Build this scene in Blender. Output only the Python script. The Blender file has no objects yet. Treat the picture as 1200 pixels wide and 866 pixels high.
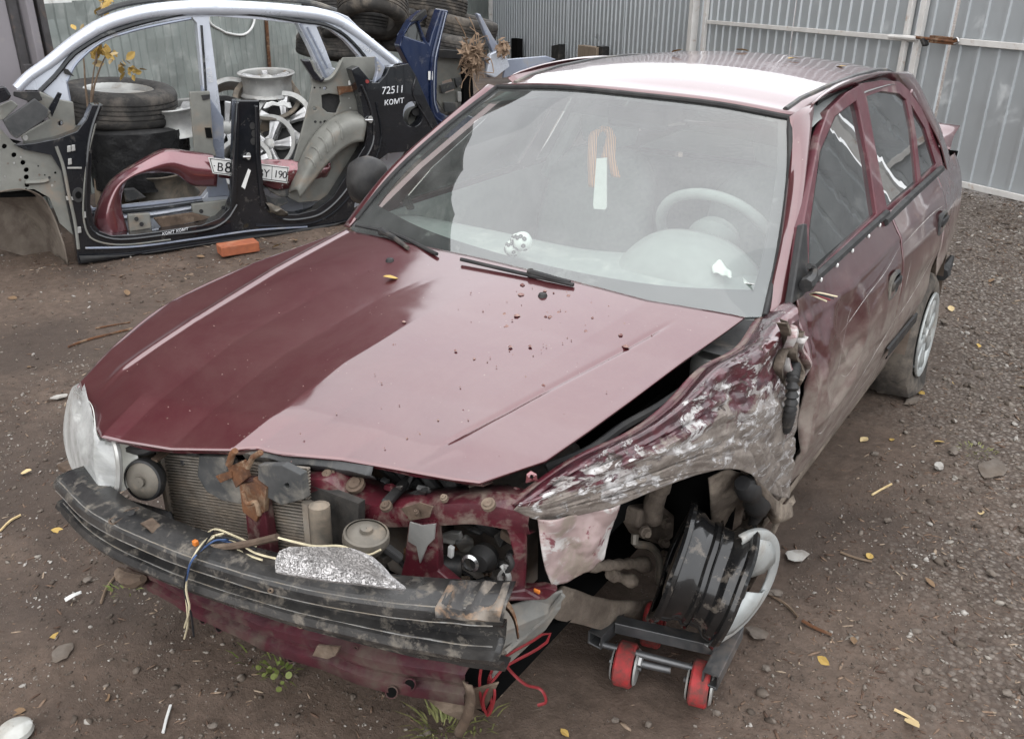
import bpy, bmesh, math, random
import numpy as np
from mathutils import Vector, Matrix, noise, geometry
V = Vector
R = math.radians
random.seed(7)
sc = bpy.context.scene
col = sc.collection

# ------------------------------------------------------------------ camera
CAM = V((1.330, -0.648, 1.6935))
YAW, PITCH, ROLL, FPX = -0.60685, 0.43314, 0.0053, 1008.85
f_ = V((math.sin(YAW) * math.cos(PITCH), math.cos(YAW) * math.cos(PITCH), -math.sin(PITCH)))
r0 = V((math.cos(YAW), -math.sin(YAW), 0))
u0 = r0.cross(f_)
r_ = r0 * math.cos(ROLL) + u0 * math.sin(ROLL)
u_ = -r0 * math.sin(ROLL) + u0 * math.cos(ROLL)
cam = bpy.data.cameras.new("camera")
camo = bpy.data.objects.new("camera", cam)
col.objects.link(camo)
camo.matrix_world = Matrix(((r_.x, u_.x, -f_.x, CAM.x), (r_.y, u_.y, -f_.y, CAM.y), (r_.z, u_.z, -f_.z, CAM.z), (0, 0, 0, 1)))
cam.sensor_fit = 'HORIZONTAL'
cam.sensor_width = 36
cam.lens = 36 * FPX / 1200
cam.clip_start = 0.05
cam.clip_end = 500
sc.camera = camo

# ------------------------------------------------------------------ light
SUN_EL, SUN_AZ = R(52), R(200)
w = bpy.data.worlds.new("World")
sc.world = w
w.use_nodes = True
nt = w.node_tree
nt.nodes.clear()
sky = nt.nodes.new('ShaderNodeTexSky')
sky.sky_type = 'NISHITA'
sky.sun_disc = False
sky.sun_elevation = SUN_EL
sky.sun_rotation = SUN_AZ
sky.dust_density = 4
hs = nt.nodes.new('ShaderNodeMix'); hs.data_type = 'RGBA'
hs.inputs[0].default_value = 0.86          # closed cloud cover: nearly white, the blue mostly gone
hs.inputs[7].default_value = (12.6, 12.8, 13.1, 1)
bg = nt.nodes.new('ShaderNodeBackground'); bg.inputs[1].default_value = 0.15
wo = nt.nodes.new('ShaderNodeOutputWorld')
nt.links.new(sky.outputs[0], hs.inputs[6])
nt.links.new(hs.outputs[2], bg.inputs[0])
nt.links.new(bg.outputs[0], wo.inputs[0])
sun = bpy.data.lights.new("sun", 'SUN')
sun.energy = 0.55
sun.angle = R(110)
sun.color = (1, .97, .93)
suno = bpy.data.objects.new("sun", sun)
col.objects.link(suno)
sd = V((math.sin(SUN_AZ) * math.cos(SUN_EL), math.cos(SUN_AZ) * math.cos(SUN_EL), math.sin(SUN_EL)))
suno.rotation_euler = sd.to_track_quat('Z', 'Y').to_euler()
vs = sc.view_settings
vs.view_transform = 'Standard'
vs.look = 'None'
vs.exposure = 0.6
vs.gamma = 1
sc.cycles.use_denoising = True
sc.cycles.denoiser = 'OPENIMAGEDENOISE'
sc.cycles.denoising_input_passes = 'RGB_ALBEDO_NORMAL'
sc.cycles.denoising_prefilter = 'ACCURATE'
sc.cycles.use_adaptive_sampling = False
sc.cycles.max_bounces = 8
sc.cycles.transparent_max_bounces = 12
sc.cycles.caustics_reflective = False
sc.cycles.caustics_refractive = False

# ------------------------------------------------------------------ helpers
def ray(u, v):
    return f_ * FPX + r_ * (u - 600) + u_ * (433 - v)
def at(u, v, **k):
    """point of the place seen at a photo pixel on the plane x=, y=, z= or at distance d="""
    d = ray(u, v)
    (a, val), = k.items()
    if a == 'd':
        return CAM + d.normalized() * val
    i = 'xyz'.index(a)
    return CAM + d * ((val - CAM[i]) / d[i])
def X(l): return [at(u, v, x=x) for u, v, x in l]
def Y(l): return [at(u, v, y=y) for u, v, y in l]
def Z(l): return [at(u, v, z=z) for u, v, z in l]
class Plane:
    def __init__(s, p, n): s.p, s.n = V(p), V(n).normalized()
    def at(s, u, v, off=0):
        d = ray(u, v)
        return CAM + d * (((s.p + s.n * off) - CAM).dot(s.n) / d.dot(s.n))
    def pts(s, l, off=0): return [s.at(u, v, off) for u, v in l]

def crv(pts, n, closed=False):
    """n points along a Catmull-Rom curve through pts, evenly by chord length"""
    pts = [V(p) for p in pts]
    if len(pts) == 2:
        return [pts[0].lerp(pts[1], i / (n - 1)) for i in range(n)]
    if closed: pts = pts + [pts[0]]
    L = [0]
    for a, b in zip(pts, pts[1:]): L.append(L[-1] + max((b - a).length, 1e-6))
    out = []
    m = len(pts) - 1
    for i in range(n):
        t = L[-1] * i / ((n - 1) if not closed else n)
        k = 0
        while k < m - 1 and L[k + 1] < t: k += 1
        s = (t - L[k]) / (L[k + 1] - L[k])
        p1, p2 = pts[k], pts[k + 1]
        h = L[k + 1] - L[k]
        if k > 0: t1 = (p2 - pts[k - 1]) * (h / (L[k + 1] - L[k - 1]))
        elif closed: t1 = (p2 - pts[m - 1]) * .5
        else: t1 = p2 - p1
        if k < m - 1: t2 = (pts[k + 2] - p1) * (h / (L[k + 2] - L[k]))
        elif closed: t2 = (pts[1] - p1) * .5
        else: t2 = p2 - p1
        out.append(p1 * (2*s**3 - 3*s*s + 1) + t1 * (s**3 - 2*s*s + s) + p2 * (-2*s**3 + 3*s*s) + t2 * (s**3 - s*s))
    return out
def lin(pts, n):
    pts = [V(p) for p in pts]
    L = [0]
    for a, b in zip(pts, pts[1:]): L.append(L[-1] + max((b - a).length, 1e-6))
    out = []
    for i in range(n):
        t = L[-1] * i / (n - 1)
        k = 0
        while k < len(pts) - 2 and L[k + 1] < t: k += 1
        out.append(pts[k].lerp(pts[k + 1], (t - L[k]) / (L[k + 1] - L[k])))
    return out
def nz(p, s, o=0):
    return noise.noise(V(p) * s + V((o * 7.1, o * 3.3, -o * 5.7)))
def fnz(p, s, o=0, octv=4):
    return noise.fractal(V(p) * s + V((o * 7.1, o * 3.3, -o * 5.7)), 1.0, 2.0, octv)

class MB:
    def __init__(s): s.v, s.f = [], []
    def add(s, vs, fs):
        b = len(s.v)
        s.v += [V(p) for p in vs]
        s.f += [tuple(i + b for i in f) for f in fs]
        return s
    def grid(s, rows, closed=False):
        nu, nv = len(rows), len(rows[0])
        fs = []
        for i in range(nu - 1):
            for j in range(nv - (0 if closed else 1)):
                k = (j + 1) % nv
                fs.append((i * nv + j, i * nv + k, (i + 1) * nv + k, (i + 1) * nv + j))
        return s.add([p for r in rows for p in r], fs)
    def box(s, c, size, rot=None, taper=1):
        c = V(c); m = rot or Matrix.Identity(3)
        vs = []
        for z in (-.5, .5):
            for x, y in ((-.5, -.5), (.5, -.5), (.5, .5), (-.5, .5)):
                k = taper if z > 0 else 1
                vs.append(c + m @ V((x * size[0] * k, y * size[1] * k, z * size[2])))
        return s.add(vs, [(3, 2, 1, 0), (4, 5, 6, 7), (0, 1, 5, 4), (1, 2, 6, 5), (2, 3, 7, 6), (3, 0, 4, 7)])
    def bar(s, a, b, w, h, up=(0, 0, 1)):
        a, b = V(a), V(b)
        m = frame(b - a, up)
        return s.box((a + b) / 2, (w, h, (b - a).length), m)
    def tube(s, path, r, n=8, cap=True):
        path = [V(p) for p in path]
        rows = []
        x = None
        for i, p in enumerate(path):
            t = (path[min(i + 1, len(path) - 1)] - path[max(i - 1, 0)])
            if t.length < 1e-9: t = V((0, 0, 1))
            t.normalize()
            if x is None: x = t.orthogonal().normalized()
            x = (x - t * x.dot(t))
            if x.length < 1e-6: x = t.orthogonal()
            x.normalize()
            y = t.cross(x)
            rr = r[i] if isinstance(r, (list, tuple)) else r
            rows.append([p + (x * math.cos(2 * math.pi * k / n) + y * math.sin(2 * math.pi * k / n)) * rr for k in range(n)])
        b = len(s.v)
        s.grid(rows, True)
        if cap:
            s.f.append(tuple(b + k for k in range(n))[::-1])
            e = b + (len(rows) - 1) * n
            s.f.append(tuple(e + k for k in range(n)))
        return s
    def cyl(s, a, b, r, n=16, r2=None):
        return s.tube([a, b], [r, r if r2 is None else r2], n)
    def lathe(s, prof, o, axis, n=24, arc=(0, 360), closed_prof=False):
        """prof: (radius, distance along axis)"""
        m = frame(axis); o = V(o)
        full = abs(arc[1] - arc[0]) >= 359.9
        k = n if full else n + 1
        pr = list(prof) + ([prof[0]] if closed_prof else [])
        rows = []
        for r, h in pr:
            rows.append([o + m @ V((r * math.cos(R(arc[0] + (arc[1] - arc[0]) * i / n)), r * math.sin(R(arc[0] + (arc[1] - arc[0]) * i / n)), h)) for i in range(k)])
        return s.grid(rows, full)
    def disc(s, o, axis, r, n=20):
        m = frame(axis)
        return s.add([V(o) + m @ V((r * math.cos(2 * math.pi * i / n), r * math.sin(2 * math.pi * i / n), 0)) for i in range(n)], [tuple(range(n))])
    def plate(s, outline, thick, n=None, holes=()):
        """flat-ish polygon (3D points) with holes, given thickness behind the face along n"""
        loops = [[V(p) for p in outline]] + [[V(p) for p in h] for h in holes]
        if n is None:
            n = geometry.normal(loops[0][:]) if len(loops[0]) > 2 else V((0, 0, 1))
            c = sum(loops[0], V()) / len(loops[0])
            if n.dot(CAM - c) < 0: n = -n
        n = V(n).normalized()
        m = frame(n).transposed()
        flat = [[(m @ p).to_2d().to_3d() for p in l] for l in loops]
        tri = geometry.tessellate_polygon(flat)
        pts = [p for l in loops for p in l]
        N = len(pts)
        fs = []
        for t in tri:
            a, b, c = (pts[i] for i in t)
            if (b - a).cross(c - a).dot(n) < 0: t = t[::-1]
            fs.append(tuple(t)); fs.append(tuple(i + N for i in t[::-1]))
        base = 0
        for l in loops:
            L = len(l)
            for i in range(L):
                j = (i + 1) % L
                fs.append((base + i, base + j, base + j + N, base + i + N))
            base += L
        return s.add(pts + [p - n * thick for p in pts], fs)
    def xf(s, M):
        s.v = [M @ p for p in s.v]
        return s
    def build(s, name, mat, parent=None, smooth=True, bevel=0, solid=0, sub=0, kind=None, auto=40):
        me = bpy.data.meshes.new(name)
        me.from_pydata([tuple(p) for p in s.v], [], s.f)
        me.validate()
        if smooth:
            me.polygons.foreach_set('use_smooth', [True] * len(me.polygons))
        bm = bmesh.new(); bm.from_mesh(me)
        bmesh.ops.recalc_face_normals(bm, faces=bm.faces)
        if smooth and auto:
            a = R(auto)
            for e in bm.edges:
                if len(e.link_faces) == 2 and e.calc_face_angle(0) > a: e.smooth = False
        bm.to_mesh(me); bm.free()
        if mat: me.materials.append(mat)
        o = bpy.data.objects.new(name, me)
        col.objects.link(o)
        if parent: par(o, parent)
        if solid:
            md = o.modifiers.new('s', 'SOLIDIFY'); md.thickness = solid; md.offset = 0
        if sub:
            md = o.modifiers.new('u', 'SUBSURF'); md.levels = md.render_levels = sub
        if bevel:
            md = o.modifiers.new('b', 'BEVEL'); md.width = bevel; md.segments = 2; md.limit_method = 'ANGLE'; md.angle_limit = R(35)
        if kind: o['kind'] = kind
        return o
def frame(axis, up=(0, 0, 1)):
    z = V(axis).normalized()
    u = V(up)
    if abs(z.dot(u.normalized())) > .98: u = V((0, 1, 0)) if abs(z.y) < .9 else V((1, 0, 0))
    x = u.cross(z).normalized()
    y = z.cross(x)
    return Matrix((x, y, z)).transposed()
def par(o, p):
    o.parent = p
    if p.type == 'EMPTY': o.matrix_parent_inverse = Matrix.Translation(-p.location)
def thing(name, label, cat, loc, group=None, rot=None):
    o = bpy.data.objects.new(name, None)
    o.empty_display_size = .1
    o.location = loc
    col.objects.link(o)
    return tag(o, label, cat, group)
def tag(o, label, cat, group=None):
    o['label'] = label; o['category'] = cat
    if group: o['group'] = group
    return o
def copy_tree(o, parent=None):
    c = o.copy(); col.objects.link(c)
    if parent: c.parent = parent
    for ch in list(o.children): copy_tree(ch, c)
    return c
def one(name, mb, mat, label, cat, group=None, **k):
    """a thing that is one mesh: origin moved to the base of its shape"""
    lo = V((min(p.x for p in mb.v) + max(p.x for p in mb.v), min(p.y for p in mb.v) + max(p.y for p in mb.v), 2 * min(p.z for p in mb.v))) / 2
    mb.v = [p - lo for p in mb.v]
    o = mb.build(name, mat, **k)
    o.location = lo
    return tag(o, label, cat, group)
def coons(b, t, l, r, nu, nv, f=None, fit=crv):
    """surface bounded by curves b (s 0..1), t, l (b[0]->t[0]), r; f(p, s, q) -> moved point"""
    B, T = fit(b, nu), fit(t, nu)
    Lc, Rc = fit(l, nv), fit(r, nv)
    rows = []
    for j in range(nv):
        q = j / (nv - 1)
        row = []
        for i in range(nu):
            s = i / (nu - 1)
            p = B[i] * (1 - q) + T[i] * q + Lc[j] * (1 - s) + Rc[j] * s - (
                B[0] * (1 - s) * (1 - q) + B[-1] * s * (1 - q) + T[0] * (1 - s) * q + T[-1] * s * q)
            row.append(f(p, s, q) if f else p)
        rows.append(row)
    return rows
def patch(rows, nu, nv, f=None):
    """smooth surface through a net of points"""
    a = [crv(r, nu) for r in rows]
    c = [crv([a[i][j] for i in range(len(a))], nv) for j in range(nu)]
    return [[(f(c[j][i], j / (nu - 1), i / (nv - 1)) if f else c[j][i]) for j in range(nu)] for i in range(nv)]
def sst(a, b, x):
    t = min(1, max(0, (x - a) / (b - a)))
    return t * t * (3 - 2 * t)

# ------------------------------------------------------------------ materials
class NT:
    def __init__(s, name):
        s.m = bpy.data.materials.new(name)
        s.m.use_nodes = True
        s.t = s.m.node_tree
        s.t.nodes.clear()
        s.out = s.n('ShaderNodeOutputMaterial')
        s.tc = s.n('ShaderNodeTexCoord').outputs['Object']
    def n(s, t, **k):
        o = s.t.nodes.new(t)
        for a, b in k.items(): setattr(o, a, b)
        return o
    def l(s, a, b): s.t.links.new(a, b)
    def put(s, sock, v):
        if hasattr(v, 'default_value') or hasattr(v, 'is_linked'): s.l(v, sock)
        else: sock.default_value = (*v, 1) if isinstance(v, tuple) and len(v) == 3 and len(sock.default_value) == 4 else v
    def noise(s, scale, detail=6, rough=.6, dist=0, stretch=None, off=0):
        n = s.n('ShaderNodeTexNoise')
        n.inputs['Scale'].default_value = scale; n.inputs['Detail'].default_value = detail
        n.inputs['Roughness'].default_value = rough; n.inputs['Distortion'].default_value = dist
        mp = s.n('ShaderNodeMapping')
        s.l(s.tc, mp.inputs[0])
        mp.inputs[1].default_value = (off, off * .7, -off)
        if stretch: mp.inputs[3].default_value = stretch
        s.l(mp.outputs[0], n.inputs['Vector'])
        return n.outputs['Fac']
    def vor(s, scale, feat='F1', out='Distance', rnd=1):
        n = s.n('ShaderNodeTexVoronoi', feature=feat)
        n.inputs['Scale'].default_value = scale
        n.inputs['Randomness'].default_value = rnd
        s.l(s.tc, n.inputs['Vector'])
        return n.outputs[out]
    def ramp(s, fac, stops, interp='LINEAR'):
        n = s.n('ShaderNodeValToRGB')
        e = n.color_ramp.elements
        n.color_ramp.interpolation = interp
        while len(e) < len(stops): e.new(1)
        for el, (p, c) in zip(e, stops):
            el.position = p
            el.color = (*c, 1) if isinstance(c, tuple) else (c, c, c, 1)
        s.l(fac, n.inputs[0])
        return n.outputs[0]
    def mix(s, fac, a, b, mode='MIX'):
        n = s.n('ShaderNodeMix', data_type='RGBA', blend_type=mode)
        s.put(n.inputs[0], fac); s.put(n.inputs[6], a); s.put(n.inputs[7], b)
        return n.outputs[2]
    def math(s, op, a, b=0):
        n = s.n('ShaderNodeMath', operation=op)
        s.put(n.inputs[0], a); s.put(n.inputs[1], b)
        return n.outputs[0]
    def sep(s):
        n = s.n('ShaderNodeSeparateXYZ'); s.l(s.tc, n.inputs[0]); return n.outputs
    def bump(s, h, st=.3, dist=.01, prev=None):
        n = s.n('ShaderNodeBump')
        n.inputs['Strength'].default_value = st; n.inputs['Distance'].default_value = dist
        s.l(h, n.inputs['Height'])
        if prev: s.l(prev, n.inputs['Normal'])
        return n.outputs[0]
    def bsdf(s, color, rough=.5, metal=0, normal=None, coat=0, coat_rough=.03, spec=.5, coat_ior=1.5, coat_normal=None, trans=0, ior=None):
        n = s.n('ShaderNodeBsdfPrincipled')
        s.put(n.inputs['Base Color'], color); s.put(n.inputs['Roughness'], rough); s.put(n.inputs['Metallic'], metal)
        s.put(n.inputs['Coat Weight'], coat); s.put(n.inputs['Coat Roughness'], coat_rough); s.put(n.inputs['Coat IOR'], coat_ior)
        s.put(n.inputs['Specular IOR Level'], spec)
        s.put(n.inputs['Transmission Weight'], trans)
        if ior: n.inputs['IOR'].default_value = ior
        if normal: s.l(normal, n.inputs['Normal'])
        if coat_normal: s.l(coat_normal, n.inputs['Coat Normal'])
        s.l(n.outputs[0], s.out.inputs[0])
        return n
def surf(name, a, b=None, scale=12, rough=.5, metal=0, bump=.15, bscale=None, dirt=None, dirt_amt=.4, dirt_scale=5, spec=.28, coat=0, stretch=None, rvar=.15, bdist=.004):
    """general worn surface: two tones by noise, patches of dirt, fine bump"""
    t = NT(name)
    b = b or tuple(c * .7 for c in a)
    c = t.mix(t.ramp(t.noise(scale, 6, .65, stretch=stretch), [(.35, 0.), (.65, 1.)]), a, b)
    rg = t.ramp(t.noise(scale * .6, 4, off=3), [(.3, max(0., rough - rvar)), (.7, min(1., rough + rvar))])
    if dirt:
        fac = t.ramp(t.noise(dirt_scale, 8, .7, .3, off=9), [(.62 - .35 * dirt_amt, 0.), (.74 - .22 * dirt_amt, .9)])
        c = t.mix(fac, c, dirt)
        rg = t.mix(fac, rg, (.9, .9, .9))
        mt = t.ramp(fac, [(0, float(metal)), (1, 0.)]) if metal else 0
    else: mt = metal
    nrm = t.bump(t.noise(bscale or scale * 4, 6, .7, off=5), bump, bdist) if bump else None
    t.bsdf(c, rg, mt, nrm, coat=coat, spec=spec)
    return t.m
M = {}
DUST = (.30, .25, .21)
MUD = (.13, .098, .072)
def paint(name, base, dirt=0, metal=.55, rough=.32, chips=0.0, coat_rough=.035, low=0):
    """metallic paint under clear coat, with settled dust, dried water marks and optional mud and chipping"""
    t = NT(name)
    c = t.mix(t.ramp(t.noise(900, 2), [(.3, 0.), (.7, 1.)]), tuple(k * .85 for k in base), tuple(min(1, k * 1.15) for k in base))
    dust = t.ramp(t.noise(3.2, 9, .72, .4), [(.36, .005), (.78, .16)])
    spots = t.ramp(t.vor(46), [(.0, .5), (.10, .35), (.13, 0.)])
    spots = t.math('MULTIPLY', spots, t.ramp(t.noise(14, 4, off=2), [(.52, 0.), (.62, 1.)]))
    fac = t.math('MAXIMUM', dust, spots)
    if dirt:
        md = t.ramp(t.noise(5, 9, .72, .5, off=4), [(.62 - .3 * dirt, 0.), (.82 - .25 * dirt, .92)])
        if low:      # road dirt thrown up over the lower body
            zz = t.math('SUBTRACT', .84, t.sep()[2])
            k_ = t.math('ADD', t.math('MULTIPLY', zz, 1.9 * low), t.noise(4, 9, .72, .6, off=4))
            md = t.math('MAXIMUM', md, t.ramp(k_, [(.55, 0.), (.92, .94)]))
            md = t.math('MULTIPLY', md, t.ramp(t.noise(26, 6, .7, off=12, stretch=(1, .5, 1)), [(.25, .45), (.55, 1.)]))
        c2 = t.mix(t.noise(18, 6), (.25, .215, .185), (.14, .112, .092))
    c = t.mix(fac, c, DUST)
    cw = t.ramp(fac, [(0, 1.), (1, .25)])
    mt = t.ramp(fac, [(0, float(metal)), (1, 0.)])
    cr = t.ramp(t.noise(7, 6, .7, off=8), [(.35, coat_rough), (.75, coat_rough + .10)])
    rg = rough
    if dirt:
        c = t.mix(md, c, c2); cw = t.mix(md, cw, (0., 0., 0.)); mt = t.mix(md, mt, (0., 0., 0.)); rg = t.mix(md, (rough,) * 3, (.85,) * 3)
    if chips:
        ch = t.ramp(t.noise(17, 9, .75, .8, off=6), [(.66 - chips * .2, 0.), (.675 - chips * .2, 1.)], 'LINEAR')
        cc = t.mix(t.ramp(t.noise(40, 4, off=1), [(.42, 0.), (.5, 1.)]), (.52, .51, .51), (.16, .13, .115))
        c = t.mix(ch, c, cc); cw = t.mix(ch, cw, (0., 0., 0.)); mt = t.mix(ch, mt, (0., 0., 0.)); rg = t.mix(ch, rg if not isinstance(rg, float) else (rg,) * 3, (.7,) * 3)
    nb = t.bump(t.noise(2.2, 3), .05, .02)
    t.bsdf(c, rg, mt, nb, coat=cw, coat_rough=cr, coat_normal=nb, coat_ior=1.88)
    return t.m
MAR = (.078, .0065, .0125)
M['paint'] = paint('maroon_paint', MAR)
M['paint_dirty'] = paint('maroon_paint_muddy', MAR, dirt=.25, low=1)
M['paint_loose'] = paint('faded_maroon_paint', (.15, .03, .042), dirt=.12)
M['paint_chip'] = paint('maroon_paint_chipped', (.17, .022, .034), dirt=.3, chips=.35)
M['paint_in'] = surf('maroon_inner_paint', (.085, .013, .020), (.045, .011, .015), 11, .38, 0, .3, dirt=(.17, .135, .11), dirt_amt=.40, dirt_scale=15, coat=.4)
M['paint_frame'] = surf('maroon_window_frame', (.10, .022, .03), (.075, .018, .025), 9, .4, 0, .05, dirt=(.22, .18, .165), dirt_amt=.3, coat=.35)
M['paint_sub'] = surf('maroon_subframe', (.07, .016, .023), (.035, .013, .017), 8, .5, 0, .3, dirt=(.085, .066, .052), dirt_amt=.5, dirt_scale=9)
def wreck_paint():
    """scraped wing: glossy maroon along the top, white primer flakes, dry grey-brown mud lower down (wear: how far down the panel)"""
    t = NT('torn_wing_paint')
    at_ = t.n('ShaderNodeAttribute'); at_.attribute_name = 'wear'
    q = at_.outputs['Fac']
    n1 = t.noise(15, 12, .74, 1.1, stretch=(.7, .8, 1.6))
    n2 = t.noise(19, 10, .75, .7, off=4, stretch=(.9, .8, 1.4))
    n3 = t.noise(7, 10, .72, .6, off=8)
    c = t.mix(t.ramp(t.noise(30, 5, off=2), [(.4, 0.), (.6, 1.)]), (.075, .011, .019), (.04, .011, .016))
    mud = t.ramp(t.math('ADD', t.math('MULTIPLY', q, .75), n3), [(.81, 0.), (.88, 1.)])
    mudc = t.mix(t.ramp(t.noise(18, 10, .78), [(.32, 0.), (.62, 1.)]), (.285, .25, .22), (.125, .103, .088))
    c = t.mix(mud, c, mudc)
    bell = t.ramp(q, [(.0, .05), (.14, .28), (.30, .66), (.50, .72), (.75, .58), (1., .45)])
    thr = t.math('ADD', n1, t.math('MULTIPLY', bell, .20))
    prim = t.ramp(thr, [(.652, 0.), (.656, 1.)])
    c = t.mix(prim, c, t.mix(t.ramp(t.noise(34, 6, off=1), [(.38, 0.), (.55, 1.)]), (.54, .53, .525), (.24, .22, .21)))
    brn = t.math('MULTIPLY', t.ramp(n2, [(.585, 0.), (.60, 1.)]), t.ramp(q, [(.45, 1.), (.7, .25)]))
    c = t.mix(brn, c, t.mix(t.noise(40), (.11, .08, .068), (.03, .02, .02)))
    mtl = t.ramp(n2, [(.36, 1.), (.372, 0.)])
    c = t.mix(mtl, c, (.36, .345, .33))
    bad = t.math('MAXIMUM', mud, t.math('MAXIMUM', prim, t.math('MAXIMUM', brn, mtl)))
    rg = t.ramp(bad, [(0, .32), (1, .78)])
    h = t.math('ADD', t.math('MULTIPLY', t.math('SUBTRACT', prim, brn), .5), t.noise(30, 9, .75, off=3))
    t.bsdf(c, rg, 0, t.bump(h, .7, .006), coat=t.math('SUBTRACT', 1.0, bad))
    return t.m
M['wreck'] = wreck_paint()
def glass(name, tint, refl=1.0, dust=.05, rough=.0, wav=0):
    t = NT(name)
    tr = t.n('ShaderNodeBsdfTransparent'); tr.inputs[0].default_value = (*tint, 1)
    gl = t.n('ShaderNodeBsdfGlossy'); gl.inputs['Roughness'].default_value = rough
    g = t.n('ShaderNodeNewGeometry')
    dt = t.n('ShaderNodeVectorMath', operation='DOT_PRODUCT'); t.l(g.outputs['Incoming'], dt.inputs[0]); t.l(g.outputs['Normal'], dt.inputs[1])
    sch = t.math('POWER', t.math('SUBTRACT', 1.0, t.math('ABSOLUTE', dt.outputs['Value'])), 5.0)
    k = t.math('MINIMUM', t.math('ADD', t.math('MULTIPLY', sch, .85), .08 * refl), 1.0)
    if wav: t.l(t.bump(t.noise(3.2, 2, .4, .8), wav, .05), gl.inputs['Normal'])
    df = t.n('ShaderNodeBsdfDiffuse'); df.inputs[0].default_value = (.55, .56, .55, 1)
    m1 = t.n('ShaderNodeMixShader'); t.l(k, m1.inputs[0]); t.l(tr.outputs[0], m1.inputs[1]); t.l(gl.outputs[0], m1.inputs[2])
    d = t.ramp(t.noise(5, 9, .7, .5), [(.35, dust * .4), (.75, dust * 1.8)])
    sp = t.ramp(t.vor(60), [(0, .35), (.06, .25), (.08, 0.)])
    sp = t.math('MULTIPLY', sp, t.ramp(t.noise(9, 3, off=3), [(.55, 0.), (.6, 1.)]))
    m2 = t.n('ShaderNodeMixShader'); t.l(t.math('MAXIMUM', d, sp), m2.inputs[0]); t.l(m1.outputs[0], m2.inputs[1]); t.l(df.outputs[0], m2.inputs[2])
    t.l(m2.outputs[0], t.out.inputs[0])
    return t.m
M['glass'] = glass('windscreen_glass', (.80, .87, .83), 1.9, .06)
M['glass_side'] = glass('side_window_glass', (.22, .25, .235), 3.0, .05, wav=.015)
M['glass_rear'] = glass('dusty_rear_glass', (.07, .08, .075), 1.2, .10)
M['frit'] = surf('black_glass_edge', (.03, .032, .034), None, 5, .12, 0, 0, dirt=(.2, .2, .19), dirt_amt=.15)
M['rubber'] = surf('black_rubber', (.020, .020, .021), (.036, .035, .034), 20, .7, 0, .1, spec=.3)
M['plastic'] = surf('black_plastic', (.016, .016, .017), (.032, .031, .03), 14, .48, 0, .15, dirt=(.14, .12, .10), dirt_amt=.25)
M['plastic_g'] = surf('grey_plastic', (.04, .042, .043), (.07, .07, .07), 9, .55, 0, .2, dirt=(.22, .2, .17), dirt_amt=.4)
M['void'] = surf('void_black', (.008, .008, .008), None, 9, .9, 0, .1, spec=.03)  # near-black for the shade in holes and hollows, and for a scrap piece
M['engine'] = surf('oily_engine_metal', (.06, .056, .052), (.13, .12, .11), 16, .6, .2, .3, dirt=(.12, .095, .075), dirt_amt=.5)
M['interior'] = surf('grey_trim', (.21, .225, .222), (.25, .26, .255), 30, .75, 0, .1, dirt=(.42, .41, .39), dirt_amt=.2)
M['interior_l'] = surf('pale_grey_trim', (.21, .22, .215), (.25, .26, .255), 20, .7, 0, .1)
M['seat'] = surf('pale_seat_cloth', (.20, .21, .207), (.15, .16, .157), 60, .9, 0, .2)
M['beam'] = surf('black_beam_steel', (.012, .012, .0125), (.045, .043, .041), 7, .30, .0, .35, dirt=(.17, .15, .125), dirt_amt=.27, dirt_scale=24, coat=.12, stretch=(1, 1, 2.2), rvar=.2)
M['rust'] = surf('rust', (.15, .066, .030), (.07, .036, .023), 22, .85, 0, .5, dirt=(.29, .22, .15), dirt_amt=.35, dirt_scale=12)
M['rust_b'] = surf('brown_corroded_steel', (.12, .085, .062), (.065, .046, .034), 16, .8, .1, .4, dirt=(.24, .19, .145), dirt_amt=.4)
M['mudmetal'] = surf('mud_caked_metal', (.15, .122, .098), (.075, .059, .047), 14, .85, 0, .6, dirt=(.27, .225, .18), dirt_amt=.4, bdist=.01)
M['housing'] = surf('dirty_wheel_house', (.11, .085, .068), (.19, .15, .12), 7, .85, 0, .4)
M['alloy'] = surf('dull_alloy', (.45, .45, .43), (.34, .34, .33), 10, .45, .6, .15, dirt=(.3, .27, .23), dirt_amt=.25)
M['fin'] = surf('condenser_metal', (.34, .31, .27), (.22, .19, .16), 14, .5, .5, .1, dirt=(.30, .24, .18), dirt_amt=.4)
M['fin_dark'] = surf('radiator_core', (.022, .021, .02), (.05, .045, .04), 30, .7, .1, .3)
M['horn'] = surf('horn_paint', (.155, .14, .118), (.10, .09, .075), 8, .5, .3, .1, dirt=(.25, .2, .15), dirt_amt=.3)
M['steel'] = surf('bare_steel', (.15, .152, .155), (.075, .077, .08), 7, .42, .7, .15, dirt=(.15, .12, .10), dirt_amt=.28)
M['chrome'] = surf('steel_rod', (.5, .5, .5), (.35, .34, .33), 15, .3, .9, .05)
M['redwheel'] = surf('red_caster', (.40, .032, .034), (.30, .028, .03), 14, .55, 0, .2, dirt=(.075, .05, .042), dirt_amt=.62, dirt_scale=16)
M['rimblack'] = surf('black_rim_paint', (.008, .008, .0085), (.016, .0155, .015), 8, .16, 0, .08, dirt=(.17, .145, .12), dirt_amt=.14, dirt_scale=20, coat=.5, stretch=(2, 1, 1))
M['hubcap'] = surf('silver_hubcap', (.46, .48, .47), (.36, .375, .37), 9, .4, .35, .08, dirt=(.24, .21, .18), dirt_amt=.34)
M['tyre'] = surf('tyre_rubber', (.030, .029, .028), (.055, .052, .049), 15, .82, 0, .35, dirt=(.13, .115, .10), dirt_amt=.35, dirt_scale=6)
M['tyre_car'] = surf('dusty_car_tyre', (.085, .075, .066), (.045, .041, .037), 10, .85, 0, .3, dirt=(.17, .145, .12), dirt_amt=.5, dirt_scale=8)
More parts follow.
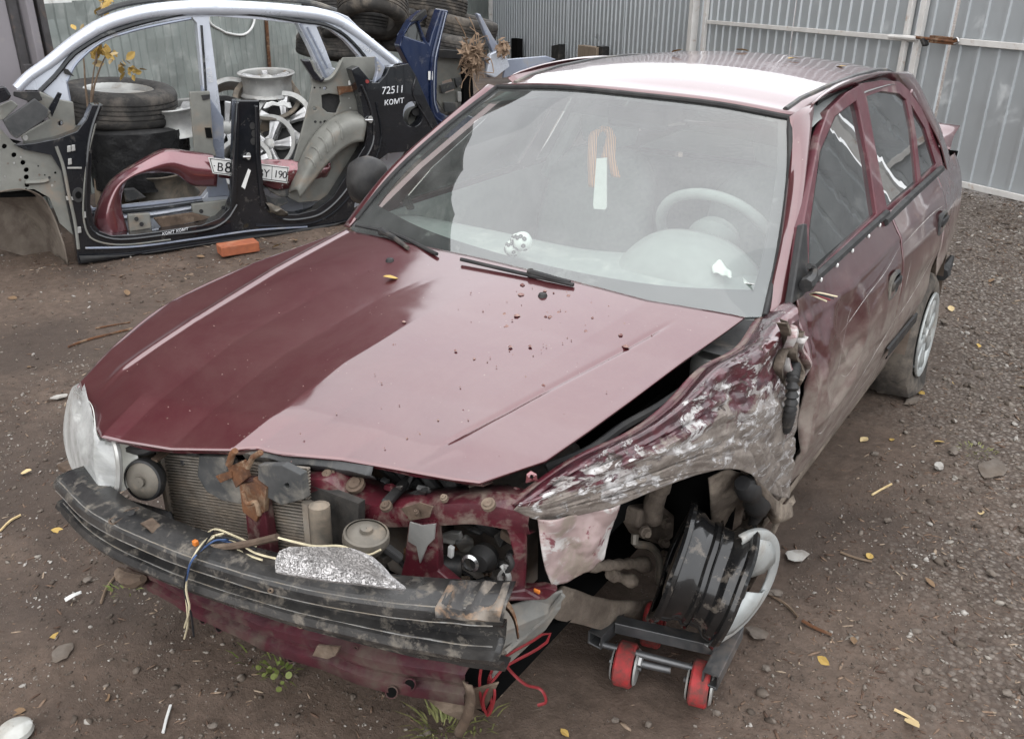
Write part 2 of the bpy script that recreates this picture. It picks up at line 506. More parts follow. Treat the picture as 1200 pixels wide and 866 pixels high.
M['tyre_brown'] = surf('dusty_tyre_rubber', (.046, .041, .036), (.030, .028, .026), 12, .85, 0, .45, dirt=(.13, .11, .09), dirt_amt=.38, dirt_scale=6)
M['lens'] = surf('clouded_headlight_lens', (.46, .46, .43), (.30, .30, .275), 7, .2, 0, .04, dirt=(.33, .29, .24), dirt_amt=.3, coat=1.)
M['lens_back'] = surf('headlight_housing', (.13, .13, .12), (.2, .195, .18), 12, .6, 0, .1, dirt=(.25, .21, .17), dirt_amt=.4)
M['silver'] = surf('silver_side_paint', (.60, .63, .69), (.54, .57, .63), 4, .3, .35, .03, dirt=(.40, .42, .46), dirt_amt=.15, coat=.6)
M['silver_d'] = surf('slate_blue_metal', (.30, .33, .40), (.24, .265, .33), 4, .35, .3, .04, dirt=(.3, .29, .28), dirt_amt=.25, coat=.5)
M['blackpaint'] = surf('black_side_paint', (.008, .009, .011), (.012, .013, .016), 5, .2, 0, .05, dirt=(.07, .064, .058), dirt_amt=.06, dirt_scale=11, coat=.9)
M['bluepaint'] = surf('navy_side_paint', (.008, .017, .052), (.011, .022, .064), 4, .25, .2, .05, dirt=(.09, .09, .10), dirt_amt=.2, coat=.8)
M['inner_grey'] = surf('grey_inner_body', (.21, .21, .19), (.15, .15, .135), 6, .55, .1, .12, dirt=(.23, .19, .15), dirt_amt=.3)
M['inner_dirty'] = surf('muddy_wheel_arch', (.20, .17, .14), (.10, .08, .064), 4, .85, 0, .3, dirt=(.07, .052, .042), dirt_amt=.45)
M['fence_z'] = surf('galvanised_sheet', (.43, .455, .47), (.40, .425, .44), 2, .42, .45, .04, dirt=(.48, .50, .505), dirt_amt=.10, dirt_scale=3, stretch=(1, 1, .3))
M['fence_o'] = surf('old_green_sheet', (.31, .335, .315), (.25, .275, .26), 2.5, .5, .3, .1, dirt=(.36, .37, .35), dirt_amt=.3, dirt_scale=4, stretch=(1, 1, .6))
M['rail'] = surf('pale_painted_rail', (.60, .59, .57), (.52, .51, .49), 6, .5, 0, .05, dirt=(.33, .22, .15), dirt_amt=.12, dirt_scale=7)
M['wood'] = surf('weathered_wood', (.28, .225, .17), (.2, .155, .115), 6, .8, 0, .3, stretch=(6, 6, 1))
M['white'] = surf('white_paint', (.72, .72, .70), (.64, .64, .62), 9, .5, 0, .03, dirt=(.45, .43, .4), dirt_amt=.12)
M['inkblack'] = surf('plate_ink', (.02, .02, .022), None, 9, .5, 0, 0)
M['chalk'] = surf('white_marker', (.72, .73, .75), None, 30, .8, 0, 0)
M['brick'] = surf('fired_brick', (.36, .115, .055), (.26, .085, .045), 18, .85, 0, .5, dirt=(.42, .22, .14), dirt_amt=.3)
M['leaf'] = surf('yellow_leaf', (.50, .34, .10), (.36, .235, .07), 40, .6, 0, .2)
M['leaf_p'] = surf('pale_dead_leaf', (.60, .47, .26), (.45, .33, .17), 40, .7, 0, .2)
M['leaf_b'] = surf('brown_dead_leaf', (.22, .14, .08), (.13, .085, .05), 40, .8, 0, .2)
M['edge_pale'] = surf('pale_ridge_edge', (.24, .235, .225), (.10, .095, .09), 30, .5, .2, .2, dirt=(.20, .17, .13), dirt_amt=.5, dirt_scale=20)
M['grass'] = surf('green_grass', (.10, .14, .03), (.17, .18, .06), 30, .6, 0, 0)
M['twig'] = surf('dry_twig', (.20, .145, .10), (.12, .085, .06), 20, .8, 0, .2)
M['stone'] = surf('grey_stone', (.155, .132, .112), (.10, .083, .07), 20, .85, 0, .4, dirt=(.11, .085, .065), dirt_amt=.35)
M['wire_r'] = surf('red_wire', (.20, .022, .026), None, 30, .4, 0, 0)
M['wire_w'] = surf('cream_wire', (.62, .55, .38), None, 30, .4, 0, 0)
M['wire_k'] = surf('black_wire', (.02, .021, .024), None, 30, .45, 0, 0)
M['wire_b'] = surf('blue_wire', (.05, .09, .20), None, 30, .4, 0, 0)
M['orange'] = surf('orange_lens', (.55, .17, .03), None, 10, .3, 0, 0, coat=.5)

# ================================================================== wrecked maroon car
car = thing('wrecked_car', 'crashed maroon saloon car with its bumper torn off and left front wheel broken', 'car', (0, 2.0, 0))

# ---- bonnet
hb = Z([(93, 450, .74), (104, 484, .715), (118, 513, .70), (140, 518, .70), (200, 528, .71), (270, 529, .735), (300, 527, .74), (330, 534, .74), (400, 540, .75), (470, 552, .76), (530, 563, .770), (562, 567, .776)])
ht = Z([(405, 271, .93), (480, 290, .925), (560, 308, .92), (655, 332, .915), (760, 358, .91), (873, 373, .905)])
hl = Z([(93, 450, .74), (130, 410, .79), (200, 355, .84), (300, 308, .89), (405, 271, .93)])
hr = Z([(562, 567, .776), (640, 540, .794), (690, 506, .808), (740, 470, .83), (800, 425, .86), (850, 390, .89), (873, 373, .905)])
def hood_f(p, s, q):
    e = 1 - (2 * s - 1) ** 2
    nose = .010 * (1 - (1 - min(q / .22, 1)) ** 2) * (1 - .8 * sst(.25, 1, q))
    p = p + V((0, 0, nose * min(1, e * 2.2) + .014 * e * q))
    xc = .33 + .20 * (p.y - .5)
    xr = .33 + .30 * (p.y - .60)
    p.z -= .0042 * math.exp(-((p.x - xr) / .0065) ** 2) * sst(.10, .22, q) * (1 - sst(.80, .93, q))
    xl = -.605 - .05 * (p.y - .4)
    p.z += .0045 * math.exp(-((p.x - xl) / .011) ** 2) * sst(.02, .2, q)
    k = (1 - sst(.05, .45, q))
    p.z += .004 * k * nz(p, 3.5, 1) * min(1, q * 6)
    # buckle running in from the struck corner, and the dented right rear half
    d = (p - V((.30, .62, p.z))).length
    p.z += .0012 * math.exp(-(d / .16) ** 2) * math.sin((p.x + p.y) * 14)
    p.z += .0018 * nz(p, 3.2, 5) * sst(0, .1, e) * sst(0, .1, q)
    return p
hood_rows = coons(hb, ht, hl, hr, 280, 80, hood_f, fit=lin)
def on_hood(u, v, up=.003):
    z = .88
    for _ in range(6):
        p = at(u, v, z=z)
        z = min(((q.x - p.x) ** 2 + (q.y - p.y) ** 2, q.z) for r in hood_rows[::2] for q in r[::4])[1] + up
    return at(u, v, z=z)
hood = MB().grid(hood_rows).build('bonnet', M['paint'], car, auto=0, solid=.006)
# folded front lip of the bonnet
edge = lin(hb[2:], 50)
MB().grid([[p + V((0, .004, .0)) for p in edge], [p + V((0, .012 , -.012 + .006 * nz(p, 12))) for p in edge], [p + V((0, .045, -.014 + .012 * nz(p, 9, 2))) for p in edge]]).build('bonnet_lip', M['paint_in'], hood, solid=.003)
l1 = Z([(288, 523, .735), (330, 532, .735), (380, 538, .74), (440, 547, .752)])
MB().grid([[p + V((0, -.006, .004)) for p in crv(l1, 24)], [p + V((0, -.014, -.010 + .006 * nz(p, 22))) for p in crv(l1, 24)], [p + V((0, .0, -.030 + .012 * nz(p, 18, 3))) for p in crv(l1, 24)]]).build('torn_grille_edge', M['plastic_g'], hood, solid=.003)
for u, v in [(457, 307), (636, 348)]:      # washer nozzles
    p = on_hood(u, v, .004)
    MB().lathe([(.001, .012), (.010, .010), (.013, .003), (.014, -.004)], p, (0, 0, 1), 12).build('washer_nozzle', M['plastic'], hood)

# ---- windscreen
wb = [V((-.70, 1.330, .918)), V((-.40, 1.262, .878)), V((0, 1.235, .862)), V((.40, 1.270, .872)), V((.698, 1.378, .907))]
wt = [at(583, 103, x=-.54), at(660, 104, y=1.905), at(745, 112, y=1.89), at(840, 123, y=1.895), at(925, 139, x=.522)]
wl = [wb[0], at(460, 207, x=-.64), at(520, 152, x=-.59), wt[0]]
wr = [wb[-1], at(914, 290, x=.634), at(925, 205, x=.572), wt[-1]]
def ws_f(p, s, q):
    return p + V((0, -.55, .83)) * (.020 * (1 - (2 * s - 1) ** 2) * 4 * q * (1 - q))
ws_rows = coons(wb, wt, wl, wr, 41, 31, ws_f)
wind = MB().grid(ws_rows).build('windscreen', M['glass'], car, auto=0)
nI = V((0, .6, -.8))
def wpt(s, q):
    a, b = min(int(s * 40), 39), min(int(q * 30), 29)
    fs, fq = s * 40 - a, q * 30 - b
    return (ws_rows[b][a] * (1 - fs) + ws_rows[b][a + 1] * fs) * (1 - fq) + (ws_rows[b + 1][a] * (1 - fs) + ws_rows[b + 1][a + 1] * fs) * fq
def wstrip(s0, s1, q0, q1, off=.004, nu=30, nv=4):
    return [[wpt(s0 + (s1 - s0) * i / (nu - 1), q0 + (q1 - q0) * j / (nv - 1)) + nI * off for i in range(nu)] for j in range(nv)]
fr = MB()
fr.grid(wstrip(0, 1, 0, .15)); fr.grid(wstrip(0, 1, .975, 1))
fr.grid(wstrip(0, .022, .13, .99, nu=4, nv=24)); fr.grid(wstrip(.968, 1, .13, .99, nu=4, nv=24))
fr.build('printed_border', M['frit'], wind)
tint = NT('windscreen_sun_band')
_a = tint.n('ShaderNodeBsdfTransparent'); _a.inputs[0].default_value = (.36, .42, .40, 1)
tint.l(_a.outputs[0], tint.out.inputs[0])
MB().grid(wstrip(.02, .97, .87, .98)).build('sun_band', tint.m, wind)
loop = [wpt(0, i / 20) for i in range(1, 20)] + [wpt(i / 24, 1) for i in range(25)] + [wpt(1, 1 - i / 20) for i in range(1, 21)]
MB().tube([p + V((0, -.5, .8)) * .003 for p in loop], .0085, 8).build('rubber_seal', M['rubber'], wind)

# wipers
def wiper(pts, hub):
    P = [p for p in pts]
    mb = MB().tube(crv(P, 14), .006, 6)
    a = mb.build('wiper_blade', M['rubber'], car)
    h = MB().tube(hub, [.009, .008, .006], 8)
    h.lathe([(.002, .008), (.009, .007), (.012, 0), (.012, -.01)], hub[0], (0, -.3, 1), 12)
    h.build('wiper_arm', M['plastic'], a)
wiper(Z([(417, 264, .948), (460, 274, .944), (512, 298, .938)]), Z([(447, 271, .952), (462, 279, .946), (478, 291, .938)]))
wiper(Z([(540, 304, .940), (600, 318, .936), (672, 334, .932)]), Z([(622, 319, .942), (644, 325, .940), (668, 331, .936)]))
# cowl under the screen
MB().grid([[V((x, 1.19, .86)) for x in np.linspace(-.7, .7, 12)], [V((x, 1.25 + .12 * x * x, .855)) for x in np.linspace(-.7, .7, 12)], [V((x, 1.29 + .16 * x * x, .865 + .07 * x * x)) for x in np.linspace(-.7, .7, 12)]]).build('cowl', M['plastic'], car)

# ---- roof
def roof_z(x, y):
    zc = np.interp(y, [1.87, 1.96, 2.1, 2.3, 2.6, 2.9, 3.1, 3.25, 3.40], [1.335, 1.362, 1.385, 1.400, 1.408, 1.402, 1.385, 1.360, 1.325])
    return zc - .155 * x * x - .05 * max(0, abs(x) - .5)
rows = []
front = [p + V((0, .012, .008)) for p in crv(wt, 31)]
for j in range(30):
    q = j / 29
    row = []
    for i in range(31):
        s = i / 30
        y = front[i].y * (1 - q) + (3.40 - .06 * (2 * s - 1) ** 2) * q
        x = front[i].x * (1 - q) + (-.55 + 1.10 * s) * q if q < .15 else (-.55 + 1.10 * s) * (.96 + .04 * math.sin(math.pi * q))
        if q < .15:
            k = q / .15
            x = front[i].x * (1 - k) + (-.55 + 1.10 * s) * (.96 + .04 * math.sin(math.pi * q)) * k
        z = roof_z(x, y)
        k = sst(0, .10, q)
        row.append(V((x, y, front[i].z * (1 - k) + z * k)))
    rows.append(row)
roof = MB().grid(rows).build('roof', M['paint'], car, auto=0, solid=.004)
for i in (1, 29):
    MB().tube([rows[j][i] + V((0, 0, .002)) for j in range(1, 28)], .009, 6).build('roof_strip', M['plastic_g'], roof)
roof_edge = {-1: [rows[j][0] for j in range(30)], 1: [rows[j][30] for j in range(30)]}

# ---- greenhouse of the left side: everything lies near the plane x + .45 z = 1.1625
G = Plane((1.1625, 0, 0), (1, 0, .45))
def gp(l, off=0): return G.pts(l, off)
# A-pillar
ain = [wb[-1] + V((.006, .004, 0)), at(904, 335, x=.672), at(914, 287, x=.642), at(923, 216, x=.584), at(928, 164, x=.548), at(925, 137, x=.525), ]
aout = gp([(930, 357), (933, 330), (937, 282), (945, 199), (952, 140), (954, 122)], -.012)
amid = [(a + b) / 2 + V((.25, -.7, .55)).normalized() * .012 for a, b in zip(ain, aout)]
MB().grid(patch([ain, amid, aout, [p + V((-.03, .05, 0)) for p in aout]], 26, 14)).build('windscreen_pillar', M['paint'], car, auto=0, solid=.003)
# cant rail from the roof edge down to the door tops
co = gp([(954, 122), (962, 112), (980, 99), (1003, 91), (1030, 88.5), (1050, 91)], -.004) + [at(1066, 107, x=.58), at(1087, 140, x=.645), at(1101, 168, x=.695)]
ri = [roof_edge[1][j] for j in (2, 4, 8, 14, 18, 22)] + [V((.55, 3.36, 1.315)), V((.585, 3.55, 1.19)), V((.625, 3.72, 1.07))]
MB().grid(patch([ri, [(a + b) / 2 + V((.014, 0, .010)) for a, b in zip(ri, co)], co, [p + V((-.03, 0, -.03)) for p in co]], 50, 14)).build('roof_rail', M['paint'], car, auto=0, solid=.003)
# black strip standing in for the shade in the gap behind the sprung door
MB().plate(gp([(931, 356), (938, 282), (946, 199), (953, 140), (960, 115), (980, 101), (1003, 93), (1030, 91), (1054, 95), (1060, 104), (1020, 100), (1000, 104), (975, 128), (962, 158), (948, 235), (940, 350)], -.045), .02).build('door_gap_shade', M['rubber'], car)

# body side profile: x for height, along the car
def side_x(y, z):
    x = np.interp(z, [.18, .24, .33, .45, .55, .70, .80, .86, .90, .955], [.735, .755, .785, .811, .823, .826, .810, .792, .772, .738])
    x -= .085 * max(0, y - 3.2) + .22 * max(0, y - 3.9)
    x -= .05 * sst(1.0, .3, y)
    return float(x)
def belt(y): return .955 + .010 * (y - 1.6)
def sill(y): return .268 - .042 * (y - 1.62)
ZR = [0, .07, .14, .22, .32, .44, .56, .66, .70, .78, .88, 1.0]
def side_grid(y0, y1, nu, nv, top=belt, bot=sill, f=None, sgn=1):
    rows = []
    for j in range(nv):
        t = j / (nv - 1)
        row = []
        for i in range(nu):
            s = i / (nu - 1)
            zz = None
            a = y0(t) if callable(y0) else y0
            b = y1(t) if callable(y1) else y1
            y = a + (b - a) * s
            z = top(y) + (bot(y) - top(y)) * t
            p = V((side_x(y, z), y, z))
            # feature line
            zf = .875 + .01 * (y - 2)
            p.x += .006 * (1 - min(1, abs(z - zf) / .016))
            zl = .50 - .02 * (y - 2)
            p.x -= .007 * sst(zl + .012, zl - .012, z)
            if f: p = f(p, s, t)
            p.x *= sgn
            row.append(p)
        rows.append(row)
    return rows
def ridged(p, sc_, o=0):
    return 1 - 2 * abs(nz(p, sc_, o))
def fdoor_f(p, s, t):
    k = sst(1.98, 1.44, p.y)
    fold = math.sin(p.y * 120 + 4 * nz(p, 6, 2)) * .012 * sst(1.60, 1.47, p.y) * sst(.05, .2, t) * (1 - sst(.6, .75, t))
    p.x += k * (-.012 + .020 * fnz(p, 5.5, 3)) * sst(0, .12, t) + fold
    # pushed-in hollow with a creased rim
    d = math.hypot((p.y - 1.78) / .15, (p.z - .70) / .14)
    p.x -= .022 * math.exp(-d * d) - .010 * math.exp(-((d - 1.25) / .22) ** 2)
    p.x += .004 * nz(p, 4, 7)
    # sharp creases fanning out of the hit
    for y0, z0, dy, dz_, am in ((1.62, .84, .30, -.26, .010), (1.66, .60, .34, .10, -.009), (1.56, .74, .10, -.34, .012), (1.80, .55, .40, .05, .006), (1.70, .90, .20, -.12, -.007), (1.50, .62, .22, .22, .010), (1.52, .50, .30, .06, -.010), (1.95, .72, .30, .07, .005), (2.05, .60, .30, -.06, -.006), (1.48, .88, .16, -.20, -.012)):
        L = math.hypot(dy, dz_)
        a_ = ((p.y - y0) * dy + (p.z - z0) * dz_) / L; c_ = ((p.y - y0) * dz_ - (p.z - z0) * dy) / L + .012 * nz(p, 9, 2)
        if 0 < a_ < L: p.x += am * math.exp(-abs(c_) / .012) * math.sin(math.pi * a_ / L) ** .6
    return p
fd = MB().grid(side_grid(1.455, 2.425, 100, 84, f=fdoor_f)).build('front_door', M['paint_dirty'], car, auto=0, solid=.006)
def arch(z, c=3.25, r=.335): 
    return math.sqrt(max(0, r * r - (z - .275) ** 2))
def rdoor_y1(t):
    z = .97 + (.21 - .97) * t
    if z > .64: return 3.20 - .10 * sst(.85, .64, z)
    return min(3.10 - .6 * (.64 - z), 3.25 - arch(z)) if z < .61 else 3.10 - .6 * (.64 - z)
def rdoor_f(p, s, t):
    p.x += .005 * nz(p, 3.5, 4)
    d = (p.z - (.66 - .10 * (p.y - 2.5)))
    p.x -= .010 * math.exp(-(d / .05) ** 2) * sst(2.45, 2.6, p.y)
    return p
rd = MB().grid(side_grid(2.436, rdoor_y1, 50, 50, f=rdoor_f)).build('rear_door', M['paint_dirty'], car, auto=0, solid=.006)
# quarter panel round the wheel arch
def arcp(a): return V((0, 3.25 - .335 * math.cos(R(a)), .275 + .335 * math.sin(R(a))))
qb = [arcp(a) for a in (62, 80, 100, 120, 140, 160, 178)]
qt = [V((0, 3.21, belt(3.21))), V((0, 3.40, .955)), V((0, 3.60, .945)), V((0, 3.80, .935)), V((0, 3.98, .92))]
ql = [qb[0], V((0, 3.12, .68)), V((0, 3.20, .85)), qt[0]]
qr = [qb[-1], V((0, 3.75, .40)), V((0, 3.95, .60)), qt[-1]]
def q_f(p, s, q):
    return V((side_x(p.y, p.z) + .012 * sst(.2, 0, q), p.y, p.z))
quarter = MB().grid(coons(qb, qt, ql, qr, 36, 26, q_f)).build('rear_quarter_panel', M['paint_dirty'], car, auto=0, solid=.006)
# C-pillar
ci = [V((.55, 3.36, 1.315)), V((.585, 3.55, 1.19)), V((.625, 3.72, 1.07)), V((.66, 3.86, .96))]
cq = [at(1066, 108, x=.583), at(1087, 141, x=.645), at(1101, 169, x=.70), at(1109, 200, x=.735)]
MB().grid(patch([ci, [(a + b) / 2 + V((.012, .004, .004)) for a, b in zip(ci, cq)], cq], 24, 10)).build('rear_pillar', M['paint'], car, auto=0, solid=.004)
# sill under the doors
def sill_grid(sgn=1):
    rows = []
    for dz, dx in ((.035, .0), (0, -.004), (-.022, -.03), (-.03, -.09)):
        rows.append([V((sgn * (side_x(y, sill(y)) + dx), y, sill(y) + dz - .006)) for y in np.linspace(1.40, 2.93, 24)])
    return rows
MB().grid(sill_grid()).build('sill', M['mudmetal'], car, solid=.004)

# door window frames and glass
def winsheet(pts, nm, m, parent):
    c = sum(pts, V()) / len(pts)
    mb = MB(); n = len(pts)
    mb.add(pts + [c], [(i, (i + 1) % n, n) for i in range(n)])
    return mb.build(nm, m, parent, smooth=False)
front_out = [(932, 352), (941, 264), (948, 226), (960.5, 160), (971, 129), (992, 108.5), (1009, 99), (1013, 108), (1020, 140), (1030, 195), (1041, 249), (951, 331), (941, 344)]
front_hole = [(948, 326), (949, 268), (961.5, 178), (979, 137), (1004, 118), (1007, 128), (1019, 190), (1028, 250), (953, 325)]
fdf = MB().plate(gp(front_out, .004), .028, holes=[gp(front_hole, .004)]).build('door_frame', M['paint_frame'], fd, smooth=False, bevel=.004)
winsheet(gp(front_hole, -.010), 'door_window', M['glass_side'], fd)
MB().plate(gp([(927, 358), (942, 262), (946, 262), (948, 328), (952, 333), (943, 346)], .012), .02).build('mirror_base', M['plastic'], fd, smooth=False, bevel=.004)
mb = MB().tube(crv(gp([(944, 335), (951, 327), (953, 315), (948, 312)], .03), 8), [.018, .02, .018, .016, .014, .012, .01, .008], 8)
mb.build('mirror_stub', M['plastic'], fd)
for k, mt in enumerate(('wire_w', 'wire_r', 'wire_k', 'wire_w')):
    q = G.at(949, 345, .02)
    MB().tube(crv([q, q + V((.02, -.01, .004 * k)), q + V((.045 + .008 * k, .0, -.01 + .006 * k))], 8), .0022, 5).build('cut_mirror_wire', M[mt], fd)
rear_out = [(1006, 98.5), (1033, 94), (1054, 96), (1064.5, 105), (1085, 134.5), (1099, 167), (1106, 197), (1036, 254), (1028, 205), (1018, 150), (1010, 112)]
rear_hole = [(1015.5, 113), (1033, 107), (1054, 110), (1062, 117), (1069, 150), (1075.5, 214), (1038, 245), (1032, 206), (1021, 145)]
quart_hole = [(1068, 123), (1084, 150), (1097, 192), (1079.5, 211), (1074, 160)]
MB().plate(gp(rear_out, -.004), .022, holes=[gp(rear_hole, -.004), gp(quart_hole, -.004)]).build('door_frame', M['paint_frame'], rd, smooth=False, bevel=.004)
winsheet(gp(rear_hole, -.012), 'door_window', M['glass_side'], rd)
winsheet(gp(quart_hole, -.012), 'quarter_window', M['glass_side'], rd)
MB().tube(lin(gp([(950, 331), (1000, 285), (1039, 250)], .006), 8), .013, 6).build('belt_moulding', M['rubber'], fd)
for u, v in ((962, 328), (981, 311), (999, 294), (1018, 277), (1031, 264)):
    MB().box(G.at(u, v, .014), (.008, .008, .012)).build('trim_clip', M['white'], fd, bevel=.003)
MB().tube(lin(gp([(1036, 261), (1070, 228), (1103, 198)], .010), 8), .015, 6).build('belt_moulding', M['rubber'], rd)
def handle(y, z, par_):
    x = side_x(y, z)
    b = MB()
    prof = [(.085, .0), (.088, .008), (.07, .012), (.066, -.012), (.0, -.016)]
    rows = []
    for r, h in prof:
        rows.append([V((x + h, y + r * .75 * math.copysign(abs(math.cos(a)) ** .6, math.cos(a)), z + r * .55 * math.copysign(abs(math.sin(a)) ** .6, math.sin(a)))) for a in np.linspace(0, 2 * math.pi, 24, endpoint=False)])
    b.grid(rows, True)
    h = b.build('door_handle', M['plastic_g'], par_)
    MB().box((x + .012, y, z + .008), (.014, .11, .030)).build('handle_flap', M['plastic'], h, bevel=.006)
handle(2.30, .755, fd)
handle(3.10, .79, rd)
for y0, y1, p_ in ((1.9, 2.42, fd), (2.44, 2.93, rd)):
    pts = [V((side_x(y, .46) + .004, y, .475 - .035 * (y - 1.9))) for y in np.linspace(y0, y1, 10)]
    if p_ is rd: MB().grid([[p + V((0, 0, .022)) for p in pts], [p + V((.008, 0, .018)) for p in pts], [p + V((.008, 0, -.018)) for p in pts], [p + V((0, 0, -.022)) for p in pts]]).build('rub_strip', M['plastic'], p_)
# scratches scraped along the side: bare primer showing
def scrape(pts, wd, par_, o=0, mat='chalky'):
    c = crv(pts, 26)
    b = MB()
    up, lo = [], []
    for i, (y, z, _) in enumerate(c):
        k = math.sin(math.pi * i / 25) ** .5 * wd * .6 * (.25 + .9 * abs(nz((y * 9, z * 9, o), 2.3)))
        up.append(V((side_x(y, z + k) + .0085, y, z + k))); lo.append(V((side_x(y, z - k) + .0085, y, z - k)))
    b.grid([up, lo]).build('scraped_mark', M['chip'], par_, smooth=False)
M['chip'] = surf('bare_primer', (.50, .48, .47), (.26, .21, .19), 40, .75, 0, .2)
scrape([(1.66, .79, 0), (1.95, .815, 0), (2.20, .83, 0), (2.41, .862, 0)], .0045, fd, 1)
scrape([(1.95, .50, 0), (2.15, .56, 0), (2.30, .585, 0), (2.42, .615, 0)], .009, fd, 2)
scrape([(1.60, .42, 0), (1.80, .43, 0), (2.05, .455, 0), (2.36, .45, 0)], .004, fd, 3)
scrape([(1.62, .62, 0), (1.66, .70, 0), (1.74, .80, 0), (1.80, .83, 0)], .005, fd, 4)
scrape([(1.58, .52, 0), (1.66, .50, 0), (1.75, .58, 0)], .006, fd, 5)
scrape([(1.70, .66, 0), (1.80, .62, 0), (1.95, .64, 0)], .003, fd, 6)
scrape([(2.36, .70, 0), (2.40, .735, 0), (2.42, .77, 0)], .012, fd, 7)
scrape([(2.44, .60, 0), (2.62, .62, 0), (2.80, .655, 0), (2.95, .70, 0)], .009, rd, 8)
scrape([(2.44, .855, 0), (2.70, .86, 0), (2.95, .86, 0), (3.15, .85, 0)], .004, rd, 9)
scrape([(2.45, .70, 0), (2.50, .74, 0), (2.54, .78, 0)], .012, rd, 10)
scrape([(2.60, .44, 0), (2.75, .46, 0), (2.88, .47, 0)], .004, rd, 11)

# rear wheel with hubcap on a flat tyre
def hub_wheel(root, c, ax, flat=True, name='wheel', cap=True):
    c = V(c); ax = V(ax).normalized()
    m = frame(ax)
    tw = MB()
    prof = [(.165, -.07), (.20, -.085), (.240, -.080), (.264, -.064), (.274, -.04), (.274, .04), (.264, .064), (.240, .080), (.20, .080), (.176, .07), (.168, .055)]
    tw.lathe(prof, c, ax, 48)
    if flat:
        def fl(p):
            if p.z < .10:
                k = (.10 - p.z)
                d = (p - c).dot(ax)
                z = max(p.z, .0)
                p = p + ax * (math.copysign(1, d) * .35 * max(0, k) * (abs(d) > .05))
                p.z = max(.0, .0 + (p.z - c.z + .282) * .25) if p.z < .06 else p.z
            return p
        tw.v = [fl(p) for p in tw.v]
    t = tw.build('tyre', M['tyre_car'], root)
    if not cap: return t
    MB().lathe([(.0, .03), (.17, .03), (.178, .062), (.168, .066)], c, ax, 40).build('wheel_rim', M['rimblack'], root)
    h = MB()
    h.lathe([(.188, .084), (.184, .092), (.164, .090), (.150, .076)], c, ax, 40)
    h.lathe([(.001, .088), (.035, .086), (.045, .078), (.047, .066)], c, ax, 24)
    for k in range(8):
        a = 2 * math.pi * k / 8 + .2
        pts = []
        for r, wd, hh in ((.040, .30, .084), (.080, .25, .086), (.115, .24, .086), (.166, .235, .086)):
            pts.append([c + m @ V((r * math.cos(a - wd), r * math.sin(a - wd), hh - .006)), c + m @ V((r * math.cos(a - wd * .5), r * math.sin(a - wd * .5), hh)), c + m @ V((r * math.cos(a + wd * .5), r * math.sin(a + wd * .5), hh)), c + m @ V((r * math.cos(a + wd), r * math.sin(a + wd), hh - .006))])
        h.grid(pts)
    h.build('hubcap', M['hubcap'], root, solid=.003)
    MB().lathe([(.001, .094), (.026, .093), (.03, .086)], c, ax, 20).build('hub_badge', M['alloy'], root)
    return t
wtyre = hub_wheel(car, (.745, 3.25, .255), (1, .0, .04))
hub_wheel(car, (-.745, 3.25, .27), (-1, 0, 0))
hub_wheel(car, (-.72, .92, .28), (-1, .1, 0), flat=False)
# wheel-arch liner behind the rear wheel
MB().grid([[V((x, 3.25 - .33 * math.cos(a), .275 + .33 * math.sin(a))) for a in np.linspace(0, math.pi, 20)] for x in (.55, .81)]).build('wheel_arch', M['housing'], car)

# rear bumper
rb = []
for z, dx in ((.66, -.012), (.62, .0), (.50, .004), (.38, 0), (.30, -.03)):
    rb.append([V((side_x(y, min(z, .55)) + dx + (.0 if y < 3.95 else -.02), y, z)) for y in (3.62, 3.7, 3.8, 3.9)] + [V((.70 + dx, 4.02, z)), V((.55, 4.10, z)), V((.25, 4.15, z)), V((-.25, 4.15, z)), V((-.55, 4.10, z)), V((-.72, 3.95, z))])
MB().grid(patch(rb, 50, 14, lambda p, s, q: p + V((.006 * nz(p, 7), 0, .006 * nz(p, 5, 2))))).build('rear_bumper', M['paint_dirty'], car, solid=.004)
MB().tube(crv([at(1103, 322, x=.80), at(1109, 313, x=.80), at(1116, 300, x=.81)], 6), [.03, .035, .03, .025, .02, .01], 7).build('broken_bumper_bracket', M['plastic'], car)
# boot and rear screen
MB().grid([[V((-.55, 3.36, 1.315)), V((0, 3.40, 1.33)), V((.55, 3.36, 1.315))], [V((-.66, 3.86, .96)), V((0, 3.92, .965)), V((.66, 3.86, .96))]]).build('rear_window', M['glass_rear'], car)
bt = patch([[V((-.68, 3.85, .95)), V((0, 3.90, .965)), V((.68, 3.85, .95))], [V((-.66, 4.02, .985)), V((0, 4.08, 1.0)), V((.66, 4.02, .985))], [V((-.64, 4.14, 1.02)), V((0, 4.20, 1.035)), V((.66, 4.14, 1.02))], [V((-.64, 4.16, .98)), V((0, 4.22, .985)), V((.64, 4.16, .98))], [V((-.62, 4.14, .60)), V((0, 4.18, .60)), V((.62, 4.14, .60))]], 20, 24)
MB().grid(bt).build('boot_lid', M['paint'], car, solid=.006)
MB().grid([[V((x, 3.96, z)) for x in (-.7, .7)] for z in (.5, .93)]).build('rear_panel', M['void'], car)

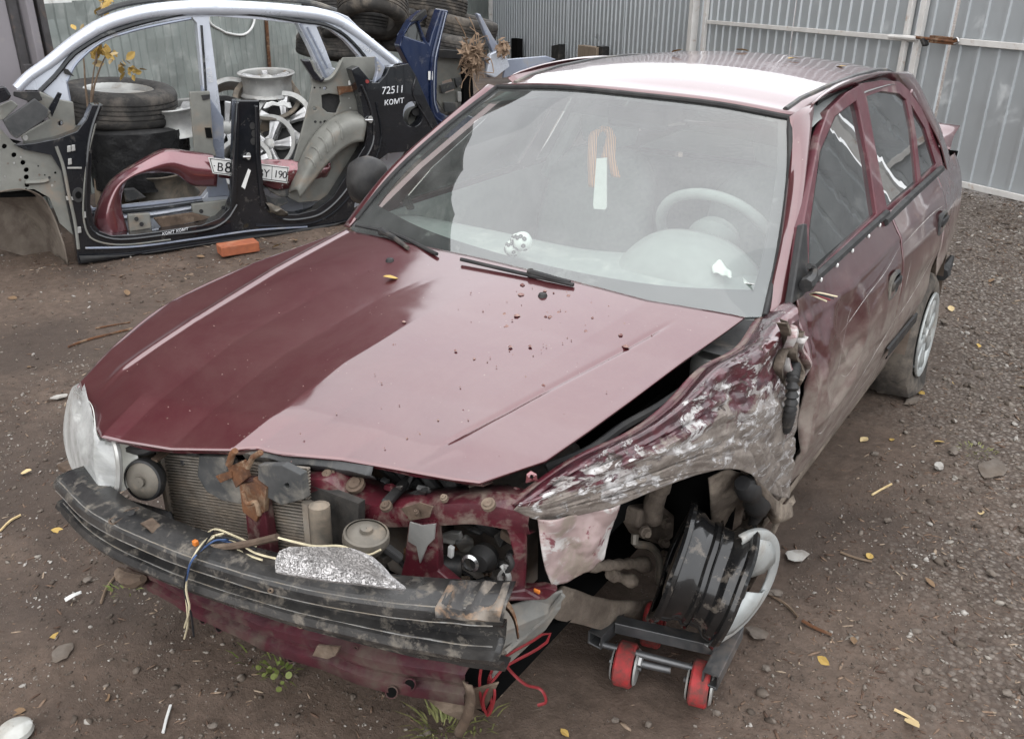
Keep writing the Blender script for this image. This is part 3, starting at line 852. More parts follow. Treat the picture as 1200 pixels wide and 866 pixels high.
# right side, turned away from the camera
fr_ = lambda p, s, t: p
MB().grid(side_grid(1.44, 2.43, 14, 12, sgn=-1)).build('front_door', M['paint'], car, solid=.006)
MB().grid(side_grid(2.44, lambda t: rdoor_y1(t), 14, 20, sgn=-1)).build('rear_door', M['paint'], car, solid=.006)
MB().grid([[V((-p.x, p.y, p.z)) for p in r] for r in coons(qb, qt, ql, qr, 20, 14, q_f)]).build('rear_quarter_panel', M['paint'], car, solid=.006)
MB().grid(sill_grid(-1)).build('sill', M['mudmetal'], car, solid=.004)
def mir(p): return V((-p.x, p.y, p.z))
MB().plate([mir(p) for p in gp(front_out)], .02, n=(-1, 0, .45), holes=[[mir(p) for p in gp(front_hole)]]).build('door_frame', M['paint'], car, smooth=False)
MB().plate([mir(p) for p in gp(rear_out)], .02, n=(-1, 0, .45), holes=[[mir(p) for p in gp(rear_hole)], [mir(p) for p in gp(quart_hole)]]).build('door_frame', M['paint'], car, smooth=False)
for hole in (front_hole, rear_hole, quart_hole):
    MB().plate([mir(p) for p in gp(hole, -.01)], .003, n=(-1, 0, .45)).build('door_window', M['glass_side'], car, smooth=False)
rir = [mir(p) for p in ri]; cor = [mir(p) for p in co]
MB().grid(patch([rir, [(a + b) / 2 + V((-.014, 0, .010)) for a, b in zip(rir, cor)], cor], 40, 8)).build('roof_rail', M['paint'], car, auto=0, solid=.003)
al = [wl[0] + V((-.004, 0, 0)), wl[1], wl[2], wl[3]]
ao = [at(404, 266, x=-.76), at(452, 204, x=-.69), at(512, 149, x=-.63), at(570, 100, x=-.57)]
MB().grid(patch([al, [(a + b) / 2 + V((-.2, -.7, .5)) * .014 for a, b in zip(al, ao)], ao, [p + V((.02, .07, -.01)) for p in ao]], 24, 12)).build('windscreen_pillar', M['paint'], car, auto=0, solid=.003)
MB().grid([[mir(p) for p in r] for r in patch([ci, [(a + b) / 2 + V((.012, .004, .004)) for a, b in zip(ci, cq)], cq], 16, 6)]).build('rear_pillar', M['paint'], car, solid=.004)
# right wing, tucked under the bonnet edge
fw = [[p + V((-.012 - .012 * math.sin(math.pi * i / 19), .0, -.010 - .01 * 0)) for i, p in enumerate(crv(hl, 20))]]
fw.append([V((-.80 + .10 * sst(.75, .3, p.y), p.y, p.z - .12)) for p in fw[0]])
fw.append([V((-.81 + .10 * sst(.75, .3, p.y), p.y, .62)) for p in fw[0]])
MB().grid(patch(fw, 24, 12)).build('front_wing', M['paint'], car, solid=.004)
wc = Z([(384, 281, .915), (398, 273, .935), (412, 262, .95), (408, 272, .925)])
# right door mirror
mc = at(433, 213, x=-.86)
mm = frame((-.1, -1, .1))
prof = [(.001, -.075), (.05, -.07), (.085, -.045), (.098, -.01), (.100, .02), (.094, .03), (.088, .025), (.001, .02)]
mb = MB()
rows = []
for r, h in prof:
    rows.append([mc + V((0, h, 0)) + V((.15 * h, 0, 0)) + V((r * .70 * math.copysign(abs(math.cos(a)) ** .7, math.cos(a)), 0, r * .86 * math.copysign(abs(math.sin(a)) ** .7, math.sin(a)) * (1 - .12 * math.cos(a)))) for a in np.linspace(0, 2 * math.pi, 24, endpoint=False)])
mb.grid(rows, True)
mo = mb.build('door_mirror', M['plastic'], car)
MB().tube([mc + V((.07, .02, -.06)), mc + V((.12, .03, -.075)), mc + V((.15, .05, -.06))], [.03, .026, .03], 8).build('mirror_arm', M['plastic'], mo)

# ---- cabin
MB().grid([[V((-.7, 1.2, .22)), V((.7, 1.2, .22))], [V((-.7, 3.9, .22)), V((.7, 3.9, .22))]]).build('floor_pan', M['void'], car)  # black sheet added to keep the underside in shadow
dr = [[V((-.68, 1.33, .900)), V((-.35, 1.285, .868)), V((0, 1.27, .856)), (V((.35, 1.29, .866))), V((.68, 1.37, .893))],
      [V((-.69, 1.45, .915)), V((-.35, 1.42, .900)), V((0, 1.41, .895)), V((.36, 1.43, .900)), V((.68, 1.48, .905))],
      [V((-.70, 1.60, .905)), V((-.35, 1.60, .905)), V((0, 1.60, .900)), V((.36, 1.60, .930)), V((.69, 1.62, .905))],
      [V((-.70, 1.72, .85)), V((-.35, 1.72, .85)), V((0, 1.70, .86)), V((.36, 1.69, .90)), V((.69, 1.72, .86))],
      [V((-.69, 1.74, .60)), V((-.35, 1.74, .60)), V((0, 1.72, .60)), V((.36, 1.70, .62)), V((.68, 1.74, .62))]]
dash = MB().grid(patch(dr, 40, 40)).build('dashboard', M['interior'], car, solid=.004)
vb = MB()
for k in range(34):
    x = -.56 + k * 1.1 / 33
    if k in (11, 12, 22, 23): continue
    p = V((x, 1.385 + .1 * x * x, .903))
    vb.box(p, (.017, .030, .006))
vb.build('demister_vent', M['rubber'], dash, smooth=False, kind='stuff')
# instrument hood in front of the wheel
rows = []
for j in range(12):
    q = j / 11
    y = 1.46 + .24 * q
    hgt = .115 * math.sin(math.pi * .5 * min(1, q * 1.6)) ** .8
    rows.append([V((.36 + .235 * c * (.75 + .25 * q), y, .885 + hgt * (1 - abs(c) ** 2.6))) for c in np.linspace(-1, 1, 22)])
rows.append([p + V((0, .005, -.04)) for p in rows[-1]])
MB().grid(rows).build('instrument_hood', M['interior_l'], dash, auto=0)
swc, swa = V((.36, 1.86, .945)), V((0, .80, .55))
m = frame(swa)
MB().tube([swc + m @ V((.185 * math.cos(a), .185 * math.sin(a), 0)) for a in np.linspace(0, 2 * math.pi, 40)], .017, 10).build('steering_wheel', M['interior_l'], car)
MB().lathe([(.001, .03), (.07, .02), (.085, -.01), (.06, -.06)], swc, (0, .8, .55), 16).build('wheel_boss', M['interior'], car)
def seat(x):
    s_ = []
    # back rest, as a swelling slab
    def slab(profile, cx, depth):
        rows = []
        for y, z, wd, d in profile:
            n = 24
            rows.append([V((cx + wd * math.copysign(abs(math.cos(a)) ** .55, math.cos(a)), y + d * math.copysign(abs(math.sin(a)) ** .7, math.sin(a)), z)) for a in np.linspace(0, 2 * math.pi, n, endpoint=False)])
        return MB().grid(rows, True)
    o = slab([(2.30, .42, .20, .05), (2.31, .50, .25, .08), (2.36, .75, .255, .075), (2.42, .95, .235, .07), (2.45, 1.03, .17, .06), (2.455, 1.055, .10, .04), (2.455, 1.06, .01, .01)], x, 0)
    b = o.build('seat', M['seat'], car)
    MB().box((x, 2.06, .44), (.48, .52, .16)).build('seat_cushion', M['seat'], b, bevel=.05)
    slab([(2.46, 1.05, .03, .02), (2.46, 1.075, .11, .04), (2.455, 1.13, .125, .05), (2.455, 1.19, .115, .045), (2.455, 1.215, .06, .03), (2.455, 1.218, .01, .01)], x, 0).build('headrest', M['seat'], b)
seat(-.36); seat(.36)
MB().box((0, 3.02, .62), (1.25, .14, .62)).build('rear_bench', M['seat'], car, bevel=.05)
MB().box((0, 2.8, .40), (1.25, .5, .16)).build('rear_cushion', M['seat'], car, bevel=.05)
MB().grid([[V((-.55, 3.1, .94)), V((.55, 3.1, .94))], [V((-.6, 3.85, .94)), V((.6, 3.85, .94))]]).build('parcel_shelf', M['interior'], car)
MB().grid([[V((x, y, roof_z(x, y) - .03)) for x in np.linspace(-.57, .57, 12)] for y in np.linspace(1.915, 3.36, 14)]).build('headlining', M['interior_l'], car)
for sgn in (-1, 1):
    MB().tube([V((sgn * (1.06 - .45 * z), y, z)) for y, z in ((2.47, .90), (2.50, 1.05), (2.53, 1.2), (2.55, 1.31))], .035, 8).build('door_pillar_trim', M['interior_l'], car)
    MB().grid([[V((sgn * .71, 1.5, .93)), V((sgn * .71, 3.2, .95))], [V((sgn * .70, 1.5, .30)), V((sgn * .70, 3.2, .30))]]).build('door_trim', M['interior'], car)
    MB().plate([V((sgn * .60, 1.97, 1.305)), V((sgn * .14, 1.93, 1.335)), V((sgn * .14, 1.80, 1.225)), V((sgn * .60, 1.86, 1.20))] if False else [V((sgn * .50, 2.02, 1.325)), V((sgn * .12, 1.99, 1.345)), V((sgn * .12, 2.14, 1.345)), V((sgn * .50, 2.17, 1.33))], .015).build('sun_visor', M['interior_l'], car, smooth=False)
MB().box((0, 1.985, 1.255), (.22, .03, .065)).build('interior_mirror', M['plastic'], car, bevel=.02)

# ================================================================== struck left wing
ft = Z([(602, 592, .735), (640, 562, .757), (679, 537, .775), (745, 506, .798), (784, 477, .822), (827, 432, .862), (869, 408, .878), (896, 370, .905), (917, 353, .922)])
fl = X([(602, 597, .530), (635, 609, .560), (690, 600, .620), (725, 591, .662), (767, 574, .700), (819, 555, .745), (859, 549, .775), (883, 558, .792), (903, 578, .802), (925, 584, .803)])
fr1 = [ft[-1]] + X([(928, 366, .770), (930, 400, .785), (930, 440, .795), (929, 480, .805), (927, 530, .808)]) + [fl[-1]]
fl1 = [ft[0], (ft[0] + fl[0]) / 2 + V((.004, -.008, 0)), fl[0]]
wr_ = random.Random(21)
CRE = []
for k in range(80):
    s0, q0 = wr_.uniform(.0, .95), wr_.uniform(.08, .92)
    a_ = wr_.gauss(.1, .6) + (.9 if k % 5 == 0 else 0)
    L_ = wr_.uniform(.08, .38)
    CRE.append((s0, q0, math.cos(a_) * L_, math.sin(a_) * L_ * 1.6, wr_.choice((-1, 1)) * wr_.uniform(.003, .011), wr_.uniform(.008, .022)))
def fen_f(p, s, q):
    n = V((.62, -.35, .62))
    rim = sst(0, .06, q)
    # rounded shoulder, then the flattened flank
    p = p + n * (.034 * math.sin(math.pi * q ** .7) * (1 - .3 * sst(.7, 1, s)))
    long_ = V((p.x * 4, p.y * 2.2, p.z * 7))
    d = .006 * noise.noise(long_ * 1.2) + .004 * (abs(noise.noise(long_ * 3.0)) * 2 - .5) + .003 * (abs(noise.noise(long_ * 7.1)) * 2 - .5)
    for s0, q0, ds, dq, am, wd in CRE:      # kinks in the sheet: straight, sharp, dying out at their ends
        L2 = ds * ds + dq * dq
        a_ = ((s - s0) * ds + (q - q0) * dq) / L2
        if 0 < a_ < 1:
            c_ = abs((s - s0) * dq - (q - q0) * ds) / math.sqrt(L2)
            if c_ < wd * 3: d += am * max(0, 1 - c_ / wd / 1.6) * math.sin(math.pi * a_) ** .7
    for c0, sl, am in ((.20, .05, .010), (.46, .14, .012), (.66, -.06, -.010)):
        d += am * max(0, 1 - abs(q - c0 - sl * (s - .5)) / .06) * sst(0, .15, s) * sst(1, .8, s)
    return p + n * (d * rim)
wing_rows = coons([p for p in ft], [p for p in fl], fl1, fr1, 150, 64, fen_f)
wing = MB().grid(wing_rows).build('crushed_front_wing', M['wreck'], car, auto=32, solid=.004)
wa_ = wing.data.attributes.new('wear', 'FLOAT', 'POINT')
wa_.data.foreach_set('value', [j / 63 for j in range(64) for i in range(150)])
# inner flange along the bonnet gap and the clean top strip of paint near the screen
MB().grid([[p + V((0, 0, .002)) for p in crv(ft, 50)], [p + V((-.018, .004, -.006)) for p in crv(ft, 50)], [p + V((-.028, .008, -.04)) for p in crv(ft, 50)]]).build('wing_flange', M['paint_in'], wing, solid=.003)
MB().grid([[wing_rows[j][i] + V((.62, -.35, .62)) * (.003 + .002 * (j == 0)) for i in range(112, 150)] for j in range(0, 15)]).build('wing_top', M['paint'], wing, auto=0)
MB().grid([[wing_rows[j][i] + V((.62, -.35, .62)) * .003 for i in range(4, 113)] for j in range(0, 6)]).build('wing_shoulder', M['paint_chip'], wing, auto=0)
# mounting ear at the front
MB().plate(Z([(616, 566, .765), (617, 556, .785), (622, 552, .79), (629, 556, .785), (630, 563, .77)]), .003, holes=[Z([(620, 560, .778), (622, 556, .783), (626, 558, .782), (624, 562, .775)])]).build('wing_tab', M['paint_chip'], wing, smooth=False)
# loose flap hanging in front of the wheel
fp = X([(630, 607, .553), (660, 604, .588), (690, 600, .618), (726, 590, .660)])
fq = X([(648, 687, .585), (668, 682, .600), (690, 668, .615), (707, 650, .628)])
fa = [fp[0]] + X([(634, 640, .566), (640, 668, .577)]) + [fq[0]]
fb = [fp[-1]] + X([(718, 618, .648)]) + [fq[-1]]
def flap_f(p, s, q):
    return p + V((.5, -.7, .2)) * (.018 * (abs(nz(p, 9, 5)) * 2 - .4) + .008 * math.sin(s * 9 + q * 3) + .006 * fnz(p, 26, 2)) + V((0, 0, .012 * nz(p, 30, 1) * sst(.7, 1, q)))
t = NT('scraped_pale_flap')
c1 = t.mix(t.ramp(t.noise(7, 8, .7, .8), [(.44, 0.), (.5, 1.)]), (.42, .40, .385), (.30, .225, .215))
c1 = t.mix(t.ramp(t.noise(14, 8, .7, .6, off=3), [(.56, 0.), (.60, 1.)]), c1, (.15, .045, .055))
c1 = t.mix(t.ramp(t.noise(5, 8, .7, .6, off=7), [(.55, 0.), (.64, 1.)]), c1, (.22, .18, .15))
t.bsdf(c1, .55, 0, t.bump(t.noise(30, 6), .3, .004))
M['flap'] = t.m
MB().grid(coons(fp, fq, fa, fb, 40, 36, flap_f)).build('torn_wing_flap', M['flap'], wing, auto=0, solid=.003)
# torn folded strips where wing meets door
for k, (u, dx) in enumerate(((921, 0), (929, .004), (937, .010), (945, .014))):
    top, bot = (378 + 6 * k, 470 - 8 * k)
    pts = [at(u - 2 + 5 * math.sin(i * 1.1 + k), top + (bot - top) * i / 7, x=.815 + dx - .02 * abs(math.sin(i * .9 + k * 2))) for i in range(8)]
    c = crv(pts, 24)
    MB().grid([[p + V((-.014, -.010, 0)) for p in c], [p + V((.006, -.006, .002)) for p in c], [p + V((.004, .010, .0)) for p in c], [p + V((-.016, .016, 0)) for p in c]]).build('folded_metal', M['flap'] if k % 2 else M['mudmetal'], wing, solid=.002)
# corrugated cable boot hanging out of the door gap
c = crv(X([(931, 428, .805), (929, 445, .825), (928, 465, .833), (925, 485, .83), (920, 503, .81)]), 46)
MB().tube(c, [.0135 + .004 * math.sin(i * 2.1) for i in range(46)], 10).build('cable_boot', M['plastic'], car)
# bent lower corner of the wing, folded below the arch
cp = X([(884, 560, .80), (902, 576, .81), (916, 590, .815), (927, 588, .81)])
cq_ = X([(886, 575, .76), (897, 598, .78), (905, 612, .80), (924, 606, .81)])
MB().grid(patch([cp, [(a + b) / 2 + V((.015, -.02, 0)) for a, b in zip(cp, cq_)], cq_], 18, 12, lambda p, s, q: p + V((.3, -.9, .2)) * .012 * fnz(p, 14))).build('bent_wing_corner', M['mudmetal'], wing, solid=.003)
MB().box(at(921, 603, x=.815), (.02, .012, .02)).build('side_marker_shard', M['orange'], wing, smooth=False)
# torn sill end curling under the door
sp = X([(927, 586, .80), (912, 604, .80), (900, 630, .80), (888, 662, .79), (874, 688, .77)])
MB().grid([[p + V((0, .01, .012)) for p in crv(sp, 20)], [p + V((.012, 0, 0)) for p in crv(sp, 20)], [p + V((.0, .015, -.03)) for p in crv(sp, 20)]]).build('torn_sill_edge', M['mudmetal'], car, solid=.004)

# ================================================================== front end, laid bare
# engine bay: black walls added to block the light, plus lumps of machinery
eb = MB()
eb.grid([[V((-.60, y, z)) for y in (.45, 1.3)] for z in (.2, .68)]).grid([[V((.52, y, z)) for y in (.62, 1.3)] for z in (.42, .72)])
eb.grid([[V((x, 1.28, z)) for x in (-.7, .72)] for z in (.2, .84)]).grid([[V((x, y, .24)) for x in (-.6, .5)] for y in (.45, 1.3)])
eb.build('engine_bay_shade', M['void'], car, smooth=False)
en = MB()
en.box((-.05, .85, .52), (.5, .42, .46)).box((.02, .8, .74), (.34, .26, .07)).box((.33, .82, .50), (.2, .28, .3))
en.build('engine', M['engine'], car, bevel=.02, smooth=False)
b = MB()
for k in range(4): b.tube(crv([V((.05 + .05 * k, .64 + .01 * k, .72 - .02 * k)), V((.1 + .08 * k, .56, .70)), V((.22 + .06 * k, .60, .60)), V((.25 + .05 * k, .72, .50))], 14), .012 + .004 * (k % 2), 7)
b.build('coolant_hose', M['rubber'], car)
# black inner box between wing and bonnet: shelf, hose and bracket seen in the gap
MB().grid([[V((.50, .62, .70)), V((.60, .75, .72))], [V((.60, 1.0, .76)), V((.69, 1.0, .79))], [V((.64, 1.26, .82)), V((.73, 1.26, .86))]]).build('inner_wing', M['paint_in'], car, solid=.004)
MB().tube(crv(Z([(640, 548, .74), (690, 528, .76), (730, 500, .775), (770, 478, .79), (800, 458, .80)]), 20), .011, 7).build('vacuum_hose', M['rubber'], car)
MB().lathe([(.001, .03), (.05, .026), (.062, 0), (.06, -.05)], at(838, 425, z=.80), (0, 0, 1), 18).build('strut_top', M['alloy'], car)
MB().plate(Z([(838, 428, .835), (850, 416, .84), (858, 408, .85), (862, 414, .845), (848, 430, .835)]), .01).build('hinge_bracket', M['mudmetal'], car, smooth=False)

# condenser: dark core, frame, and thin flat tubes
CY = Plane((0, .345, 0), (0.03, -1, .06))
co_ = CY.pts([(189, 530), (262, 538), (330, 556), (420, 590), (420, 642), (352, 662), (300, 655), (206, 642)])
cond = MB().plate(co_, .02).build('condenser', M['fin_dark'], car, smooth=False)
fb_ = MB()
for k in range(34):
    q = k / 33
    a = CY.at(190 + 16 * q, 530 + 112 * q, .004)
    e = CY.at(362 + 4 * q, 549 + 125 * q, .004)
    a = CY.at(190 + 16 * q, 532 + 108 * q, .004)
    fb_.bar(a, e, .008, .0036, up=(0, 0, 1))
fb_.build('condenser_tube', M['fin'], cond, smooth=False, kind='stuff')
fb_ = MB()
for k in range(26):
    q = k / 25
    a, e = CY.at(384 + 34 * q, 590 + 4 * q, -.02), CY.at(388 + 30 * q, 645 + 6 * q, -.02)
    fb_.bar(a, e, .008, .003, up=(1, 0, 0))
fb_.build('radiator_fin', M['fin'], cond, smooth=False, kind='stuff')
MB().bar(CY.at(189, 528, .006), CY.at(208, 646, .006), .016, .02).build('condenser_side', M['fin'], cond, smooth=False)
MB().bar(CY.at(361, 588, .012), CY.at(366, 650, .012), .018, .02).build('condenser_side', M['fin'], cond, smooth=False)
MB().tube([CY.at(374, 588, .04), CY.at(374, 592, .042), CY.at(377, 630, .042), CY.at(378, 646, .042)], [.012, .022, .022, .02], 12).build('receiver_drier', M['horn'], car)
# bonnet-lock brace in the middle, upper cross member and lamp panels
br_ = [CY.at(284, 560, .03), CY.at(305, 562, .03), CY.at(318, 655, .05), CY.at(292, 655, .05)]
MB().plate(br_, .025).build('lock_brace', M['paint_in'], car, smooth=False, bevel=.004)
lk = MB()
for a in ([(266, 548), (284, 540), (290, 560), (276, 572)], [(280, 568), (300, 566), (308, 590), (300, 612), (284, 600)], [(252, 558), (270, 552), (272, 560), (258, 566)], [(296, 560), (312, 572), (310, 600), (302, 604)]):
    lk.plate(CY.pts(a, .045 + .012 * random.random()), .012)
lk.tube(CY.pts([(268, 545), (272, 532), (276, 528)], .06), .008, 7).tube(CY.pts([(290, 548), (296, 536), (306, 530)], .06), .007, 7)
lk.tube(crv(CY.pts([(284, 575), (290, 590), (300, 588), (304, 604)], .065), 10), .006, 6)
lk.build('bonnet_lock', M['rust'], car, smooth=False, bevel=.002)
pl_ = MB().plate(CY.pts([(232, 534), (262, 536), (268, 560), (288, 575), (282, 592), (262, 588), (240, 575), (230, 558)], .035), .02)
pl_.build('lock_bracket', M['plastic_g'], car, smooth=False, bevel=.006)
pl_ = MB().plate(CY.pts([(302, 545), (330, 545), (352, 556), (356, 585), (330, 592), (308, 580), (302, 566)], .04), .02, holes=[[CY.at(336 + 3 * math.cos(a), 569 + 3 * math.sin(a), .04) for a in np.linspace(0, 6.28, 9)[:-1]]])
pl_.build('lock_bracket', M['plastic_g'], car, smooth=False, bevel=.006)
# upper tie bar: a bent channel
TB = [at(357, 572, y=.395), at(385, 573, y=.405), at(410, 590, y=.425), at(445, 603, y=.44), at(500, 602, y=.465), at(560, 600, y=.50), at(622, 612, y=.545)]
tbc = crv(TB, 44)
hh = [.026 + .005 * nz(p, 12) for p in tbc]
tb = MB().grid([[p + V((0, .075, .024)) for p in tbc], [p + V((0, .02, .028 + .008 * nz(p, 10, 4))) for p in tbc], [p + V((0, -.004, .022)) for p in tbc], [p + V((0, -.010, 0)) for p in tbc], [p + V((0, -.004, -h)) for p, h in zip(tbc, hh)], [p + V((0, .02, -h - .008)) for p, h in zip(tbc, hh)]]).build('upper_cross_member', M['paint_in'], car, solid=.003)
MB().plate([at(u, v, y=.445) for u, v in ((470, 596), (492, 589), (507, 594), (503, 606), (480, 610))], .003).build('rust_patch', M['rust_b'], tb, smooth=False)
for u, v, y, r in ((384, 556, .42, .020), (416, 567, .44, .026), (452, 592, .425, .016), (572, 590, .49, .018), (488, 600, .435, .007), (520, 583, .47, .010)):
    MB().lathe([(.001, .006), (r * .5, .006), (r * .55, .002), (r * .8, .001), (r * .8, -.008)], at(u, v, y=y), (0, -.5, 1), 16).build('rubber_buffer', M['rust_b'], tb)
MB().bar(at(452, 590, y=.43), at(484, 556, y=.56), .022, .014, up=(0, 0, 1)).build('bonnet_stay', M['plastic'], car, smooth=False, bevel=.004)
# left vertical brace with flared foot
vb_ = [at(u, v, y=y) for u, v, y in ((478, 615, .44), (510, 612, .455), (513, 640, .455), (514, 668, .45), (540, 690, .45), (560, 702, .455), (552, 712, .45), (500, 694, .43), (466, 688, .41), (474, 655, .425))]
MB().plate(vb_, .03).build('lamp_panel', M['paint_in'], car, smooth=False, bevel=.006)
MB().plate([at(u, v, y=.43) for u, v in ((480, 612), (494, 616), (510, 614), (508, 632), (500, 640), (492, 660), (488, 640), (478, 634))], .004).build('bent_bracket', M['alloy'], car, smooth=False)
vb_ = [at(u, v, y=y) for u, v, y in ((588, 606, .53), (618, 612, .545), (618, 650, .55), (616, 690, .545), (640, 688, .55), (655, 692, .555), (640, 704, .545), (560, 706, .47), (548, 698, .46), (594, 690, .51), (602, 650, .53), (596, 628, .53))]
MB().plate(vb_, .03).build('lamp_panel', M['paint_in'], car, smooth=False, bevel=.006)
# smashed plastic inside the empty lamp opening
def shard(cu, cv, y, ru, rv, mat, nm, k, seed):
    rnd = random.Random(seed)
    n = rnd.randint(5, 7)
    a0 = rnd.random() * 6
    pts = [at(cu + ru * math.cos(a0 + 6.28 * i / n) * rnd.uniform(.6, 1.1), cv + rv * math.sin(a0 + 6.28 * i / n) * rnd.uniform(.6, 1.1), y=y + rnd.uniform(-.02, .02)) for i in range(n)]
    MB().plate(pts, k).build(nm, M[mat], car, smooth=False, bevel=.004)
for i, a in enumerate(((528, 632, .53, 16, 10, 'alloy'), (546, 640, .55, 14, 12, 'plastic_g'), (580, 660, .56, 16, 9, 'plastic'), (566, 684, .53, 20, 10, 'plastic'), (590, 684, .54, 16, 9, 'plastic'), (542, 690, .52, 14, 8, 'plastic_g'), (600, 656, .57, 10, 14, 'plastic'), (520, 655, .54, 9, 12, 'plastic'), (556, 622, .58, 18, 8, 'plastic'), (586, 632, .58, 12, 12, 'plastic'))):
    shard(*a[:5], a[5], 'broken_plastic', .012, i)
MB().cyl(at(516, 664, y=.50), at(540, 664, y=.53), .026, 14).build('air_duct', M['plastic'], car, bevel=.003)
MB().lathe([(.014, .004), (.020, .0), (.014, -.004)], at(551, 660, y=.50), (.2, -1, .1), 18, closed_prof=True).build('clamp_ring', M['chrome'], car)
MB().lathe([(.001, .01), (.02, .01), (.034, -.012), (.03, -.03)], at(563, 658, y=.53), (.2, -1, .1), 18).build('fog_lamp_body', M['plastic'], car)
MB().bar(at(529, 640, y=.505), at(528, 652, y=.505), .012, .01).build('bulb_holder', M['white'], car, smooth=False, bevel=.002)
for i, a in enumerate((((594, 664), (586, 676), (590, 688)), ((588, 662), (596, 675), (594, 686)), ((596, 650), (600, 662), (590, 672)))):
    MB().tube(crv([at(u, v, y=.50) for u, v in a], 8), .006, 6).build('tape_strip', M['alloy'] if i < 2 else M['plastic'], car)
b = MB().box(at(630, 692, y=.55), (.016, .010, .010)).build('orange_lamp_shard', M['orange'], car, smooth=False, bevel=.003)
rj = random.Random(77)
for k in range(64):       # small brackets, clips and bolts crowding the front
    u, v = rj.choice(((rj.uniform(380, 470), rj.uniform(560, 600)), (rj.uniform(515, 605), rj.uniform(622, 695)), (rj.uniform(196, 300), rj.uniform(522, 550)), (rj.uniform(470, 610), rj.uniform(572, 598)), (rj.uniform(420, 480), rj.uniform(640, 690))))
    y = {0: .47, 1: .54}.get(int(u > 500), .5) + rj.uniform(0, .05) if u > 380 else .36 + rj.uniform(0, .03)
    p = at(u, v, y=y); kind = k % 4
    if kind == 0: MB().tube(crv([p, p + V((rj.gauss(0, .05), .02, rj.gauss(0, .03))), p + V((rj.gauss(0, .07), .05, rj.gauss(0, .04)))], 10), rj.uniform(.004, .009), 6).build('hose', M[rj.choice(('rubber', 'plastic', 'rust_b'))], car)
    elif kind == 1: MB().box(p, (rj.uniform(.015, .04), .02, rj.uniform(.01, .03)), frame((rj.gauss(0, .4), -1, rj.gauss(0, .4)))).build('clip', M[rj.choice(('plastic', 'plastic_g', 'engine', 'rust_b'))], car, smooth=False, bevel=.003)
    elif kind == 2: MB().lathe([(.001, .008), (.007, .008), (.008, .0), (.013, 0), (.013, -.006)], p, (rj.gauss(0, .3), -1, rj.gauss(.2, .3)), 6).build('bolt', M[rj.choice(('rust', 'rust_b', 'steel'))], car, smooth=False)
    else: shard(u, v, y, 9, 6, rj.choice(('plastic', 'plastic_g', 'engine', 'alloy', 'paint_in')), 'broken_plastic', .006, k + 50)
# horns
def horn(c, ax, r, sq=1):
    h = MB().lathe([(.001, .020), (.012, .020), (.013, .013), (r * .42, .014), (r * .78, .010), (r * .9, .006), (r * .92, .0)], c, ax, 28).build('horn', M['horn'], car)
    MB().lathe([(r * .9, .010), (r, .008), (r * 1.04, .0), (r * 1.04, -.010), (r * .98, -.014), (r * .80, -.03), (r * .4, -.045), (.001, -.046)], c, ax, 28).build('horn_rim', M['horn'] if sq else M['plastic'], h)
horn(at(169, 562, y=.285), (.35, -.9, .22), .050, 0)
MB().bar(at(180, 540, y=.31), at(196, 528, y=.36), .02, .006).build('horn_bracket', M['rust_b'], car, smooth=False)
horn(at(429, 628, y=.345), (.12, .03, 1), .045, 1)
MB().bar(at(450, 640, y=.36), at(470, 655, y=.38), .02, .016).build('horn_bracket', M['plastic'], car, smooth=False, bevel=.004)
# polystyrene filler jammed over the beam
t = NT('foil_faced_foam')
n_ = t.noise(95, 5, .62, 1.6)
cr = t.ramp(t.math('ABSOLUTE', t.math('SUBTRACT', n_, .5)), [(0, .9), (.016, .45), (.05, 0.)])
cc = t.mix(t.ramp(t.noise(30, 5, off=2), [(.35, 0.), (.65, 1.)]), (.72, .70, .69), (.55, .53, .52))
cc = t.mix(cr, cc, (.10, .085, .08))
t.bsdf(cc, .4, .1, t.bump(t.math('SUBTRACT', n_, cr), .9, .008))
M['foil'] = t.m
fo = [at(u, v, y=y - .045) for u, v, y in ((321, 657, .225), (326, 645, .235), (338, 640, .24), (372, 640, .25), (408, 641, .265), (424, 648, .275), (436, 658, .285), (448, 672, .30), (466, 686, .32), (462, 690, .31), (420, 684, .28), (380, 680, .25), (322, 671, .22))]
MB().plate(fo, .045, n=(.1, -.7, .65)).build('foam_absorber', M['foil'], car, smooth=False, bevel=.010)

# ---- headlight of the right side (image left)
def hlp(l): return [at(u, v, y=y) for u, v, y in l]
h0 = hlp([(97, 447, .355), (84, 455, .35), (77, 478, .335), (74, 510, .32), (80, 540, .30), (94, 566, .275), (108, 579, .255)])
h1 = hlp([(99, 450, .34), (96, 462, .315), (93, 485, .29), (92, 512, .27), (98, 540, .255), (106, 562, .24), (113, 577, .232)])
h2 = hlp([(104, 470, .30), (107, 480, .28), (109, 496, .262), (108, 520, .245), (109, 545, .232), (112, 564, .224), (116, 577, .220)])
h3 = hlp([(119, 513, .262), (117, 516, .25), (113, 520, .243), (111, 530, .237), (112, 548, .230), (115, 565, .222), (120, 577, .218)])
h4 = hlp([(131, 513, .285), (132, 518, .272), (134, 528, .262), (136, 545, .252), (137, 560, .245), (137, 570, .242), (134, 575, .240)])
hl_ = patch([h0, h1, h2, h3, h4], 26, 26)
M['lens_glass'] = glass('hazed_headlight_glass', (.80, .81, .77), 1.4, .50)
hl_o = MB().grid(hl_).build('headlight', M['lens_glass'], car, auto=30)
MB().grid([[p + V((.02, .045 + .03 * math.sin(math.pi * i / 25), 0)) + (V((0, .0, 0)) if 3 < j < 22 else V((0, -.03, 0))) for i, p in enumerate(r)] for j, r in enumerate(hl_)]).build('reflector', M['lens'], hl_o)
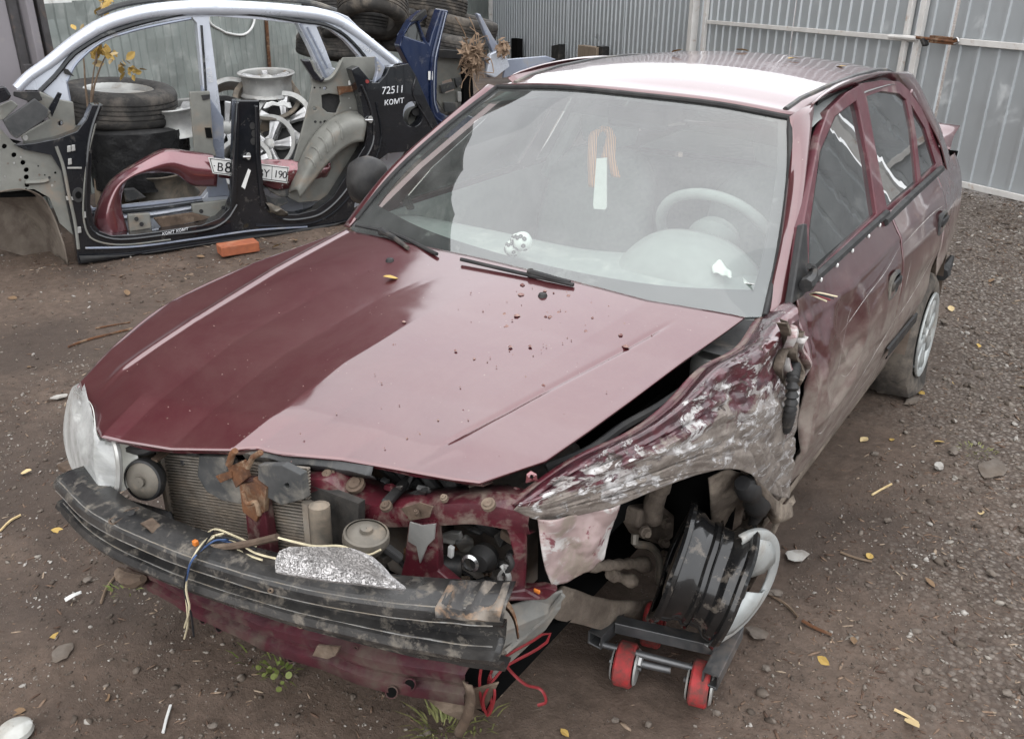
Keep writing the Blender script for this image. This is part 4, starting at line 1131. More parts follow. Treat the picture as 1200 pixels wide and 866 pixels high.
for u, v, y, r in ((100, 520, .335, .042), (112, 550, .295, .032), (92, 482, .37, .034)):
    MB().lathe([(.001, -.035), (r * .5, -.028), (r * .85, -.012), (r, .006), (r * 1.05, .006)], at(u, v, y=y), (-.2, -1, .2), 22).build('reflector_bowl', M['chrome'], hl_o)
    MB().lathe([(.001, .012), (.007, .009), (.008, -.03)], at(u, v, y=y), (-.2, -1, .2), 10).build('bulb', M['lens'], hl_o)
for k in range(5): MB().tube([p + V((0, .004, 0)) for p in [r[4 + k * 4] for r in hl_][2:24]], .0016, 4).build('lens_rib', M['lens'], hl_o)
lb = MB()
q0 = hlp([(131, 513, .285), (143, 518, .30), (146, 545, .30), (144, 566, .29), (136, 576, .26)])
q1 = [p + V((.0, .16, .01)) for p in q0]
lb.grid([q0, q1]); 
lb.build('headlight_body', M['lens_back'], car, solid=.006)
MB().tube(crv(hlp([(133, 513, .272), (138, 530, .258), (140, 555, .250), (136, 576, .238), (118, 580, .222)]), 20), .008, 7).build('headlight_rim', M['alloy'], car)
MB().box(at(160, 536, y=.36), (.12, .08, .07)).build('lamp_bracket', M['plastic_g'], car, smooth=False, bevel=.01)
MB().tube(crv(hlp([(150, 525, .30), (168, 528, .30), (185, 522, .32)]), 8), .012, 7).build('side_loom', M['plastic'], car)
MB().bar(hlp([(74, 545, .33)])[0], hlp([(92, 556, .30)])[0], .03, .02).build('bumper_bracket', M['rust_b'], car, smooth=False, bevel=.004)
MB().grid([[at(130, 580, y=.30), at(200, 600, y=.32)], [at(150, 610, y=.29), at(215, 640, y=.32)]]).build('splash_panel', M['plastic'], car, solid=.006)

# ---- bumper reinforcement beam: pressed channel, bent back on its right-hand end
PB = [(66, 561, .190), (110, 602, .150), (180, 636, .160), (250, 662, .185), (330, 684, .215), (410, 700, .255), (500, 710, .315), (592, 714, .385)]
top = [at(u, v, y=y) for u, v, y in PB]
bc = crv(top, 90)
lowpx = [(72, 608), (120, 655), (190, 690), (250, 712), (330, 738), (410, 760), (500, 782), (586, 797)]
lo_ = crv([at(u, v, y=t.y + .004) for (u, v), t in zip(lowpx, top)], 90)
prof = [(-.02, .075, .004), (0, .03, .008), (.0, .006, .004), (.05, -.004, 0), (.16, -.008, 0), (.20, -.006, 0), (.235, .020, 0), (.27, .024, 0), (.50, .024, 0), (.535, .010, 0), (.56, -.004, 0), (.66, -.010, 0), (.74, -.006, 0), (.80, .012, 0), (.84, .016, 0), (.97, .018, 0), (1.0, .03, 0), (1.02, .07, -.004)]
rows = []
for q, dy, dz in prof:
    row = []
    for i in range(90):
        s = i / 89
        p = bc[i].lerp(lo_[i], q)
        n = V((.25 * (s - .35) * -2, 1, 0)).normalized()
        p = p + n * dy + V((0, 0, dz))
        crush = sst(.80, 1, s)
        p += V((0, -1, .3)) * crush * (.014 * nz(p, 13, 3) + .006 * nz(p, 30, 4))
        p += V((0, -1, 0)) * .002 * nz(p, 9, 8)
        row.append(p)
    rows.append(row)
bm_ = MB()
# slots pressed through the face are left open
nv = 90
holes = set()
slots = [(.90, .805, .33, .50), ]
bm_.grid(rows)
def slot_faces():
    keep = []
    for f in bm_.f:
        j, i = divmod(f[0], nv)
        s, q = i / 89, prof[j][0]
        if (.785 <= s < .862 and .30 <= q < .50) or (.40 <= s < .44 and .30 <= q < .5 and False): continue
        keep.append(f)
    bm_.f = keep
slot_faces()
beam = MB(); beam.v, beam.f = bm_.v, bm_.f
beam = beam.build('bumper_beam', M['beam'], car, auto=28, solid=.004)
def beampt(s, q, off=.004):
    i = min(88, int(s * 89)); k = s * 89 - i
    j = max(a for a in range(len(prof) - 1) if prof[a][0] <= q)
    kk = (q - prof[j][0]) / (prof[j + 1][0] - prof[j][0])
    a = rows[j][i].lerp(rows[j][i + 1], k); b = rows[j + 1][i].lerp(rows[j + 1][i + 1], k)
    return a.lerp(b, kk) + V((0, -off, off * .3))
def beam_hole(s, q, ds, dq, n=14, mat='void', name='beam_slot', sq=1.):
    pts = [beampt(s + ds * math.copysign(abs(math.cos(a)) ** sq, math.cos(a)), q + dq * math.copysign(abs(math.sin(a)) ** sq, math.sin(a)), .0035) for a in np.linspace(0, 2 * math.pi, n, endpoint=False)]
    MB().add(pts, [tuple(range(n))]).build(name, M[mat], beam, smooth=False)
    MB().tube(pts + [pts[0]], .0022, 5, cap=False).build(name + '_rim', M['rust_b'], beam)
beam_hole(.13, .385, .016, .085); beam_hole(.335, .385, .018, .085); beam_hole(.565, .385, .024, .075, sq=.7)
beam_hole(.245, -.0, .008, .018); beam_hole(.66, .92, .005, .04); beam_hole(.62, .12, .004, .03); 
for q_, r__ in ((.195, .0022), (.545, .0022), (.985, .0018), (.02, .0016)):
    MB().tube([beampt(.015 + .97 * i / 70, q_, .0015) + V((0, 0, .001 * nz((i * .3, q_, 1), 1.7))) for i in range(71)], r__, 5).build('beam_ridge', M['edge_pale'], beam)  # pale lines laid along the beam ridges
# crumpled rusty end of the beam
re = [beampt(.93 + .07 * i / 9, q, .006) for q in (.02,) for i in range(10)]
ru_ = []
for j, q in enumerate((-.02, .03, .12, .22, .30)):
    ru_.append([beampt(.90 + .099 * i / 17, max(q, -.019), .006) + V((0, -.004, .004)) * (1 + 3 * nz((i * .4, j * .7, 2), 1.3)) for i in range(18)])
t = NT('rust_stained_end')
n_ = t.ramp(t.noise(16, 8, .7, .6, stretch=(1, 1, 2.4)), [(.53, 0.), (.62, 1.)])
t.bsdf(t.mix(n_, t.mix(t.ramp(t.noise(18, 6, off=2), [(.45, 0.), (.6, 1.)]), (.035, .033, .032), (.17, .145, .12)), t.mix(t.noise(22, off=4), (.17, .075, .03), (.24, .195, .145))), .7, 0, t.bump(t.noise(40), .4, .004))
M['ruststain'] = t.m
MB().grid(ru_).build('rusted_end', M['ruststain'], beam, solid=.002)
MB().grid(patch([X([(545, 700, .50), (572, 694, .54), (592, 700, .57)]), X([(548, 690, .50), (575, 684, .54), (590, 690, .56)]), X([(560, 688, .52), (580, 682, .545), (592, 690, .56)])], 10, 8, lambda p, s, q: p + V((0, 0, .008 * nz(p, 40))))).build('torn_beam_lip', M['ruststain'], beam, solid=.003)
sc_ = crv([at(u, v, y=y) for u, v, y in ((556, 694, .42), (575, 698, .43), (592, 706, .45), (602, 720, .45), (607, 742, .44))], 16)
MB().grid([[p + V((0, 0, .012)) for p in sc_], [p + V((.006, -.006, 0)) for p in sc_], [p + V((.0, .0, -.014)) for p in sc_]]).build('rusty_strap', M['rust'], car, solid=.003)
# mounting tab with bolt on top of the beam
MB().plate([at(u, v, z=.575) for u, v in ((144, 602), (164, 597), (175, 604), (166, 616), (152, 614))], .004).build('mounting_tab', M['paint_in'], beam, smooth=False)
MB().lathe([(.001, .008), (.009, .008), (.01, .0), (.016, -.001), (.016, -.004)], at(155, 604, z=.585), (0, -.2, 1), 8).build('bolt', M['plastic'], beam)
MB().grid(patch([[at(160, 612, z=.572), at(175, 603, z=.572)], [at(172, 618, z=.60), at(184, 612, z=.595)], [at(184, 630, z=.575), at(196, 624, z=.57)]], 8, 8)).build('bent_tab', M['rust_b'], beam, solid=.004)
for u0, v0, u1, v1, z in ((118, 640, 128, 650, .5),):
    pass
# ---- lower cross member
LB = [(150, 668, .33), (190, 690, .31), (240, 716, .31), (300, 742, .32), (370, 766, .335), (440, 790, .36), (500, 800, .39), (545, 806, .42)]
lc = crv([at(u, v, y=y) for u, v, y in LB], 60)
lrow = []
for q, dy, dz in ((0, .08, .046), (0, .012, .044), (0, .0, .036), (0, .0, .016), (0, .010, .010), (0, .012, -.004), (0, -.004, -.012), (0, -.004, -.036), (0, .012, -.050), (0, .07, -.05)):
    lrow.append([p + V((0, dy, dz * (.75 + .35 * sst(.2, .75, i / 59)) + .006 * nz(p, 10, 4) + .003 * nz(p, 31, 2))) for i, p in enumerate(lc)])
lower = MB().grid(lrow).build('lower_cross_member', M['paint_sub'], car, auto=50, solid=.004)
for u, v, ru, rv in ((238, 723, 5, 8), (257, 733, 5, 8), (341, 770, 5, 6), (459, 811, 7, 7), (480, 802, 7, 7), (416, 760, 3, 3)):
    y = min(((q_ - at(u, v, y=q_.y)).length, q_.y) for r_w in lrow[1:9] for q_ in r_w)[1] - .003
    pts = [at(u + ru * math.cos(a), v + rv * math.sin(a), y=y) for a in np.linspace(0, 2 * math.pi, 14, endpoint=False)]
    MB().add(pts, [tuple(range(14))]).build('drain_hole', M['void'], lower, smooth=False)
    MB().tube(pts + [pts[0]], .0018, 5, cap=False).build('drain_hole_rim', M['paint_sub'], lower)
MB().plate([at(u, v, y=.31) for u, v in ((372, 756), (398, 758), (393, 768), (384, 772), (366, 768))], .005).build('weld_plate', M['rust_b'], lower, smooth=False)
MB().plate([at(u, v, y=y) for u, v, y in ((500, 820, .40), (540, 812, .42), (585, 800, .45), (570, 830, .46), (548, 848, .46), (520, 836, .42))], .006).build('bent_under_plate', M['rust_b'], car, smooth=False, bevel=.003)
st_ = crv([at(u, v, y=y) for u, v, y in ((548, 800, .41), (552, 815, .41), (548, 838, .42), (536, 862, .44))], 14)
MB().grid([[p + V((-.012, 0, 0)) for p in st_], [p + V((0, -.004, 0)) for p in st_], [p + V((.012, 0, 0)) for p in st_]]).build('hanging_strap', M['rust_b'], car, solid=.004)
MB().tube(crv([at(u, v, y=.30) for u, v in ((138, 668), (146, 676), (158, 680), (168, 678))], 8), [.012, .02, .022, .022, .022, .02, .016, .01], 8).build('tow_eye', M['rust_b'], car)
# grey splash shield below the left headlamp opening
ss = [at(u, v, y=y) for u, v, y in ((590, 712, .50), (625, 702, .56), (660, 692, .60), (658, 712, .60), (640, 738, .58), (612, 764, .54), (590, 785, .49), (572, 800, .46), (585, 770, .48), (592, 740, .49))]
MB().plate(ss, .006).build('splash_shield', M['lens_back'], car, smooth=False, bevel=.003)
MB().tube(lin([at(660, 697, y=.595), at(640, 722, y=.575), at(610, 748, y=.53), at(592, 764, y=.48)], 10), .006, 6).build('shield_rib', M['lens_back'], car)
# ---- wiring
def wires(name, paths, yv, rad=.0024):
    for i, (mt, p) in enumerate(paths):
        MB().tube(crv([at(u, v, y=y) for u, v, y in p] if len(p[0]) == 3 else [at(u, v, y=yv) for u, v in p], 26), rad, 5).build(name, M[mt], car)
wires('loom_wire', [
    ('wire_w', [(240, 632, .24), (252, 628, .235), (236, 640, .20), (224, 658, .165), (217, 685, .155), (219, 708, .155), (220, 730, .16), (216, 748, .17)]),
    ('wire_w', [(262, 625, .25), (245, 630, .23), (231, 645, .18), (221, 665, .160), (218, 690, .152), (222, 712, .152), (216, 735, .16)]),
    ('wire_k', [(250, 622, .25), (238, 640, .19), (222, 662, .158), (216, 690, .15), (224, 720, .155), (227, 745, .165)]),
    ('wire_b', [(268, 632, .25), (250, 634, .22), (226, 655, .163), (218, 680, .153)]),
    ('wire_w', [(252, 628, .25), (275, 634, .25), (300, 648, .24), (330, 656, .235)]),
    ('wire_w', [(248, 634, .235), (270, 640, .24), (290, 650, .24), (307, 656, .235)]),
    ('wire_w', [(240, 626, .26), (252, 620, .27), (275, 628, .27), (300, 640, .26)]),
    ('wire_w', [(326, 630, .26), (345, 635, .27), (370, 640, .27), (400, 640, .29), (430, 650, .31), (446, 644, .32)]),
    ('wire_k', [(240, 640, .21), (256, 630, .24), (280, 634, .25), (300, 644, .24)]),
    ('wire_b', [(255, 632, .24), (275, 637, .25), (290, 642, .25)])], 0)
MB().tube(crv([at(u, v, y=y) for u, v, y in ((242, 642, .215), (270, 640, .235), (300, 635, .25), (325, 629, .265))], 12), .008, 7).build('taped_loom', M['rust_b'], car)
MB().box(at(229, 636, y=.20), (.012, .010, .012)).build('wire_connector', M['orange'], car, smooth=False, bevel=.002)
wires('red_wire', [
    ('wire_r', [(566, 770, .46), (562, 800, .44), (568, 835, .45), (576, 826, .46), (572, 800, .46), (580, 780, .47), (600, 764, .50), (622, 752, .53), (642, 740, .55), (646, 746, .55), (630, 760, .53), (600, 776, .49), (588, 784, .47)]),
    ('wire_r', [(588, 772, .47), (600, 788, .45), (616, 802, .44), (634, 808, .43), (640, 822, .43), (630, 826, .42)]),
    ('wire_r', [(574, 790, .46), (580, 812, .45), (572, 838, .45), (566, 820, .44), (576, 800, .45), (592, 780, .47)])], 0, .0032)
# ---- broken left front corner: strut, knuckle, arm, hose
SX = .56
def sx(l, x=SX): return [at(u, v, x=xx[0] if xx else x) for u, v, *xx in l]
MB().tube(sx([(772, 570, .58), (766, 590, .575), (765, 608, .57)]), [.026, .027, .026], 16).build('strut_tube', M['mudmetal'], car)
MB().tube(sx([(778, 540, .60), (772, 572, .58)]), [.032, .030], 16).build('coil_spring_seat', M['mudmetal'], car)
kn = MB()
kn.plate(sx([(752, 598), (780, 594), (792, 604), (790, 630), (778, 640), (756, 632), (748, 618)]), .05)
kn.build('steering_knuckle', M['mudmetal'], car, smooth=False, bevel=.010)
for u, v in ((781, 613), (779, 636), (757, 624)):
    MB().lathe([(.001, .012), (.010, .012), (.011, .0), (.017, 0), (.017, -.01)], at(u, v, x=.578), (.8, -.5, .1), 6).build('clamp_bolt', M['mudmetal'], car)
MB().tube(crv(sx([(744, 626, .57), (744, 636, .575), (762, 640, .58), (772, 652, .585), (773, 672, .585), (774, 690, .58)]), 20), .010, 8).build('brake_hose', M['horn'], car)
MB().tube(crv(sx([(690, 665, .50), (715, 662, .53), (750, 660, .56), (758, 664, .56)]), 14), [.012 + .004 * (i % 2) + (.008 if 9 < i < 13 else 0) for i in range(14)], 10).build('tie_rod', M['mudmetal'], car)
MB().tube(crv(sx([(715, 672, .53), (726, 676, .54), (738, 680, .56), (748, 682, .58)]), 10), [.016, .017, .020, .014, .013, .012, .016, .02, .018, .01], 9).build('ball_joint', M['mudmetal'], car)
ca = sx([(660, 686, .48), (690, 688, .50), (730, 694, .53), (770, 700, .56)])
cr_ = [ca, [p + V((0, -.04, -.005)) for p in ca], [p + V((0, -.05, -.055)) for p in ca], [p + V((0, .0, -.065)) for p in ca]]
MB().grid(patch(cr_, 20, 12, lambda p, s, q: p + V((0, 0, -.03 * math.sin(math.pi * s) + .006 * nz(p, 12))))).build('control_arm', M['mudmetal'], car, solid=.012)
MB().lathe([(.001, .02), (.03, .018), (.045, 0), (.05, -.03)], at(786, 668, x=.60), (.8, .5, -.2), 18).build('wheel_hub', M['mudmetal'], car)
# inside of the wheel house
wh = [X([(700, 600, .52), (730, 590, .50), (800, 560, .50), (870, 552, .58), (905, 580, .70)]),
      [V((.46, .85, .60)), V((.44, .95, .60)), V((.44, 1.12, .58)), V((.50, 1.32, .50)), V((.66, 1.42, .42))],
      [V((.44, .80, .40)), V((.42, .95, .35)), V((.44, 1.2, .33)), V((.52, 1.40, .30)), V((.70, 1.47, .24))]]
MB().grid(patch(wh, 30, 20, lambda p, s, q: p + V((.5, -.5, .3)) * .02 * fnz(p, 6))).build('wheel_house', M['housing'], car, solid=.004)
MB().grid(patch([X([(830, 560, .70), (850, 552, .73), (872, 556, .75)]), X([(832, 590, .69), (850, 590, .71), (872, 590, .73)]), X([(836, 625, .68), (855, 622, .70), (868, 612, .72)])], 14, 14, lambda p, s, q: p + V((.4, -.7, .1)) * .02 * fnz(p, 9))).build('liner_panel', M['mudmetal'], car, solid=.004)
MB().tube(crv(X([(870, 566, .77), (882, 580, .78), (888, 600, .78), (880, 616, .77)]), 12), [.02, .03, .034, .03, .024, .028, .034, .036, .03, .02, .016, .01], 9).build('torn_liner', M['plastic'], car)
# the bare rim and its smashed hubcap
WA = V((.93, .28, -.24)).normalized()
wc0 = at(786, 657, x=.655)
prof = [(.150, .004), (.176, .0), (.180, .006), (.176, .013), (.162, .016), (.158, .034), (.146, .046), (.143, .058), (.150, .064), (.150, .072), (.142, .078), (.142, .098), (.158, .110), (.162, .126), (.176, .130), (.180, .137), (.175, .143), (.150, .140)]
prof = [(r * .90, h * 1.18) for r, h in prof]
rim = MB().lathe(prof, wc0, WA, 56)
rim.v = [p + WA * (.010 * nz(p, 7, 3)) + V((0, 0, .006 * nz(p, 6, 5))) for p in rim.v]
MB_r = rim.build('bare_wheel_rim', M['rimblack'], car, auto=35, solid=.003)
MB().lathe([(.001, .05), (.06, .055), (.10, .09), (.143, .085)], wc0, WA, 36).build('rim_disc', M['rimblack'], MB_r)
MB().lathe([(.001, .01), (.09, .01), (.10, .02), (.10, .04), (.05, .05)], wc0, WA, 30).build('brake_backplate', M['mudmetal'], car)
hc = wc0 + WA * .160 + V((.0, -.0, -.004))
HA = (WA + V((.30, -.70, .18))).normalized()
m = frame(HA)
hubc = MB().lathe([(.132, .006), (.138, .012), (.158, .014), (.165, .010), (.166, .0)], hc, HA, 40, arc=(-115, 95))
for a, wd in ((50, 38), (-64, 36)):
    pts = []
    for r, k, hh in ((.055, .9, .012), (.09, 1, .022), (.12, 1.0, .020), (.146, 1.1, .012)):
        pts.append([hc + m @ V((r * math.cos(R(a + wd * k * j)), r * math.sin(R(a + wd * k * j)), hh + .004 - .004 * abs(j) ** 3)) for j in (-1, -.5, 0, .5, 1)])
    hubc.grid(pts)
hubc.build('smashed_hubcap', M['hubcap'], MB_r, solid=.004)

# ================================================================== fence, gate, posts
def sheet(a, b, z0, z1, pitch, top, wide, depth, back=False, dents=0, seed=0):
    """corrugated steel: trapezoid ribs standing proud towards the yard"""
    a, b = V(a), V(b)
    d = (b - a); L = d.length; d.normalize()
    n = V((d.y, -d.x, 0))
    if n.dot(CAM - a) < 0: n = -n
    xs = []
    x = 0
    while x < L:
        for f, h in ((0, 0), (.5 - wide / 2, 0), (.5 - top / 2, 1), (.5 + top / 2, 1), (.5 + wide / 2, 0)):
            if x + f * pitch <= L: xs.append((x + f * pitch, h))
        x += pitch
    nz_ = 14 if dents else 2
    rows = []
    for j in range(nz_):
        z = z0 + (z1 - z0) * j / (nz_ - 1)
        rows.append([a + d * x + n * (h * depth + (dents * fnz((x * 2.2, z * 2.2, seed), 1.1, seed) if dents else .004 * nz((x, z, seed), .8))) + V((0, 0, z)) for x, h in xs])
    return MB().grid(rows)
BD = V((-.80, .60, 0)).normalized()           # run of the far fence, to the left
B0 = V((.256, 7.641, 0))
BN = V((-.60, -.80, 0)).normalized()
BP = Plane(B0, BN)
def bx(u, v=10, off=0): return BP.at(u, v, off)
def flat(p, z=0): return V((p.x, p.y, z))
corner = flat(bx(574, 10)); postR = flat(bx(824, 10))
fen = thing('metal_fence', 'tall pale corrugated metal fence behind the maroon car roof, left of the gate', 'fence', (corner + postR) / 2)
n_sh = 4
for k in range(n_sh):
    a, b = corner.lerp(postR, k / n_sh), corner.lerp(postR, (k + 1.012) / n_sh)
    off = BN * (.003 * (k % 2))
    sheet(a + off, b + off, .0, 3.0, .150, .17, .30, .020, seed=k).build('fence_sheet', M['fence_z'], fen, smooth=False)
def post(p, w, h, parent, name='fence_post', m='rail', off=.05):
    return MB().box(V((p.x, p.y, h / 2)) + BN * off, (w, w, h), frame((0, 0, 1), BD)).build(name, M[m], parent, smooth=False, bevel=.006)
post(flat(bx(577, 10)), .10, 3.05, fen)
post(flat(bx(818, 10)), .10, 3.1, fen)
for z in (.35, ):
    MB().bar(corner + V((0, 0, z)) - BN * .03, postR + V((0, 0, z)) - BN * .03, .04, .04).build('fence_rail', M['rail'], fen, smooth=False)
# gate: left leaf in line with the fence, right leaf swung slightly
gL0, gL1 = flat(bx(830, 10)), flat(bx(1080, 10))
gate = thing('sheet_metal_gate_leaf', 'left leaf of the corrugated metal gate, with white frame, behind the car roof', 'gate', (gL0 + gL1) / 2)
for k in range(2):
    sheet(gL0.lerp(gL1, k * .5) + BN * .003 * k, gL0.lerp(gL1, min(1, k * .5 + .506)) + BN * .003 * k, .08, 3.0, .160, .18, .32, .018, seed=k + 5).build('gate_sheet', M['fence_z'], gate, smooth=False)
def gbar(p, q, w, h, parent, name='gate_rail', m='rail'):
    return MB().bar(p, q, w, h, up=(0, 0, 1)).build(name, M[m], parent, smooth=False, bevel=.004)
gbar(BP.at(829, 26, .05), BP.at(1078, 47, .05), .030, .045, gate)
gbar(flat(gL0, .14) + BN * .05, flat(gL1, .14) + BN * .05, .03, .05, gate)
for p in (flat(bx(832, 10)), flat(bx(1073, 10))):
    MB().box(V((p.x, p.y, 1.55)) + BN * .045, (.045, .05, 2.95), frame((0, 0, 1), BD)).build('gate_frame', M['rail'], gate, smooth=False, bevel=.004)
RD = V((.85, -.53, 0)).normalized()
RN = V((-.53, -.85, 0)).normalized()
RP = Plane(flat(bx(1084, 10)), RN)
gR0, gR1 = flat(RP.at(1086, 10)), flat(RP.at(1086, 10)) + RD * 2.6
gate2 = thing('sheet_metal_gate_leaf', 'right leaf of the corrugated metal gate with rusty bolt, right of the car', 'gate', (gR0 + gR1) / 2)
mid = flat(RP.at(1127, 0))
sheet(gR0, mid + RD * .03, .05, 3.0, .19, .13, .22, .016, seed=9).build('gate_sheet', M['fence_z'], gate2, smooth=False)
sheet(mid + RN * .012, gR1 + RN * .012, .05, 3.0, .19, .13, .22, .016, dents=.006, seed=11).build('gate_sheet', M['fence_z'], gate2, smooth=False)
gbar(RP.at(1125, 49, .045), RP.at(1200, 56, .045) + RD * 1.5, .03, .05, gate2)
gbar(RP.at(1114, 213, .045), RP.at(1200, 229.5, .045) + RD * 1.4, .03, .05, gate2)
p = flat(RP.at(1088, 10))
MB().box(V((p.x, p.y, 1.55)) + RN * .045, (.045, .06, 2.95), frame((0, 0, 1), RD)).build('gate_frame', M['rail'], gate2, smooth=False, bevel=.004)
lb_ = MB().tube(lin([RP.at(1042, 43, .09), RP.at(1074, 45.5, .09)], 4), .020, 8).build('bolt_tube', M['rail'], gate2)
MB().tube(lin([RP.at(1072, 44, .09), RP.at(1122, 50, .09)], 4), .013, 8).build('sliding_bolt', M['rust'], gate2)
MB().bar(RP.at(1090, 46, .08), RP.at(1120, 49, .08), .03, .06).build('bolt_plate', M['rust'], gate2, smooth=False, bevel=.004)
MB().bar(RP.at(1082, 46, .10), RP.at(1085, 54, .10), .06, .03).build('bolt_knob', M['plastic'], gate2, smooth=False, bevel=.008)
MB().tube(crv([RP.at(1117, 46, .10), RP.at(1122, 45, .11), RP.at(1123, 50, .11), RP.at(1118, 52, .10)], 8), .008, 6).build('lock_wire', M['chrome'], gate2)

# old dented fence on the left
LA = flat(at(60, 3, d=7.9)); LBp = corner + V((.0, .02, 0))
ld = (LBp - LA).normalized()
LA = LA - ld * 2.5
fo_ = thing('metal_fence', 'old dented greenish metal fence behind the stacked wheels on the left', 'fence', LA.lerp(LBp, .5))
LZ = at(90, 3.5, d=8.0).z
for k in range(6):
    a, b = LA.lerp(LBp, k / 6), LA.lerp(LBp, min(1, (k + 1.01) / 6))
    s_ = V((ld.y, -ld.x, 0)) * .004 * (k % 2)
    sheet(a + s_, b + s_, .0, LZ + .012 * (k % 2), .125, .80, .92, .012, dents=.022, seed=k + 20).build('fence_sheet', M['fence_o'], fo_, smooth=False)
LN = V((ld.y, -ld.x, 0)); LN = LN if LN.dot(CAM - LA) > 0 else -LN
LP = Plane(LA, LN)
MB().tube(lin([LP.at(311, 12, .04), LP.at(318, 110, .04), flat(LP.at(320, 130, .04), .0)], 6), .021, 6).build('rusty_post', M['rust'], fo_)
ho = one('garden_hose', MB().tube(crv([LP.at(u, v, .03) for u, v in ((244, 16), (246, 27), (258, 35), (266, 39), (285, 41), (295, 33), (299, 18), (297, 6))], 40), .012, 7), M['white'], 'loop of white hose hanging on the old fence behind the car shells', 'hose')

# grey lorry body at the far left
vp = flat(at(55, 75, d=6.7))
vd = V((.58, -.81, 0)).normalized()
vnm = V((.81, .58, 0))
van = thing('box_lorry', 'grey panelled lorry body standing at the left edge behind the cut car shell', 'lorry', vp - vd * -1.5)
VP = Plane(vp, V((.70, -.71, 0)))
vx = V((.40, .917, 0))                      # along the visible side, to the right
vb2 = V((-.917, .40, 0))
def vbox(c0, c1, z0, z1, th, nm, m='van'):
    a, b = V(c0), V(c1)
    return MB().bar(V((a.x, a.y, (z0 + z1) / 2)), V((b.x, b.y, (z0 + z1) / 2)), th, z1 - z0).build(nm, M[m], van, smooth=False, bevel=.004)
M['van'] = surf('grey_lorry_panel', (.205, .19, .20), (.185, .172, .182), 3, .6, 0, .05, dirt=(.25, .23, .22), dirt_amt=.2, coat=.1)
M['van_d'] = surf('dark_lorry_trim', (.07, .066, .068), (.05, .047, .047), 9, .6, 0, .15, dirt=(.16, .11, .08), dirt_amt=.3)
ww = (.20, .24, .24, .22, .24, .26, .26, .26)
x = .16
for k, wdt in enumerate(ww):
    a, b = vp - vx * x, vp - vx * (x + wdt - .008)
    vbox(b, a, .55, 3.2, .03, 'side_panel')
    x += wdt
vbox(vp - vx * 2.2 + vb2 * .03, vp + vb2 * .03, .5, 3.25, .02, 'inner_wall', 'van_d')
MB().bar(vp - vx * .135 + V((0, 0, .55)), vp - vx * .135 + V((0, 0, 3.2)), .05, .05).build('door_gap_strip', M['van_d'], van, smooth=False)
MB().bar(vp - vx * .055 + V((0, 0, .55)), vp - vx * .055 + V((0, 0, 3.2)), .13, .05).build('corner_post', M['van'], van, smooth=False, bevel=.008)
MB().bar(vp + vx * .03 + vb2 * .04 + V((0, 0, .55)), vp + vx * .03 + vb2 * .04 + V((0, 0, 3.2)), .05, .05).build('rear_post', M['van_d'], van, smooth=False, bevel=.01)
MB().bar(vp - vx * 2.2 + vb2 * .5 + V((0, 0, .45)), vp + vb2 * .5 + V((0, 0, .45)), .9, .12).build('chassis', M['van_d'], van, smooth=False)
for q in (.25, .45, 1.1, 1.9, 2.6):
    MB().box(vp - vx * .12 + V((0, 0, q)) + vx.cross(V((0, 0, 1))) * .03, (.05, .05, .07)).build('door_hinge', M['van_d'], van, smooth=False, bevel=.006)
MB().box(vp + vb2 * .5 - vx * .03 + V((0, 0, 1.85)), (.04, .9, 2.7), frame((0, 0, 1), vb2)).build('end_wall', M['van'], van, smooth=False)

# ================================================================== cut car sides on the left
WD = V((.363, .932, 0)).normalized()
WN = V((.932, -.363, 0)).normalized()
BK = Plane((-3.90, 2.06, 0), WN)
def bk(l, off=0): return BK.pts(l, off)
blk = thing('cut_car_side', 'black sawn-off car side with bare door openings, written number and fuel hole', 'car shell', (-3.6, 2.7, 0))
out = [(16, 170), (40, 168), (66, 163), (90, 154), (101, 140), (107.5, 123), (121, 123), (112, 146), (108, 178), (106, 239), (110, 262), (117, 271), (130, 276), (160, 275), (185, 271.6), (236, 264), (257, 256), (268, 245), (273.5, 232), (277, 118), (304, 118), (306, 185), (309, 222), (315, 242), (331, 251), (350, 251), (370, 246), (390, 231), (407, 204), (427, 172), (430, 160), (424, 120), (412, 82), (420, 78), (436, 97), (444, 97), (452, 88), (456, 79), (479, 75), (487, 88), (503, 124), (516, 152), (530, 200), (500, 190), (478, 178), (455, 180), (435, 195), (420, 214), (413, 258), (368, 274), (300, 282), (220, 292), (127, 306), (92, 310), (87, 276), (79, 239), (72, 201), (60, 182), (29, 176)]
hole = [BK.at(484 + 11.5 * math.cos(a) , 134 + 15 * math.sin(a)) for a in np.linspace(0, 2 * math.pi, 19)[:-1]]
MB().plate(bk(out), .10, n=WN, holes=[hole]).build('side_panel', M['blackpaint'], blk, smooth=False, bevel=.018)
# raised flange that runs round each opening, and swage lines on the sill
fl_ = MB()
def ridge(l, r=.009, off=.006, mat='blackpaint', n=40, nm='door_flange'):
    MB().tube(crv(bk(l, off), n), r, 6).build(nm, M[mat], blk)
ridge([(117, 124), (108, 150), (103, 180), (101, 238), (105, 266), (116, 276), (140, 281), (190, 276), (245, 269), (266, 258), (278, 240)])
ridge([(112, 145), (104, 178), (98, 230), (99, 262), (108, 280), (140, 287), (200, 281)], mat='inner_grey', r=.006)
ridge([(311, 244), (330, 257), (355, 257), (378, 250), (402, 228), (425, 192), (438, 165), (435, 130), (424, 100)])
ridge([(300, 264), (360, 263), (388, 252), (412, 228), (440, 188), (447, 160), (441, 120)], r=.007)
ridge([(100, 291), (160, 289), (230, 280), (300, 270), (360, 266)], r=.007, mat='silver_d', nm='sill_edge')
ridge([(96, 302), (160, 297), (230, 286), (300, 277), (370, 268)], r=.010, mat='blackpaint', nm='sill_edge')
sl = bk([(93, 300), (160, 298), (230, 288), (300, 279), (368, 270), (410, 258)], .02)
